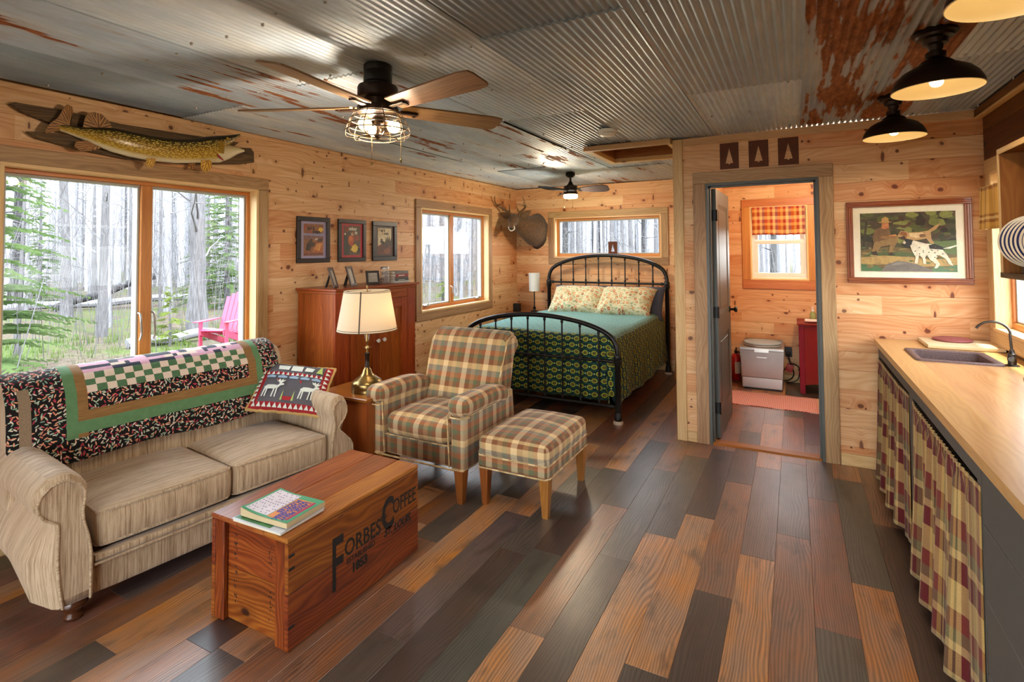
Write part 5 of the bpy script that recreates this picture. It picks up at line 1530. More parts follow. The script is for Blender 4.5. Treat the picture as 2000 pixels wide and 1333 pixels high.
coverlet()
def floral():
    g=G('floral_pillowcase'); uv=g.uv()
    v=g.voro(uv,18); c1=g.sep(v.outputs['Color']); d=v.outputs['Distance']
    w=g.noise(uv,40,3,.6)
    dd=g.ma('ADD',d,g.mr(w,.3,.7,-.12,.12))
    leaf=g.voro(g.map(uv,(1,2.2,1),(0,0,.7)),22)
    base=g.mix(g.ma('LESS_THAN',leaf.outputs['Distance'],.33),'c9c3a4',g.ramp(g.sep(leaf.outputs['Color'])[0],[(0,'8a9a78'),(.4,'a9ad88'),(.7,'b9a878')],'CONSTANT'))
    fl=g.ramp(c1[1],[(0,'a8583a'),(.35,'c98a62'),(.6,'b87450'),(.85,'8a5a44')],'CONSTANT')
    on=g.ma('MULTIPLY',g.ma('LESS_THAN',dd,.30),g.ma('GREATER_THAN',c1[0],.35)); ctr=g.ma('MULTIPLY',g.ma('LESS_THAN',dd,.12),on)
    c=g.mix(on,base,fl); c=g.mix(ctr,c,'d8c090')
    return g.out(c,.9,0,g.bump(g.noise(uv,12,3,.6),.5,.012),Sheen_Weight=.1,Specular_IOR_Level=.15)
def bed_pillows():
    fm=floral(); bm=plain('grey_blue_pillowcase','3c4150',.9,0,.08)
    for i,(x,rz,lab) in enumerate(((-2.46,.06,'floral bed pillow on the left, leaning on the headboard'),(-1.84,-.05,'floral bed pillow on the right, leaning on the headboard'))):
        A,B,ts=pillow_mesh(.70,.46,.22,22,.07,7+i,.02)
        m=MB(); n=len(ts); uvf=lambda a,b:(ts[a]*.35,ts[b]*.23)
        m.grid(A,uvf); m.grid(B,uvf,flip=True)
        o=m.build('bed_pillow',fm,smooth=80); o.location=(x,6.43,.905); o.rotation_euler=(R(40),0,rz); tag(o,lab,'pillow','floral pillows on the bed')
    for i,(x,lab) in enumerate(((-2.5,'grey blue pillow behind the left floral pillow, only its blue corner showing'),(-1.76,'grey blue pillow behind the right floral pillow'))):
        A,B,ts=pillow_mesh(.72,.46,.17,18,.05,17+i,.01)
        m=MB(); m.grid(A); m.grid(B,flip=True); o=m.build('bed_pillow',bm,smooth=80); o.location=(x,6.56,.88); o.rotation_euler=(R(58),0,0); tag(o,lab,'pillow','plain pillows behind the floral ones')
bed_pillows()
def nightstand():
    t=thing('nightstand','wooden nightstand in the corner left of the bed','nightstand',(-3.30,6.70,0))
    W=M['table_wood']
    m=MB(); m.bx(-.25,.22,-.2,.22,.665,.69,grain=0,bev=.003); m.build('tabletop',W,t,smooth=30)
    m=MB(); m.bx(-.23,.2,-.18,.2,.50,.665,grain=0); m.build('drawer_box',W,t,smooth=0)
    for x in (-.21,.18):
        for y in (-.16,.18): m=MB(); m.bx(x-.02,x+.02,y-.02,y+.02,0,.5,grain=2); m.build('leg',W,t,smooth=0)
    t=thing('bedside_lamp','slim black bedside lamp with white drum shade on the nightstand','lamp',(-3.21,6.72,.69))
    m=MB(); m.lathe([(.055,0),(.055,.012),(.02,.02),(.014,.035),(.022,.045),(.025,.06),(.012,.068),(.010,.08),(.009,.30)],20); m.build('stem',M['black'],t)
    sm=M['shade'].copy(); g2=plain('white_lampshade','d9dbd6',.8,0,.02)
    m=MB(); m.lathe([(.072,.285),(.074,.46),(.080,.535)],36,caps=False); m.build('lamp_shade',g2,t,smooth=60)
    m=MB(); m.soft((-3.43,6.62,.69+.058),(.095,.07,.115),.006,n=4); o=m.build('speaker_box',M['black']); tag(o,'small black box standing on the nightstand left of the slim lamp','speaker')
nightstand()
def stool():
    t=thing('wooden_stool','orange wooden stool tucked between bed and partition post','stool',(-1.16,6.64,0))
    W=M['legwood']; m=MB(); m.lathe([(.13,.565),(.145,.572),(.145,.595),(.135,.603)],28); m.build('seat',W,t)
    for k in range(4):
        a=R(45+90*k); m=MB(); m.tube([(math.cos(a)*.10,math.sin(a)*.10,.566),(math.cos(a)*.165,math.sin(a)*.165,0)],[.02,.015],8); m.build('leg',W,t)
    m=MB(); m.tube([(.135*math.cos(R(45+90*k)),.135*math.sin(R(45+90*k)),.26) for k in range(4)],.009,6,closed=True); m.build('stretcher',W,t)
stool()
# ------------------------------------------------------------------ deer head
def deer():
    ox,oy,oz=-3.27,YB-.001,1.84
    t=thing('deer_head_mount','mounted whitetail deer head with antlers in the bedroom corner','deer head',(ox,oy,oz))
    g=G('deer_fur'); o=g.obj(); n=g.noise(g.map(o,(30,30,8)),4,4,.65); s=g.sep(o)
    c=g.ramp(n,[(.3,'2e2014'),(.5,'5a4129'),(.72,'80613f')])
    edge=g.mr(s[1],-.10,-.01,0,.85); c=g.mix(edge,c,'1d140d')
    top=g.mr(s[2],.06,.22,0,.6); c=g.mix(top,c,'2b1e13')
    fur=g.out(c,.95,0,g.bump(n,.7,.01),Sheen_Weight=.2,Specular_IOR_Level=.1)
    def L(p): return (p[0]-ox,p[1]-oy,p[2]-oz)
    st=[((-3.27,6.968,1.83),.165,.245,0),((-3.27,6.93,1.83),.172,.235,0),((-3.275,6.84,1.84),.165,.205,-.02),((-3.285,6.72,1.86),.145,.172,-.02),((-3.30,6.60,1.885),.118,.140,0),((-3.318,6.50,1.915),.095,.115,0),((-3.333,6.43,1.945),.082,.098,0),
        ((-3.338,6.375,1.958),.076,.085,0),((-3.328,6.32,1.938),.066,.076,0),((-3.312,6.27,1.905),.051,.060,0),((-3.298,6.235,1.878),.040,.047,0),((-3.286,6.205,1.853),.036,.041,0),((-3.279,6.185,1.838),.034,.037,0),((-3.274,6.172,1.828),.024,.026,0)]
    P=[]; N=20
    for i,(c_,rx,rz,b) in enumerate(st):
        a=Vector(st[max(i-1,0)][0]); d=Vector(st[min(i+1,len(st)-1)][0]); tt=(d-a).normalized()
        if i<2: tt=Vector((0,-1,0))
        side=tt.cross(Vector((0,0,1))).normalized(); up=side.cross(tt)
        row=[]
        for k in range(N):
            an=2*PI*k/N; q=Vector(c_)+side*math.cos(an)*rx+up*math.sin(an)*rz*(1.15 if (math.sin(an)<0 and 1<i<6) else 1)
            if i==0: q+=(side*math.cos(an)+up*math.sin(an))*rng.uniform(-.018,.012)
            if i==0 and math.sin(an)<-.6: q+=Vector((0,0,-.03*abs(math.sin(an))))
            row.append(L(q))
        P.append(row)
    m=MB(); m.grid(P,cv=True)
    for q,f_ in ((P[-1],1),):
        c_=tuple(sum(p[i] for p in q)/N for i in range(3)); m.mesh(q+[c_],[(i,(i+1)%N,N) for i in range(N)])
    h=m.build('head_and_neck',fur,t,smooth=180)
    fd=(Vector((-3.274,6.172,1.828))-Vector((-3.338,6.375,1.958))).normalized(); sd=fd.cross(Vector((0,0,1))).normalized(); ud=sd.cross(fd)
    def at(c_,a=0,b=0,c=0): return L(Vector(c_)+sd*a+ud*b+fd*c)
    nose=(-3.274,6.172,1.828)
    white=plain('white_muzzle_fur','d8d0c2',.95); blk=plain('black_nose','15110f',.35); 
    m=MB(); m.soft(at(nose,0,.006,-.008),(.042,.034,.03),.014,n=5); m.build('nose',blk,h)
    m=MB()
    ring=[at(nose,.037*math.cos(a),.036*math.sin(a)-.004,-.026) for a in [2*PI*k/20 for k in range(20)] if not (0.9<a<2.2)]
    m.tube([at(nose,.037*math.cos(a),.038*math.sin(a)-.006,-.030) for a in [R(140)+R(260)*k/16 for k in range(17)]],.009,6)
    m.tube([at(nose,-.02,-.032,-.012),at(nose,0,-.038,-.006),at(nose,.02,-.032,-.012)],.008,6); m.build('white_muzzle',white,h)
    m=MB()
    for s in (-1,1): m.soft(at((-3.335,6.345,1.955),s*.066,.008,.01),(.022,.022,.022),.0105,n=4)
    m.build('eyes',plain('dark_glass_eye','0c0806',.1),h)
    m=MB()
    for s in (-1,1): m.tube([at((-3.335,6.345,1.955),s*(.064+.004*math.cos(a)),.008+.017*math.sin(a),.012+.017*math.cos(a)) for a in [2*PI*k/10 for k in range(10)]],.004,5,closed=True)
    m.build('eye_rims',plain('pale_eye_rim_fur','a58f70',.95),h)
    m=MB(); m.soft(at((-3.33,6.33,1.985),0,.02,-.02),(.05,.05,.012),.006,n=4); m.build('dark_forelock',plain('dark_brown_fur','2a1c11',.95,0,.2),h)
    for s in (-1,1):
        m=MB(); e=[]
        base=Vector((-3.342,6.42,1.985))+sd*s*.07
        tip=base+sd*s*.17+Vector((0,.04,.075))
        if s<0: tip=base+sd*s*.13+Vector((0,.05,.10))
        ax=(tip-base); P2=[]
        for i in range(9):
            q=i/8; w=.052*math.sin(PI*min(1,q*.9+.1))**.8*(1-.3*q); c_=base+ax*q
            wd=Vector((0,0,1)).cross(ax).normalized(); up2=ax.cross(wd).normalized()
            P2.append([L(c_+up2*math.cos(a)*w+wd*math.sin(a)*w*.32-wd*.01*math.sin(PI*q)) for a in [2*PI*k/10 for k in range(10)]])
        m.grid(P2,cv=True); m.build('ear',plain('ear_fur','5c452e',.95,0,.25),h,smooth=180)
    am=plain('antler_bone','6a4f32',.55,0,.35)
    def U(px,d): return px
    # beams given in world space
    A=[(-3.385,6.41,2.01),(-3.44,6.40,2.065),(-3.525,6.36,2.125),(-3.565,6.30,2.16),(-3.56,6.24,2.215),(-3.535,6.20,2.275)]
    B=[(-3.30,6.41,2.01),(-3.245,6.40,2.06),(-3.165,6.35,2.105),(-3.115,6.28,2.135),(-3.115,6.22,2.16)]
    def beam(pts,r0,r1): 
        sp=smoothpts(pts,5); n=len(sp); am_.tube([L(p) for p in sp],[r0+(r1-r0)*i/(n-1) for i in range(n)],9)
    am_=MB(); beam(A,.021,.005); beam([(-3.42,6.405,2.045),(-3.40,6.36,2.10),(-3.385,6.33,2.165)],.013,.003); beam([(-3.555,6.31,2.15),(-3.50,6.27,2.165),(-3.465,6.25,2.165)],.009,.003); am_.build('antler',am,h,smooth=180)
    am_=MB(); beam(B,.021,.008); beam([(-3.265,6.405,2.045),(-3.275,6.36,2.10),(-3.285,6.33,2.165)],.013,.003); beam([(-3.125,6.29,2.13),(-3.105,6.22,2.19),(-3.12,6.19,2.255)],.010,.003); beam([(-3.13,6.30,2.13),(-3.20,6.24,2.15),(-3.235,6.23,2.152)],.009,.003); am_.build('antler',am,h,smooth=180)
deer()
def tree_plaque(name,label,w,h,group,parent_world,axis='y',sc=1.0):
    # steel plate with a cut-out tree, drawn in x (width) and z (height), facing -y
    t=thing(name,label,'plaque',parent_world,0,group)
    tree=[(-.028,-.058),(-.006,-.058),(-.006,-.066),(.006,-.066),(.006,-.058),(.028,-.058),(.0,.062)]
    tree=[(x*sc,z*sc) for x,z in tree]
    W,Hh=w/2,h/2
    # plate as quads around the opening
    m=MB(); d=.004
    outer=[(-W,-Hh),(W,-Hh),(W,Hh),(-W,Hh)]
    ti=tree
    L_=[(-W,-Hh),ti[0],ti[6],(-W,Hh)]
    polys=[[(-W,-Hh),(0,-Hh),(ti[2][0],ti[2][1]),ti[1],ti[0],(-W,ti[0][1])],[(0,-Hh),(W,-Hh),(W,ti[5][1]),ti[5],ti[4],ti[3],ti[2]],[(-W,ti[0][1]),ti[0],ti[6],(0,Hh),(-W,Hh)],[(W,ti[5][1]),(W,Hh),(0,Hh),ti[6],ti[5]]]
    for p in polys: m.prism(p,1,-d,0)
    m.build('steel_plate',M['rust'],t,smooth=0)
    return t
tree_plaque('tree_plaque','rusted steel plate with tree cut-out standing in the window over the bed',.124,.172,None,(-2.165,YB+.035,1.566),'y',.84)
# ------------------------------------------------------------------ pike on driftwood
def fish():
    t=thing('mounted_pike','yellow spotted pike mounted on driftwood above the big window','mounted fish',(XL,1.9,2.2))
    def L(x,y,z): return (x-XL,y-1.9,z-2.2)
    up=[(1.204,2.316),(1.228,2.33),(1.426,2.336),(1.719,2.32),(2.241,2.336),(2.5,2.345),(2.45,2.30),(2.171,2.246),(1.762,2.266),(1.405,2.24),(1.25,2.287)]
    lo=[(1.277,2.186),(1.383,2.198),(1.627,2.2),(2.07,2.195),(2.30,2.27),(2.50,2.305),(2.590,2.318),(2.615,2.29),(2.618,2.214),(2.513,2.186),(2.173,2.135),(1.764,2.109),(1.501,2.128),(1.316,2.158)]
    for pl,x0,x1 in ((up,XL+.002,XL+.035),(lo,XL+.003,XL+.045)):
        m=MB(); P=[L(0,a,b)[1:] for a,b in pl]
        extr(m,P,0,x0-XL,x1-XL,.010,2); m.build('driftwood_board',M['drift'],t,smooth=40)
    g=G('pike_skin'); s=g.sep(g.uv())
    v=s[1]   # 0 belly .. 1 back
    base=g.ramp(v,[(0,'d9cfb4'),(.10,'d0c094'),(.19,'a8862a'),(.45,'8f6c14'),(.68,'5c4810'),(.84,'2e250a'),(1,'1a1608')])
    sp=g.voro(g.map(g.comb(g.ma('MULTIPLY',s[0],1.0),g.ma('MULTIPLY',v,.17),0),(1,1.9,1)),52)
    d=sp.outputs['Distance']; on=g.ma('MULTIPLY',g.ma('LESS_THAN',d,.30),g.ma('MULTIPLY',g.ma('GREATER_THAN',v,.14),g.ma('LESS_THAN',v,.82)))
    c=g.mix(g.ma('MULTIPLY',on,.85),base,'d8bc5c')
    skin=g.out(c,.3,0,g.bump(d,.15,.002),Coat_Weight=.3,Coat_Roughness=.25,Specular_IOR_Level=.4)
    T=[(1.405,2.247,2.215),(1.44,2.25,2.205),(1.50,2.25,2.186),(1.57,2.262,2.158),(1.65,2.275,2.132),(1.74,2.272,2.116),(1.82,2.268,2.110),(1.92,2.266,2.111),(2.0,2.272,2.115),(2.08,2.288,2.126),(2.15,2.305,2.138),(2.21,2.327,2.150),(2.27,2.343,2.158)]
    P=[];N=20; X=[]
    for y,zt,zb in T:
        h=(zt-zb)/2; cz=(zt+zb)/2; w=h*.62+.006; xc=-3.50-.02*0
        xc=XL+.055+.05*math.sin(PI*min(1,max(0,(y-1.40)/1.0))*.9)
        P.append([L(xc+w*math.cos(a),y,cz+h*math.sin(a)) for a in [2*PI*k/N for k in range(N)]]); X.append(xc)
    vv=[(math.sin(2*PI*k/N)+1)/2 for k in range(N+1)]
    m=MB(); m.grid(P,lambda i,j:(T[i][0],vv[j%N]),cv=True)
    b=m.build('body',skin,t,smooth=180)
    # head: upper and lower jaw, open mouth
    gold=skin; 
    xc=X[-1]
    up_=[(2.27,2.343,2.23,.05),(2.33,2.358,2.27,.044),(2.39,2.372,2.305,.034),(2.43,2.385,2.345,.022),(2.462,2.394,2.380,.012)]
    P=[[L(xc+w*math.cos(a),y,(zt+zb)/2+(zt-zb)/2*math.sin(a)) for a in [2*PI*k/N for k in range(N)]] for y,zt,zb,w in up_]
    m=MB(); m.grid(P,lambda i,j:(up_[i][0]*1.4,.45+.55*vv[j%N]),cv=True); c_=L(xc,2.47,2.39); m.mesh(P[-1]+[c_],[(i,(i+1)%N,N) for i in range(N)]); m.build('upper_jaw',skin,t,smooth=180)
    lo_=[(2.24,2.30,2.155,.052),(2.31,2.298,2.163,.050),(2.38,2.300,2.198,.038),(2.44,2.297,2.24,.026),(2.495,2.286,2.268,.012)]
    P=[[L(xc+w*math.cos(a),y,(zt+zb)/2+(zt-zb)/2*math.sin(a)) for a in [2*PI*k/N for k in range(N)]] for y,zt,zb,w in lo_]
    m=MB(); m.grid(P,lambda i,j:(lo_[i][0],.16*vv[j%N]),cv=True); c_=L(xc,2.505,2.276); m.mesh(P[-1]+[c_],[(i,(i+1)%N,N) for i in range(N)]); m.build('lower_jaw',skin,t,smooth=180)
    m=MB(); m.soft(L(xc+.034,2.275,2.262),(.036,.095,.10),.0175,n=10); m.build('gill_cover',plain('gold_gill_cover','8c6d1e',.3,0,.3),t)
    m=MB(); m.tube([L(xc+.052,2.245,2.225),L(xc+.055,2.275,2.195),L(xc+.05,2.31,2.175)],[.004,.008,.003],6); m.build('red_gill',plain('red_gill','8c1c18',.4),t)
    m=MB(); m.soft(L(xc+.036,2.345,2.338),(.012,.018,.018),.006,n=4); m.build('eye',plain('glass_fish_eye','b08a2c',.1),t)
    fm=G('fin_membrane'); sq=fm.sep(fm.uv()); st=fm.wave(fm.uv(),.9,.3,1,1,'X'); fmat=fm.out(fm.ramp(st,[(.2,'5c3a16'),(.8,'b07c3c')]),.5,0,fm.bump(st,.5,.002))
    fy=G('yellow_fin'); st=fy.wave(fy.uv(),.9,.3,1,1,'X'); ymat=fy.out(fy.ramp(st,[(.2,'8a5a10'),(.7,'d8a82c')]),.45,0,fy.bump(st,.5,.002))
    def fin(name,pts,x,mat,root_n=2,tx=.006,bow=.0,root=None):
        m=MB(); n=len(pts); c=root or (sum(p[0] for p in pts)/n,sum(p[1] for p in pts)/n)
        A=[L(x+tx,a,b) for a,b in pts]+[L(x+tx+bow,*c)]; Bk=[L(x-tx*.2,a,b) for a,b in pts]+[L(x-tx+bow,*c)]
        m._add(A,[(i,(i+1)%n,n) for i in range(n)],[[(i,1),(i+1,1),(i+.5,0)] for i in range(n)]); m._add(Bk,[((i+1)%n,i,n) for i in range(n)],[[(i+1,1),(i,1),(i+.5,0)] for i in range(n)])
        m.mesh(A[:-1]+Bk[:-1],[(i,n+i,n+(i+1)%n,(i+1)%n) for i in range(n)])
        m.build(name,mat,t,smooth=30)
    fin('tail_fin',[(1.44,2.225),(1.41,2.215),(1.345,2.184),(1.343,2.205),(1.365,2.245),(1.395,2.278),(1.408,2.305),(1.425,2.345),(1.440,2.366),(1.463,2.358),(1.468,2.325),(1.455,2.285),(1.45,2.25)],X[0]+.004,fmat,root=(1.452,2.248))
    fin('dorsal_fin',[(1.508,2.250),(1.516,2.30),(1.53,2.335),(1.56,2.35),(1.60,2.345),(1.635,2.315),(1.655,2.272),(1.60,2.262)],X[3]-.005,fmat,root=(1.585,2.262))
    fin('anal_fin',[(1.53,2.178),(1.477,2.163),(1.468,2.135),(1.495,2.113),(1.545,2.12),(1.60,2.148),(1.62,2.145)],X[3],fmat,root=(1.58,2.16))
    fin('pelvic_fin',[(1.815,2.117),(1.865,2.122),(1.858,2.08),(1.834,2.058),(1.810,2.08)],X[6]+.035,ymat,bow=.01,root=(1.84,2.118))
    fin('pectoral_fin',[(2.15,2.15),(2.215,2.165),(2.224,2.117),(2.184,2.074),(2.150,2.10)],xc+.05,ymat,bow=.012,root=(2.183,2.155))
    fin('pectoral_fin',[(2.12,2.14),(2.16,2.145),(2.15,2.10),(2.10,2.09)],xc-.03,fmat)
fish()
# ------------------------------------------------------------------ pictures
def fm_(name,col,rough=.6,var=.18):
    g=G(name); n=g.noise(g.obj(),38,4,.7); c=g.hsv(H(col),h=g.mr(n,.3,.7,.485,.515),v=g.mr(n,.3,.7,1-var,1+var)); return g.out(c,rough,0)
PC={}
def pc(col,var=.18):
    if col not in PC: PC[col]=fm_('print_ink_%s'%col,col,.55,var)
    return PC[col]
def art(name,parent,M4,w,h,shapes,d0=.0002,step=.00006):
    # layered flat printed shapes, coordinates 0..1 from lower left
    cols=[]; m=MB(); 
    for k,(col,poly) in enumerate(shapes):
        if col not in cols: cols.append(col)
        m.cm=cols.index(col); z=d0+k*step
        P=[M4@Vector((x*w,y*h,z)) for x,y in poly]
        m.poly([tuple(p) for p in P])
    return m.build(name,[pc(c) for c in cols],parent,smooth=0)
def blob(cx,cy,rx,ry,n=12,seed=0,j=.15):
    r=random.Random(seed); return [(min(1,max(0,cx+rx*math.cos(2*PI*k/n)*(1+r.uniform(-j,j)))),min(1,max(0,cy+ry*math.sin(2*PI*k/n)*(1+r.uniform(-j,j))))) for k in range(n)]
def framed(name,label,cat,o,u,v,w,h,fw,fd,fmat,matcol,mw,glass=False,group=None,profile=False):
    # o: lower left corner on the wall; u right, v up; frame projects along u x v
    t=thing(name,label,cat,o,0,group); F=frame_M((0,0,0),u,v)
    def B(m): m.M=F; return m
    m=B(MB())
    def side(a,b,c,d,gr):
        m.bx(a,b,c,d,.001,fd,grain=gr,bev=.003)
        if profile: m.bx(a+(.012 if gr==1 else 0),b-(.012 if gr==1 else 0),c+(.012 if gr==0 else 0),d-(.012 if gr==0 else 0),fd-.002,fd+.008,grain=gr,bev=.004)
    side(0,w,h-fw,h,0); side(0,w,0,fw,0); side(0,fw,fw,h-fw,1); side(w-fw,w,fw,h-fw,1)
    m.build('frame',fmat,t,smooth=30)
    m=B(MB()); m.bx(fw-.002,w-fw+.002,fw-.002,h-fw+.002,.001,fd*.45); m.build('mat_board',pc(matcol,.04),t,smooth=0)
    return t,F,fd*.45
def magazines():
    blk=plain('black_picture_frame','1d1614',.4,0,.1)
    for i,(y0,w,lab,mc) in enumerate(((3.032,.35,'black framed magazine cover with lavender mat, first of three above the cabinet','9a8fa6'),(3.479,.346,'black framed magazine cover with red mat, middle of three above the cabinet','a83236'),(3.917,.355,'black framed magazine cover with dark mat, third of three above the cabinet','4a3a34'))):
        h=.388; t,F,d=framed('framed_magazine_cover',lab,'framed picture',(XL,y0,1.447),(0,1,0),(0,0,1),w,h,.038 if i<2 else .045,.022,blk,mc,0)
        mx,mz=(.07,.06) if i<2 else (.08,.065); aw,ah=w-2*mx,h-2*mz
        A=F@Matrix.Translation((mx,mz,d))
        if i==0:
            sh=[('8a5a3c',[(0,0),(1,0),(1,1),(0,1)]),('8d86a0',[(0,.60),(1,.60),(1,.72),(0,.70)]),('7d5a52',[(0,.52),(1,.50),(1,.62),(0,.64)]),('a8653a',[(.45,.1),(1,.08),(1,.55),(.8,.5),(.6,.42)]),('c98a4a',[(.5,.2),(.8,.15),(.95,.4),(.7,.38)]),
                ('4a3a2c',[(.12,.2),(.3,.14),(.4,.28),(.55,.3),(.6,.4),(.45,.42),(.42,.55),(.3,.5),(.15,.36)]),('32281f',[(.1,.18),(.22,.16),(.3,.34),(.2,.4)]),('b9a48a',[(.55,.48),(.7,.5),(.74,.56),(.6,.56)]),('5a463a',[(.66,.42),(.95,.45),(.98,.56),(.72,.54)]),('7a4a3a',[(0,0),(1,0),(1,.1),(0,.08)]),
                ('d9ae3a',[(.86+.13*math.cos(2*PI*k/16),.83+.075*math.sin(2*PI*k/16)) for k in range(16)])]
            art('cover_print',t,A,aw,ah,sh)
            for body,x,y,s,c in (('F',.02,.80,.055,'b04a34'),('ield &',.17,.81,.047,'2a2426'),('S',.32,.69,.055,'b04a34'),('tream',.45,.70,.047,'1c1819')): text('lettering',body,s,pc(c,.04),t,.0002,.72,'LEFT',A@Matrix.Translation((x*aw,y*ah,.0012)),.0012)
        elif i==1:
            sh=[('5a4a38',[(0,0),(1,0),(1,1),(0,1)]),('3c3a30',[(0,0),(.35,0),(.3,.55),(.1,.7),(0,.7)]),('a8502f',blob(.45,.5,.2,.2,14,1)),('c86a3c',blob(.42,.58,.12,.09,10,2)),('8c4630',blob(.8,.6,.14,.12,10,3)),('d0a838',blob(.66,.24,.24,.13,14,4,.35)),('e0bc50',blob(.6,.2,.1,.1,10,5)),('2e2b26',[(.82,.08),(1,.1),(1,.22),(.85,.25)]),('b9a17a',blob(.52,.72,.1,.06,8,6)),('c9c0a8',blob(.08,.72,.05,.04,8,7))]
            art('cover_print',t,A,aw,ah,sh)
            for body,x,y,s,c in (('O',.08,.82,.072,'b8432f'),('utdoor',.30,.855,.045,'d9d3bc'),('L',.52,.715,.052,'b8432f'),('ife',.66,.72,.043,'d9d3bc')): text('lettering',body,s,pc(c,.04),t,.0002,.78,'LEFT',A@Matrix.Translation((x*aw,y*ah,.0012)),.0012)
        else:
            sh=[('cdbb92',[(0,0),(1,0),(1,1),(0,1)]),('6a3a28',[(0,0),(1,0),(1,.4),(.62,.5),(.4,.46),(.2,.38),(0,.3)]),('4a3a2c',[(.45,.35),(.55,.5),(.6,.7),(.66,.52),(.72,.75),(.78,.55),(.85,.72),(.92,.5),(1,.66),(1,.3)]),('5a3324',blob(.4,.2,.35,.12,12,4)),('7d4a32',blob(.7,.12,.25,.1,12,5)),('2f2319',[(.14,.46),(.2,.50),(.3,.52),(.44,.49),(.47,.40),(.42,.32),(.36,.38),(.28,.40),(.2,.44)]),('2f2319',[(.22,.51),(.16,.58),(.24,.56),(.27,.62),(.31,.56),(.38,.6),(.33,.52)]),('3a2a20',[(.5,.28),(.72,.26),(.7,.36),(.55,.38)])]
            art('cover_print',t,A,aw,ah,sh)
            for body,x,y,s,c in (('F',.06,.86,.046,'a84a2c'),('ield &',.18,.865,.04,'2a2422'),('S',.27,.745,.046,'a84a2c'),('tream',.42,.75,.04,'2a2422')): text('lettering',body,s,pc(c,.04),t,.0002,.74,'LEFT',A@Matrix.Translation((x*aw,y*ah,.0012)),.0011)
magazines()
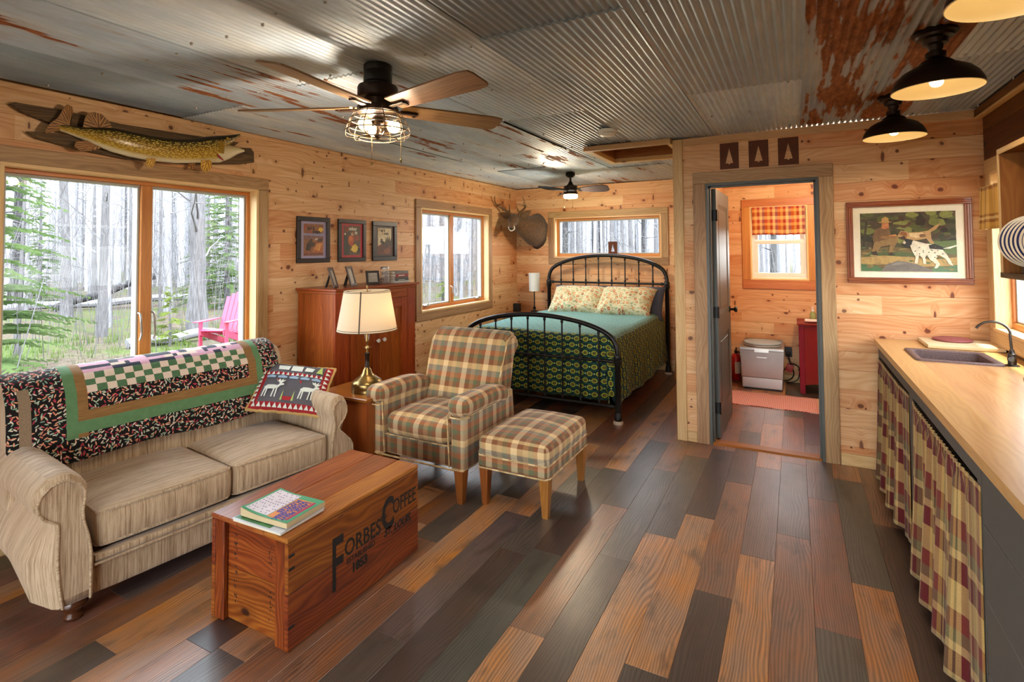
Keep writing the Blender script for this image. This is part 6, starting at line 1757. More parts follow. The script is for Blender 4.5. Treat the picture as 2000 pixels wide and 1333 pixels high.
def painting():
    oak=wood('oak_picture_frame',('6a3514','8a4a1e','a05c2a'),1.5,20,.35,.06,.05,.4,coat=.3)
    t,F,d=framed('framed_painting','oak framed painting of a hunter with two setters, on the partition wall','framed picture',(.3326,YP-.0005,1.2905),(1,0,0),(0,0,1),.6966,.5716,.040,.026,oak,'e6ddc4',0,profile=True)
    mx,mz=.083,.083; aw,ah=.6966-2*mx,.5716-2*mz; A=F@Matrix.Translation((mx,mz,d))
    sh=[('4a4630',[(0,0),(1,0),(1,1),(0,1)])]
    r=random.Random(3)
    for k in range(90):
        x,y=r.random(),r.uniform(.45,1); c=r.choice(['2f2f1c','3a3a22','55592e','6d7038','4a3a2a','7f8244']); 
        if x>.4 and r.random()<.4: c=r.choice(['4a3628','5a4430','33291e'])
        sh.append((c,blob(x,y,r.uniform(.03,.09),r.uniform(.02,.07),9,k,.3)))
    sh+=[('6b5a36',[(0,.36),(.3,.42),(.6,.38),(1,.46),(1,0),(0,0)]),('4c5a34',[(.05,.30),(.35,.34),(.6,.3),(.6,.26),(.3,.25),(.02,.24)]),('a88a54',[(0,.24),(.25,.27),(.55,.24),(.75,.2),(1,.24),(1,.1),(.6,.08),(.3,.12),(0,.12)]),('4a6a44',[(0,.13),(.15,.1),(.25,.04),(.2,0),(0,0)]),('557050',[(.72,.0),(.78,.1),(.9,.08),(1,.12),(1,0)]),('5a6a3c',[(.72,.52),(.85,.5),(1,.52),(1,.28),(.85,.3),(.72,.4)])]
    for k in range(50):
        x,y=r.random(),r.uniform(0,.42); sh.append((r.choice(['7d6a40','566a3e','8f7a4a','48563a','a08a58']),blob(x,y,r.uniform(.015,.05),r.uniform(.008,.02),8,k+200,.3)))
    sh+=[('3a3024',[(.02,.42),(.06,.86),(.085,.86),(.05,.55),(.045,.42)]),
         ('6a635c',[(.22,.02),(.28,.12),(.4,.18),(.5,.16),(.6,.12),(.74,.04),(.76,0),(.22,0)]),('7f786e',[(.3,.1),(.4,.165),(.5,.145),(.42,.11)]),
         # far dog
         ('b08a5c',[(.40,.60),(.44,.69),(.50,.67),(.52,.655),(.62,.66),(.72,.68),(.79,.76),(.85,.80),(.80,.70),(.745,.655),(.75,.55),(.78,.46),(.74,.47),(.70,.55),(.62,.53),(.55,.52),(.50,.54),(.47,.60),(.43,.58)]),
         ('d0b486',[(.52,.64),(.66,.65),(.70,.60),(.60,.56),(.53,.58)]),('8a5a34',[(.41,.62),(.45,.68),(.50,.655),(.5,.56),(.465,.60)]),('7a5a3c',blob(.66,.60,.04,.03,9,7)),
         # hunter
         ('6e5232',[(.13,.60),(.17,.72),(.24,.77),(.31,.75),(.33,.64),(.34,.56),(.26,.48),(.14,.50)]),('8a6c42',[(.15,.5),(.30,.55),(.42,.60),(.40,.50),(.36,.40),(.33,.30),(.30,.30),(.32,.45),(.22,.42),(.17,.32),(.12,.33)]),('3a2c1e',[(.11,.33),(.13,.28),(.19,.27),(.17,.35)]),('3a2c1e',[(.30,.31),(.31,.27),(.37,.28),(.33,.33)]),
         ('b9774a',[(.23,.74),(.24,.82),(.31,.82),(.315,.74),(.27,.715)]),('b08850',[(.19,.835),(.235,.85),(.24,.91),(.28,.93),(.31,.905),(.315,.85),(.35,.84),(.31,.825),(.23,.825)]),('c0824f',[(.24,.58),(.32,.56),(.4,.6),(.38,.63),(.30,.61)]),('8a6238',[(.21,.56),(.38,.56),(.38,.60),(.30,.61),(.22,.60)]),
         # near dog
         ('d2c8b0',[(.52,.49),(.57,.52),(.68,.47),(.78,.45),(.84,.42),(.86,.36),(.90,.28),(.93,.20),(.96,.10),(.92,.12),(.88,.22),(.82,.28),(.79,.22),(.83,.12),(.80,.06),(.77,.06),(.79,.12),(.73,.20),(.70,.28),(.68,.24),(.69,.13),(.66,.13),(.655,.22),(.62,.28),(.61,.20),(.60,.13),(.57,.14),(.585,.24),(.55,.34)]),
         ('2a2824',[(.455,.50),(.50,.55),(.56,.53),(.545,.45),(.50,.40),(.47,.42)]),('2a2824',[(.72,.44),(.78,.46),(.86,.41),(.88,.36),(.80,.37),(.73,.38)]),('c9c0a8',[(.45,.48),(.47,.52),(.49,.49),(.475,.46)]),('e0d8c4',[(.86,.38),(.93,.41),(1,.44),(1,.42),(.93,.38)])]
    for k in range(16): sh.append(('4a463e',blob(r.uniform(.56,.86),r.uniform(.22,.44),.008,.01,6,k+90)))
    art('painted_print',t,A,aw,ah,sh)
painting()
for i,(x,lab) in enumerate(((-.4345,'rusted steel tree plate over the bathroom door, leftmost of three'),(-.2255,'rusted steel tree plate over the bathroom door, middle of three'),(-.0225,'rusted steel tree plate over the bathroom door, rightmost of three'))):
    tree_plaque('tree_plaque',lab,.137,.205,'steel tree plates over the bathroom door',(x,YP-.001,2.268),'y',1.0)
# ------------------------------------------------------------------ ceiling fans
def blade(m,r0,r1,w0,w1,tilt,th=.008):
    # along +x, width in y
    n=10; P=[]
    out=[]
    for i in range(n+1):
        q=i/n; x=r0+(r1-r0)*q; w=w0+(w1-w0)*q**.7
        if q>.93: w*=1-.14*((q-.93)/.07)**2
        out.append((x,w))
    poly=[(x,-w/2) for x,w in out]+[(r1+.010,-out[-1][1]*.30),(r1+.010,out[-1][1]*.34)]+[(x,w/2) for x,w in out[::-1]]
    m.prism(poly,2,-th/2,th/2,grain=0)
def fan_big():
    c=(-1.761,1.954,HC); t=thing('ceiling_fan','large ceiling fan with five wood blades and wire cage light','ceiling fan',c)
    m=MB(); m.lathe([(.055,0.004),(.068,-.004),(.068,-.03),(.066,-.034),(.068,-.038),(.068,-.085),(.062,-.09),(.060,-.105)][::-1],32); m.build('canopy',M['black'],t)
    m=MB(); m.lathe([(.06,-.095),(.092,-.105),(.096,-.115),(.096,-.155),(.09,-.165),(.078,-.172),(.074,-.195),(.072,-.203)][::-1],36); m.build('motor_housing',M['bronze'],t)
    m=MB(); m.lathe([(.070,-.2),(.095,-.203),(.098,-.21),(.098,-.232),(.085,-.24),(.05,-.244)][::-1],36); m.build('blade_hub',M['bronze'],t)
    for k in range(5):
        a=R(-12+72*k); 
        m=MB(); m.M=Matrix.Rotation(a,4,'Z')@Matrix.Translation((0,0,-.205))@Matrix.Rotation(R(-13),4,'X'); blade(m,.12,.665,.105,.148,0); b=m.build('blade',M['blade'],t,smooth=30)
        m=MB(); m.M=Matrix.Rotation(a,4,'Z')@Matrix.Translation((0,0,-.213)); m.bx(.07,.20,-.014,.014,-.008,0,bev=.002); m.M=m.M@Matrix.Rotation(R(-13),4,'X'); m.bx(.185,.20,-.012,.03,-.006,0); m.build('blade_arm',M['bronze'],b,smooth=30)
    cg=plain('aged_bronze_wire','5f5346',.4,.6,.05)
    m=MB()
    prof=[(.098,-.222),(.115,-.243),(.132,-.27),(.145,-.298),(.153,-.326),(.150,-.343),(.142,-.352),(.092,-.358)]
    for k in range(10):
        a=2*PI*k/10; m.tube([(r_*math.cos(a),r_*math.sin(a),z) for r_,z in prof],.0024,5)
    for r_,z in (prof[1],prof[2],prof[3],prof[4],prof[7]): m.tube([(r_*math.cos(2*PI*k/40),r_*math.sin(2*PI*k/40),z) for k in range(40)],.0028,5,closed=True)
    m.build('wire_cage',cg,t)
    m=MB(); m.lathe([(.0,-.36),(.014,-.352),(.02,-.34),(.018,-.325),(.012,-.315),(.014,-.30),(.028,-.295),(.028,-.255),(.045,-.25),(.045,-.24)],24)
    for s in (0,2.2,4.3): m.tube([(.02*math.cos(s),.02*math.sin(s),-.285),(.045*math.cos(s),.045*math.sin(s),-.29)],.014,10)
    m.build('light_kit',M['bronze'],t)
    be=emit('warm_bulb_glow','ffd08a',9)
    for s in (0.4,2.5,4.6):
        m=MB(); q=(.078*math.cos(s),.078*math.sin(s),-.302); m.soft(q,(.062,.062,.062),.03,n=6); m.build('bulb',be,t)
    for dx,dy,l in ((-.01,-.03,.115),(.125,.02,.23)):
        m=MB(); z0=-.355 if l<.2 else -.235
        for i in range(int(l/.006)): m.soft((dx,dy,z0-.006*i),(.0036,.0036,.0046),.0016,n=2)
        m.soft((dx,dy,z0-l-.008),(.008,.008,.02),.0038,n=3); m.build('pull_chain',M['brass'],t)
fan_big()
def fan_small():
    c=(-2.279,5.77,HC); t=thing('ceiling_fan','small dark ceiling fan with a round glass light above the bed','ceiling fan',c)
    m=MB(); m.lathe([(.05,.004),(.055,-.002),(.055,-.035),(.03,-.055)][::-1],24); m.lathe([(.013,-.05),(.013,-.11)][::-1],12); m.build('canopy',M['black'],t)
    m=MB(); m.lathe([(.018,-.10),(.028,-.125),(.045,-.145),(.078,-.155),(.080,-.20),(.074,-.205)][::-1],30); m.build('motor_housing',M['bronze'],t)
    m=MB(); m.lathe([(.074,-.204),(.076,-.222),(.070,-.226)][::-1],30); m.build('trim_ring',M['chrome'],t)
    m=MB(); m.lathe([(.079,-.225),(.081,-.232),(.081,-.250),(.078,-.254)][::-1],30); m.build('light_fitter',M['bronze'],t)
    gl=emit('frosted_glass_glow','ffdfae',4.2); m=MB(); m.lathe([(.079,-.252),(.083,-.262),(.083,-.285),(.07,-.298),(.0,-.302)][::-1],30); m.build('glass_shade',gl,t)
    for k in range(3):
        m=MB(); m.M=Matrix.Rotation(R(4+120*k),4,'Z')@Matrix.Translation((0,0,-.20))@Matrix.Rotation(R(-20),4,'X')
        n=12; P=[]
        for i in range(n+1):
            q=i/n; P.append((.09+.36*q,.028+.055*math.sin(min(1,q*1.25+.05)*PI*.5)*(1 if q<.8 else math.sqrt(max(0,1-((q-.8)/.21)**2)))))
        poly=[(x,-w) for x,w in P]+[(x,w) for x,w in P[::-1]]; m.prism(poly,2,-.004,.004); m.build('blade',plain('dark_fan_blade','3a3134',.5) if k==0 else bpy.data.materials['dark_fan_blade'],t,smooth=30)
    for dx in (-.055,.05):
        m=MB(); m.tube([(dx,-.07,-.25),(dx,-.07,-.40)],.0013,5); m.soft((dx,-.07,-.41),(.009,.009,.022),.004,n=3); m.build('pull_chain',M['brass'],t)
fan_small()
def pendants():
    en=plain('cream_enamel','e0d0aa',.35,0,.02)
    t=None
    for i,(y,lab) in enumerate(((2.778,'bronze dome ceiling light over the counter, middle of three'),(3.853,'bronze dome ceiling light nearest the partition wall'),(1.85,'bronze dome ceiling light at the top right edge, nearest the camera'))):
        if t is None:
            t=thing('dome_light',lab,'ceiling light',(.541,y,HC),0,'dome lights over the counter')
            m=MB(); m.lathe([(.076,.004),(.080,-.003),(.080,-.010),(.068,-.016),(.064,-.026),(.046,-.032),(.042,-.052),(.028,-.056),(.026,-.072),(.022,-.078)][::-1],32); m.build('canopy',M['bronze'],t)
            m=MB(); m.lathe([(.022,-.07),(.022,-.085),(.036,-.088),(.036,-.108),(.030,-.111),(.033,-.115),(.048,-.122),(.062,-.134),(.058,-.14)][::-1],32); m.build('socket_cup',M['bronze'],t)
            out=[(.05,-.137),(.085,-.149),(.118,-.168),(.140,-.192),(.154,-.22),(.159,-.243)]
            m=MB(); m.lathe(out[::-1],48,caps=False); sh=m.build('dome_shade',M['bronze'],t,smooth=60)
            m=MB(); m.lathe([(r_-.003,z-.002) for r_,z in out]+[(.159,-.243)],48,caps=False); m.lathe([(0,-.139),(.05,-.1392)],32,caps=False); m.build('enamel_lining',en,sh,smooth=60)
            m=MB(); m.soft((0,0,-.195),(.05,.05,.075),.024,n=6); m.build('bulb',emit('white_bulb_glow','ffdca0',9),t)
        else: dup(t,(.541,y,HC),None,lab)
pendants()
def hatch():
    x0,x1,y0,y1=-1.615,-.870,4.40,5.195; t=thing('ceiling_hatch','square pine framed hatch opening in the steel ceiling','ceiling hatch',(x0,y0,HC-.036)); X,Y=x1-x0,y1-y0; w=.062
    m=MB(); m.bx(0,X,0,w,0,.04,grain=0,bev=.002); m.build('frame_board',M['pine_trim'],t,smooth=30)
    m=MB(); m.bx(0,X,Y-w,Y,0,.04,grain=0,bev=.002); m.build('frame_board',M['pine_trim'],t,smooth=30)
    m=MB(); m.bx(0,w,w,Y-w,0,.04,grain=1,bev=.002); m.build('frame_board',M['pine_trim'],t,smooth=30)
    m=MB(); m.bx(X-w*.6,X,w,Y-w,0,.04,grain=1,bev=.002); m.build('frame_board',M['pine_trim'],t,smooth=30)
    m=MB(); b=.018
    m.bx(w,X-.04,w-b,w,.04,.26,grain=0); m.bx(w,X-.04,Y-w,Y-w+b,.041,.26,grain=0); m.bx(w-b,w,w-b,Y-w+b,.041,.26,grain=1); m.bx(X-.04,X-.04+b,w-b,Y-w+b,.041,.26,grain=1); m.bx(w-b,X-.02,w-b,Y-w+b,.245,.26,grain=0)
    m.build('hatch_box',wood('hatch_lining_board',('7a4a22','94602f','a87440'),1.2,14,.5,.1,.06,.4,knots=1.8,knotcol='3a2010'),t,smooth=0)
hatch()
def smoke():
    t=thing('smoke_detector','round white smoke detector on the steel ceiling','smoke detector',(-1.221,3.864,HC))
    m=MB(); m.lathe([(.068,.004),(.072,0),(.072,-.012),(.066,-.016),(.064,-.028),(.050,-.040),(.0,-.043)][::-1],32); b=m.build('housing',M['white'],t)
    m=MB()
    for k in range(5): a=R(-100+14*k); m.box((.0625*math.cos(a),.0625*math.sin(a),-.024),(.012,.004,.005),rot=(0,0,a+PI/2))
    m.build('vents',M['black'],b,smooth=0)
smoke()
# ------------------------------------------------------------------ kitchen run
def counter():
    x0,x1,y0,y1,zt=.476,XR-.003,-1.6,YP-.022,.91; th=.036; hx0,hx1,hy0,hy1=.605,.945,3.69,4.035
    m=MB()
    for b in ((x0,hx0,y0,y1),(hx1,x1,y0,y1)): m.bx(b[0],b[1],b[2],b[3],zt-th,zt,grain=1)
    m.bx(hx0,hx1,y0,hy0,zt-th,zt,grain=1); m.bx(hx0,hx1,hy1,y1,zt-th,zt,grain=1)
    # one continuous slab look: same grain offset is not needed
    o=m.build('countertop',M['counter'],smooth=0); tag(o,'long pale pine worktop along the right wall','countertop')
    # cabinets below
    G_=M['grey_paint']
    def unit(name,lab,ya,yb,curtain):
        t=thing(name,lab,'cabinet',(.50,ya,0)); Y=yb-ya
        m=MB(); m.bx(0,.022,0,Y,.795,.8735); m.build('top_rail',G_,t,smooth=0)
        m=MB(); m.bx(0,.022,0,.045,0,.795); m.build('post',G_,t,smooth=0)
        m=MB(); m.bx(0,.022,Y-.045,Y,0,.795); m.build('post',G_,t,smooth=0)
        m=MB(); m.bx(.55,.565,0,Y,0.0,.87); m.bx(.022,.55,.0,.015,0,.87); m.bx(.022,.55,Y-.015,Y,0,.87); m.bx(.022,.55,.015,Y-.015,.08,.095); m.build('carcass',plain('dark_cabinet_inside','2a2724',.7),t,smooth=0)
        m=MB(); m.tube([(.012,.045,.765),(.012,Y-.045,.765)],.006,8); m.build('curtain_rod',M['black'],t)
        return t
    unit('cabinet','dark grey curtained cabinet section next to the partition wall',3.315,YP-.022,1); unit('cabinet','dark grey curtained cabinet section in the middle of the counter',2.17,3.314,1)
    t=thing('cabinet','dark grey planked cabinet section nearest the camera under the worktop','cabinet',(.50,-1.6,0)); Y=2.169+1.6
    for z0,z1 in ((0.0,.222),(.2255,.447),(.4505,.673),(.6765,.8735)):
        m=MB(); m.bx(0,.02,0,Y,z0,z1,bev=.002); m.build('plank',G_,t,smooth=30)
    def curt(lab,ya,yb,seed,flare):
        from mathutils import noise as nz
        r=random.Random(seed); n=int((yb-ya)/.0085); nz_=22; P=[]; ph=[r.uniform(0,6) for _ in range(4)]
        L=0; us=[]
        for i in range(n+1):
            y=ya+(yb-ya)*i/n
            us.append(i/n*(yb-ya)*1.75)
            row=[]
            for j in range(nz_+1):
                q=j/nz_; z=.785-.755*q+.012*nz.noise(Vector((y*4,seed,0)))*q
                a=.010+.022*q
                wv=math.sin(y*58+ph[0]+.9*math.sin(y*9))*(.007+.006*q)+math.sin(y*27+ph[1]+1.1*math.sin(y*5))*.020*q
                if q<.05: wv=math.sin(y*150)*.004
                e_=min(1,.06+(y-ya)/.22,.12+(yb-y)/.14 if flare>.013 else 1); x=.4985-(.0095+flare*q**1.2+wv+.008*q)*e_
                ys=y+.012*math.sin(y*27+ph[1])*q
                row.append((x,ys,z))
            P.append(row)
        m=MB(); m.grid(P,lambda i,j:(us[i],.785-.755*j/nz_))
        o=m.build('cabinet_curtain',M['curtain'],smooth=180); md=o.modifiers.new('t','SOLIDIFY'); md.thickness=.002
        tag(o,lab,'curtain')
    curt('red and gold plaid curtain on the cabinet section by the partition wall',3.37,4.40,1,.012)
    curt('red and gold plaid curtain on the middle cabinet section',2.18,3.265,2,.0131)
counter()
def sink():
    g=G('brown_granite_composite'); n=g.noise(g.obj(),240,3,.7); c=g.ramp(n,[(.3,'3f2f2e'),(.55,'6d5451'),(.75,'8a706a')]); gm=g.out(c,.5,0)
    x0,x1,y0,y1=.583,.967,3.665,4.062; t=thing('kitchen_sink','brown stone composite sink set into the pine worktop','sink',(0,0,.91))
    m=MB(); r=.03; zt=.009
    def ring(x0,x1,y0,y1,rad,z,n=5):
        P=[]
        for cx,cy,a0 in ((x1-rad,y1-rad,0),(x0+rad,y1-rad,90),(x0+rad,y0+rad,180),(x1-rad,y0+rad,270)):
            for k in range(n+1): a=R(a0+90*k/n); P.append((cx+rad*math.cos(a),cy+rad*math.sin(a),z))
        return P
    rg=[ring(x0,x1,y0,y1,.03,.0005),ring(x0+.001,x1-.001,y0+.001,y1-.001,.03,.007),ring(x0+.004,x1-.004,y0+.004,y1-.004,.028,.0095),ring(x0+.030,x1-.030,y0+.030,y1-.030,.03,.0095),ring(x0+.036,x1-.036,y0+.036,y1-.036,.03,.004),ring(x0+.045,x1-.045,y0+.045,y1-.045,.04,-.13),ring(x0+.07,x1-.07,y0+.07,y1-.07,.04,-.145)]
    m.grid(rg,cv=True); q=rg[-1]; c=((x0+x1)/2,(y0+y1)/2,-.147); N=len(q); m.mesh(q+[c],[(i,(i+1)%N,N) for i in range(N)])
    m.build('basin',gm,t,smooth=40)
    m=MB(); m.lathe([(.035,-.1462),(.04,-.144),(.03,-.143),(0,-.1435)][::-1],20,(c[0],c[1],0)); m.build('drain',M['steel'],t)
sink()
def faucet():
    gm=plain('gunmetal','4b4743',.28,.85,.06)
    t=thing('faucet','slim gooseneck gunmetal faucet beside the sink','faucet',(1.0,3.72,.91))
    m=MB(); m.lathe([(.030,0),(.030,.004),(.018,.008),(.018,.062),(.012,.068),(.010,.085)],20); m.at((0,0,.04),(0,R(-90),R(70))).lathe([(.012,.0),(.012,.022),(.016,.024),(.016,.04),(.012,.043)],16); m.build('body',gm,t)
    pts=[(0,0,.08),(-.004,0,.15)]+[(-.075+.072*math.cos(a),0,.165+.062*math.sin(a)) for a in [R(8+ (150)*k/12) for k in range(13)]]
    pts=[(x*1.0,0.012*0,z) for x,_,z in pts]; m=MB(); m.tube(smoothpts(pts,2),.0062,10); m.build('spout',gm,t)
    t=thing('tap','small tap with a brass nozzle at the right edge of the worktop','faucet',(1.0,3.13,.91))
    m=MB(); m.lathe([(.026,0),(.026,.006),(.014,.01),(.014,.05),(.010,.056)],18); m.tube([(0,0,.042),(-.06,.008,.044),(-.095,.012,.038)],.010,10); m.build('body',gm,t)
    m=MB(); m.tube([(-.092,.012,.038),(-.118,.014,.036)],.0125,12); m.build('nozzle',M['brass'],t)
faucet()
def board_():
    m=MB(); m.soft((.905,4.30,.924),(.372,.318,.026),.006,n=4); o=m.build('cutting_board',M['board']); o.data.materials[0]=M['board']; tag(o,'pale wooden cutting board in the worktop corner','cutting board')
    m=MB(); m.lathe([(.0,.000),(.095,.0),(.104,.005),(.102,.012),(.08,.017),(0,.019)],36,(.885,4.36,.9375)); o=m.build('trivet',plain('dusty_red_silicone','8f4a48',.6,0,.06)); tag(o,'round dusty red pad lying on the cutting board','trivet')
board_()
def shelf_box():
    x0,x1,y0,y1,z0,z1=.85,XR-.024,1.9,3.265,1.395,1.99; t=thing('wall_shelf_box','brown open-fronted wall shelf box holding plates','shelf',(x1,y0,z0)); X,Y,Z=x1-x0,y1-y0,z1-z0
    ply=wood('brown_stained_plywood',('6a3a14','87501f','9a6229'),1.0,8,.5,.08,.06,.4); edge=M['pine_trim']
    m=MB(); m.bx(-X+.004,0,0,Y,0,.018,grain=1); m.build('bottom_board',ply,t,smooth=0)
    m=MB(); m.bx(-X+.004,0,0,Y,Z-.018,Z,grain=1); m.build('top_board',ply,t,smooth=0)
    m=MB(); m.bx(-X+.004,0,Y-.018,Y,.018,Z-.018,grain=2); m.build('side_board',ply,t,smooth=0)
    m=MB(); m.bx(-X+.004,0,0,.018,.018,Z-.018,grain=2); m.build('side_board',ply,t,smooth=0)
    m=MB(); m.bx(-.012,0,.018,Y-.018,.018,Z-.018,grain=1); m.build('back_board',ply,t,smooth=0)
    m=MB(); m.bx(-X,-X+.004,0,Y,Z-.024,Z+.001,grain=1); m.build('edge_strip',edge,t,smooth=0)
    m=MB(); m.bx(-X,-X+.004,Y-.0185,Y+.001,.022,Z-.024,grain=2); m.build('edge_strip',edge,t,smooth=0)
    m=MB(); m.bx(-X-.002,-X+.004,0,Y,-.002,.022,grain=1); m.build('edge_strip',M['drift'],t,smooth=0)
    # plates standing on edge in a wire rack
    wp=plain('cream_glazed_plate','e3d9c4',.18,0,.02); bp=plain('blue_glaze_band','2c3360',.2,0,.05)
    n=Vector((-.30,-.93,.16)).normalized(); q=n.to_track_quat('Z','Y')
    for k in range(5):
        c=Vector((.935,3.15,1.556))+Vector((.007,-.027,0))*k
        rt=bpy.data.objects.new('dinner_plate',None); COL.objects.link(rt); rt.location=c; rt.rotation_mode='QUATERNION'; rt.rotation_quaternion=q
        tag(rt,['cream plate with blue rim bands, rearmost in the shelf box','cream plate with blue rim bands, second from the back in the shelf box','cream plate with blue rim bands, middle of the shelf box stack','cream plate with blue rim bands, second from the front in the shelf box','cream plate with blue rim bands, foremost in the shelf box'][k],'plate','blue rimmed plates in the shelf box')
        m=MB(); m.lathe([(0,-.002),(.06,-.002),(.068,.0),(.110,.012),(.119,.016),(.117,.018),(.066,.005),(.058,.003),(0,.003)][::-1],48); o=m.build('plate_body',wp,rt,smooth=50)
        m=MB()
        for r0,r1 in ((.1045,.112),(.093,.0955)):
            z=lambda r_:.005+(r_-.066)/(.117-.066)*.013+.0006
            m.lathe([(r0,z(r0)),(r1,z(r1))][::-1],48,caps=False)
        m.build('rim_band',bp,rt,smooth=60)
    t2=thing('plate_rack','dark wire rack holding the plates upright','rack',(.945,3.11,1.413))
    m=MB()
    for k in range(6): m.tube([(-.05,.045-.026*k,.001),(-.05,.045-.026*k,.055)],.0016,5); m.tube([(.05,.045-.026*k,.001),(.05,.045-.026*k,.055)],.0016,5)
    m.tube([(-.012,.06,.026),(-.012,-.1,.026)],.002,5); m.tube([(.012,.06,.026),(.012,-.1,.026)],.002,5); m.tube([(-.05,.06,.002),(-.05,-.1,.002)],.002,5); m.tube([(.05,.06,.002),(.05,-.1,.002)],.002,5); m.build('wire_frame',M['black'],t2)
    t3=thing('cup_hook','small dark hook with a copper cup under the shelf box top, above the plates','hook',(.925,3.0,1.972))
    m=MB(); m.tube(smoothpts([(0,0,0),(0,0,-.02),(.012,0,-.035),(.0,0,-.047),(-.012,0,-.036)],4),.0022,6); m.build('hook',M['black'],t3)
    m=MB(); m.lathe([(.03,-.145),(.036,-.14),(.038,-.06),(.036,-.06),(.033,-.135),(0,-.138)],20,(0,0,.014)); m.build('copper_cup',plain('copper','8a4a2c',.3,.9,.08),t3)
shelf_box()
def valance(name,label,mat,P0,P1,out,z0,z1,fold,loc_thick=.002,freq=48):
    # cloth hanging between two points, out: outward direction
    a,b=Vector(P0),Vector(P1); o_=Vector(out); n=60; P=[]; L=(b-a).length
    for i in range(n+1):
        q=i/n; row=[]
        for j in range(13):
            v=j/12; z=z1+(z0-z1)*v+.004*math.sin(q*7)*v
            am=fold*(.35+.65*v); w=math.sin(q*L*freq+.8*math.sin(q*9))*am+ .5*fold*math.sin(q*L*freq*.37)*v
            p=a.lerp(b,q)+o_*(w+fold*1.2); row.append((p.x,p.y,z))
        P.append(row)
    m=MB(); m.grid(P,lambda i,j:(i/n*L*1.6,z1+(z0-z1)*j/12)); o=m.build(name,mat,smooth=180); md=o.modifiers.new('t','SOLIDIFY'); md.thickness=loc_thick
    return tag(o,label,'curtain')
v=valance('window_valance','short yellow plaid valance on the kitchen window beside the shelf box',M['valance'],(XR-.05,4.30,0),(XR-.05,3.36,0),(-1,0,0),1.64,1.905,.016)
m=MB(); m.tube([(XR-.055,4.36,1.90),(XR-.055,3.33,1.90)],.006,8)
for y in (4.35,3.34): m.tube([(XR-.021,y,1.90),(XR-.058,y,1.90)],.006,8)
tag(m.build('curtain_rod',M['black']),'thin black rod carrying the yellow plaid valance','curtain rod')
# ------------------------------------------------------------------ bathroom
def bathdoor():
    t=thing('panel_door','dark grey green two-panel bathroom door standing open','door',(-.593,4.622,.012)); D=M['door_paint']; w,h,th=.745,2.02,.036
    # leaf runs along +y, thickness in x (0..th), face seen is +x
    m=MB(); s=.11; pz=[(.20,.80),(.98,h-.12)]
    m.bx(0,th,0,s,0,h); m.bx(0,th,w-s,w,0,h); m.bx(0,th,s,w-s,0,pz[0][0]); m.bx(0,th,s,w-s,pz[0][1],pz[1][0]); m.bx(0,th,s,w-s,pz[1][1],h)
    m.build('door_frame',D,t,smooth=0)
    for z0,z1 in pz:
        m=MB(); m.bx(.010,th-.010,s,w-s,z0,z1); e=.03
        m.prism([(s+.001,z0+.001),(w-s-.001,z0+.001),(w-s-.001,z1-.001),(s+.001,z1-.001)],0,.011,th-.011)
        m.mesh([(th-.001,s,z0),(th-.001,w-s,z0),(th-.001,w-s,z1),(th-.001,s,z1),(th-.010,s+e,z0+e),(th-.010,w-s-e,z0+e),(th-.010,w-s-e,z1-e),(th-.010,s+e,z1-e)],[(0,1,5,4),(1,2,6,5),(2,3,7,6),(3,0,4,7)])
        m.bx(th-.0105,th-.004,s+e+.02,w-s-e-.02,z0+e+.02,z1-e-.02,bev=.004)
        m.build('panel',D,t,smooth=30)
    m=MB(); m.at((th,w-.06,.97),(0,R(90),0)).lathe([(.030,0),(.030,.006),(.012,.010),(.011,.035),(.024,.045),(.027,.055),(.022,.066),(0,.068)],20); m.build('knob',M['black'],t)
    m=MB(); m.at((0,w-.06,.97),(0,R(-90),0)).lathe([(.030,0),(.030,.006),(.012,.010),(.011,.035),(.024,.045),(.027,.055),(.022,.066),(0,.068)],20); m.build('knob',M['black'],t)
    for z in (.24,1.01,1.80):
        m=MB(); m.bx(-.012,.012,-.006,.001,z-.045,z+.045); m.tube([(th+.004,-.004,z-.047),(th+.004,-.004,z+.047)],.007,8); m.bx(.010,th+.004,-.005,.0,z-.045,z+.045); m.build('hinge',M['black'],t,smooth=0)
    t.rotation_euler=(0,0,R(-1.5))
bathdoor()
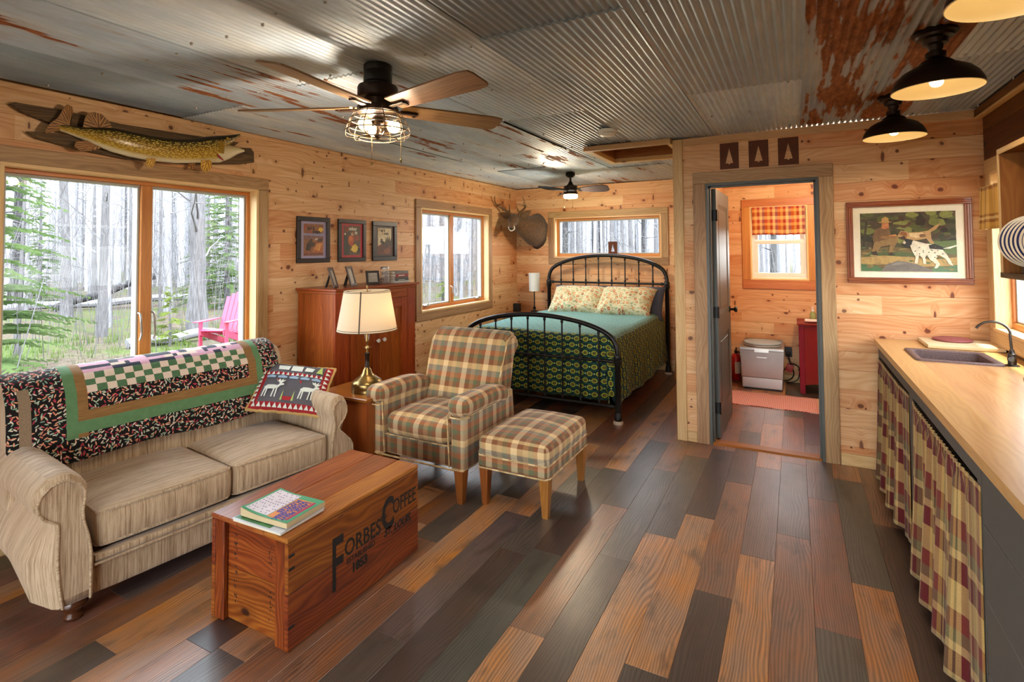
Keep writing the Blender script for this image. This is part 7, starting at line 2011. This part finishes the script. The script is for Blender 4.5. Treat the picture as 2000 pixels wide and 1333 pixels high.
def toilet():
    x0,x1,y0,y1=-.537,-.137,6.42,6.90; t=thing('steel_toilet','boxy stainless steel incinerator toilet with grey blue seat','toilet',(x0,y0,0)); X,Y=x1-x0,y1-y0; S=M['steel']
    m=MB(); m.bx(.02,X-.02,.03,Y-.02,0,.02); m.build('plinth',M['black'],t,smooth=0)
    m=MB(); m.bx(0,X,0.004,Y,.02,.135,bev=.006); m.build('ash_drawer',S,t,smooth=30)
    m=MB(); vs=[(0,.004,.139),(X,.004,.139),(X,Y,.139),(0,Y,.139),(-.018,-.02,.43),(X+.018,-.02,.43),(X+.018,Y,.43),(-.018,Y,.43)]
    m.mesh(vs,[(3,2,1,0),(4,5,6,7),(0,1,5,4),(1,2,6,5),(2,3,7,6),(3,0,4,7)]); m.build('body',S,t,smooth=0)
    m=MB(); m.bx(-.022,X+.022,-.026,Y,.43,.462,bev=.006); m.build('top_rim',S,t,smooth=30)
    m=MB(); m.bx(.13,.27,-.029,-.026,.415,.452); m.bx(.15,.25,-.0145,-.012,.352,.362); m.build('name_plate',plain('pale_steel_plate','c9c6c0',.3,.8),t,smooth=0)
    def seat(z,rx,ry,th,nm,mat):
        m=MB(); P=[]
        for dz,k in ((0,.97),(.004,1),(th-.004,1),(th,.97)): P.append([(X/2+rx*k*math.cos(a),.20+ry*k*math.sin(a)*(1.0 if math.sin(a)<0 else .92),z+dz) for a in [2*PI*i/40 for i in range(40)]])
        m.grid(P,cv=True,flip=True); q=P[-1]; m.mesh(q+[(X/2,.2,z+th+.004)],[(i,(i+1)%40,40) for i in range(40)]); m.build(nm,mat,t,smooth=50)
    seat(.463,.190,.205,.018,'seat',plain('off_white_seat','c9ccca',.3)); seat(.482,.193,.208,.018,'seat_lid',plain('grey_blue_seat_lid','93a9b3',.3,0,.02))
    m=MB(); m.bx(0,X,Y-.05,Y,.462,.49,bev=.004); m.build('rear_ledge',S,t,smooth=30)
toilet()
def extinguisher():
    rd=plain('red_extinguisher_paint','b01218',.3,0,.04); t=thing('fire_extinguisher','red fire extinguisher standing on the floor left of the steel toilet','fire extinguisher',(-.632,6.80,0))
    m=MB(); m.lathe([(.046,0),(.050,.006),(.050,.265),(.044,.29),(.026,.308),(.018,.312)],28); m.build('cylinder',rd,t)
    m=MB(); m.lathe([(.016,.31),(.018,.335),(.012,.35)],14); m.box((.005,-.02,.362),(.018,.085,.012),bev=.002,rot=(R(16),0,0)); m.box((.005,-.022,.343),(.014,.07,.008),bev=.002); m.tube(smoothpts([(.015,0,.33),(.05,-.005,.32),(.058,-.01,.27),(.056,-.012,.19)]),.007,8); m.build('valve_and_hose',M['black'],t)
    m=MB(); n=9; P=[[(.0508*math.cos(a),.0508*math.sin(a),z) for z in (.085,.22)] for a in [R(-100+80*k/n) for k in range(n+1)]]; m.grid(P); m.build('paper_label',M['paper'],t)
extinguisher()
def bath_items():
    # outlet with plug and cable
    t=thing('wall_outlet','black outlet plate with a plugged-in cord on the bathroom wall','outlet',(-.083,YB-.001,.345))
    m=MB(); m.soft((0,-.004,0),(.075,.008,.115),.003,n=4); m.build('cover_plate',M['black'],t)
    m=MB(); m.soft((.0,-.022,-.02),(.04,.03,.04),.008,n=4); m.build('plug',M['black'],t)
    cord=[(-.083,YB-.035,.31),(-.075,YB-.055,.25),(-.05,YB-.06,.18),(-.035,YB-.06,.10),(-.075,YB-.06,.04),(-.14,YB-.05,.02),(-.16,YB-.05,.07),(-.12,YB-.06,.16),(-.05,YB-.07,.22),(.02,YB-.065,.18),(.01,YB-.06,.06),(-.05,YB-.06,.014),(-.11,YB-.08,.012)]
    m=MB(); m.tube(smoothpts(cord,6),.006,7); tag(m.build('power_cord',M['black']),'black power cord looped below the bathroom outlet','cord')
    t=thing('cord_tag','red plastic tag hanging on the looped power cord','tag',(-.075,YB-.085,.175),0)
    m=MB(); m.soft((0,0,0),(.07,.014,.085),.006,n=4); m.build('tag_plate',plain('bright_red_plastic','c42a20',.4),t); t.rotation_euler=(0,R(20),0)
    # red chest
    x0,y0,X,Y,h=.025,6.455,.62,.44,.745; t=thing('red_chest','red painted wooden cabinet standing right of the steel toilet','cabinet',(x0,y0,0)); C=M['red']
    m=MB(); m.bx(-.015,X+.01,-.02,Y,h-.022,h,grain=0,bev=.004); m.build('tabletop',C,t,smooth=30)
    m=MB(); m.bx(.05,X-.05,.006,.02,.13,h-.0225,grain=2); m.bx(.006,.02,.05,Y-.03,.13,h-.0225,grain=2); m.bx(X-.02,X-.006,.05,Y-.03,.13,h-.0225,grain=2); m.bx(.02,X-.02,Y-.03,Y-.015,.08,h-.0225); m.bx(.02,X-.02,.02,Y-.03,.13,.14); m.build('body',C,t,smooth=0)
    for x in (0,X-.05):
        for y in (0,Y-.05): m=MB(); m.bx(x,x+.05,y,y+.05,0,h-.0225,grain=2,bev=.003); m.build('leg',C,t,smooth=30)
    m=MB(); n=12; top=.131; pts=[(.05+(X-.1)*i/n,.095+.03*math.sin(PI*i/n)) for i in range(n+1)]; m.prism(pts+[(X-.05,top+.01),(.05,top+.01)],1,.004,.018); m.build('arched_apron',C,t,smooth=0)
    t=thing('soap_dispenser','clear green soap pump bottle on the red cabinet','soap bottle',(.165,6.66,h))
    gg=G('green_soap_plastic'); gg.out('9aa86a',.15,0,Alpha=.75)
    m=MB(); m.lathe([(.026,0),(.030,.005),(.031,.06),(.027,.09),(.013,.105),(.012,.112)],20); m.build('bottle',gg.m,t)
    m=MB(); m.lathe([(.014,.108),(.015,.125),(.008,.128),(.006,.15),(.010,.152),(.010,.162)],14); m.tube([(0,0,.157),(-.012,-.03,.155)],.004,7); m.build('pump',M['white'],t)
    from mathutils import noise as nz
    P=[[(x,.05*math.cos(a)*(1+.15*nz.noise(Vector((x*12,a,0)))),.018+.017*math.sin(a)*(1+.2*nz.noise(Vector((x*20,a,3))))) for a in [2*PI*k/14 for k in range(14)]] for x in [.0+.026*i for i in range(14)]]
    m=MB(); m.grid(P,cv=True)
    for q,f_ in ((P[0],0),(P[-1],1)):
        c_=tuple(sum(p[i] for p in q)/14 for i in range(3)); m.mesh(q+[c_],[(i,(i+1)%14,14) for i in range(14)])
    o=m.build('folded_towel',plain('pale_pink_towel','d9c5bd',.95,0,.12),smooth=180); o.location=(.085,6.53,h+.004); tag(o,'pale folded hand towel lying on the red cabinet','towel')
    # rug
    g=G('red_woven_rug'); uv=g.uv(); s=g.sep(uv)
    br=g.n('TexBrick'); g.put(br.inputs['Vector'],g.map(uv,(1,1,1))); br.inputs['Scale'].default_value=15; br.inputs['Color1'].default_value=H('b8453f'); br.inputs['Color2'].default_value=H('a83432'); br.inputs['Mortar'].default_value=H('e8c4ba'); br.inputs['Mortar Size'].default_value=.05
    n=g.noise(uv,160,2,.6); rm=g.out(g.hsv(br.outputs[0],v=g.mr(n,.3,.7,.85,1.15)),.95,0,g.bump(g.ma('ADD',n,br.outputs[1]),.7,.004))
    x0,x1,y0,y1=-.70,.175,5.74,6.29; t=thing('rug','red and pink woven rug on the bathroom floor','rug',(0,0,0))
    P=[[(x0+(x1-x0)*i/20,y0+(y1-y0)*j/12+.006*math.sin(i*.9),.006+.002*math.sin(i*1.3)*math.sin(j*.9)) for j in range(13)] for i in range(21)]
    m=MB(); m.grid(P); o=m.build('woven_field',rm,t); md=o.modifiers.new('t','SOLIDIFY'); md.thickness=.005; md.offset=-1
    m=MB(); m.bx(x1,x1+.03,y0+.004,y1-.004,.001,.006); m.build('end_border',plain('cream_rug_border','cdb992',.95),t,smooth=0)
    # paper roll on the door side wall
    t=thing('paper_roll','white toilet paper roll on a holder behind the open bathroom door','paper roll',(-.66,5.62,.93)); 
    m=MB(); m.at((0,0,0),(R(90),0,0)).lathe([(.02,-.05),(.055,-.05),(.055,.05),(.02,.05)],24); m.build('roll',M['white'],t)
    m=MB(); m.tube([(-.082,-.062,0),(0,-.062,0),(0,.06,0)],.006,8); m.build('holder',M['black'],t)
bath_items()
valance('window_valance','red and gold plaid valance across the top of the bathroom window',M['valance_red'],(-.435,YB-.03,0),(.118,YB-.03,0),(0,-1,0),1.70,2.028,.010,.0015,40)
m=MB(); m.tube([(-.444,YB-.028,2.012),(.127,YB-.028,2.012)],.005,8); tag(m.build('curtain_rod',M['white']),'thin white rod carrying the bathroom window valance','curtain rod')
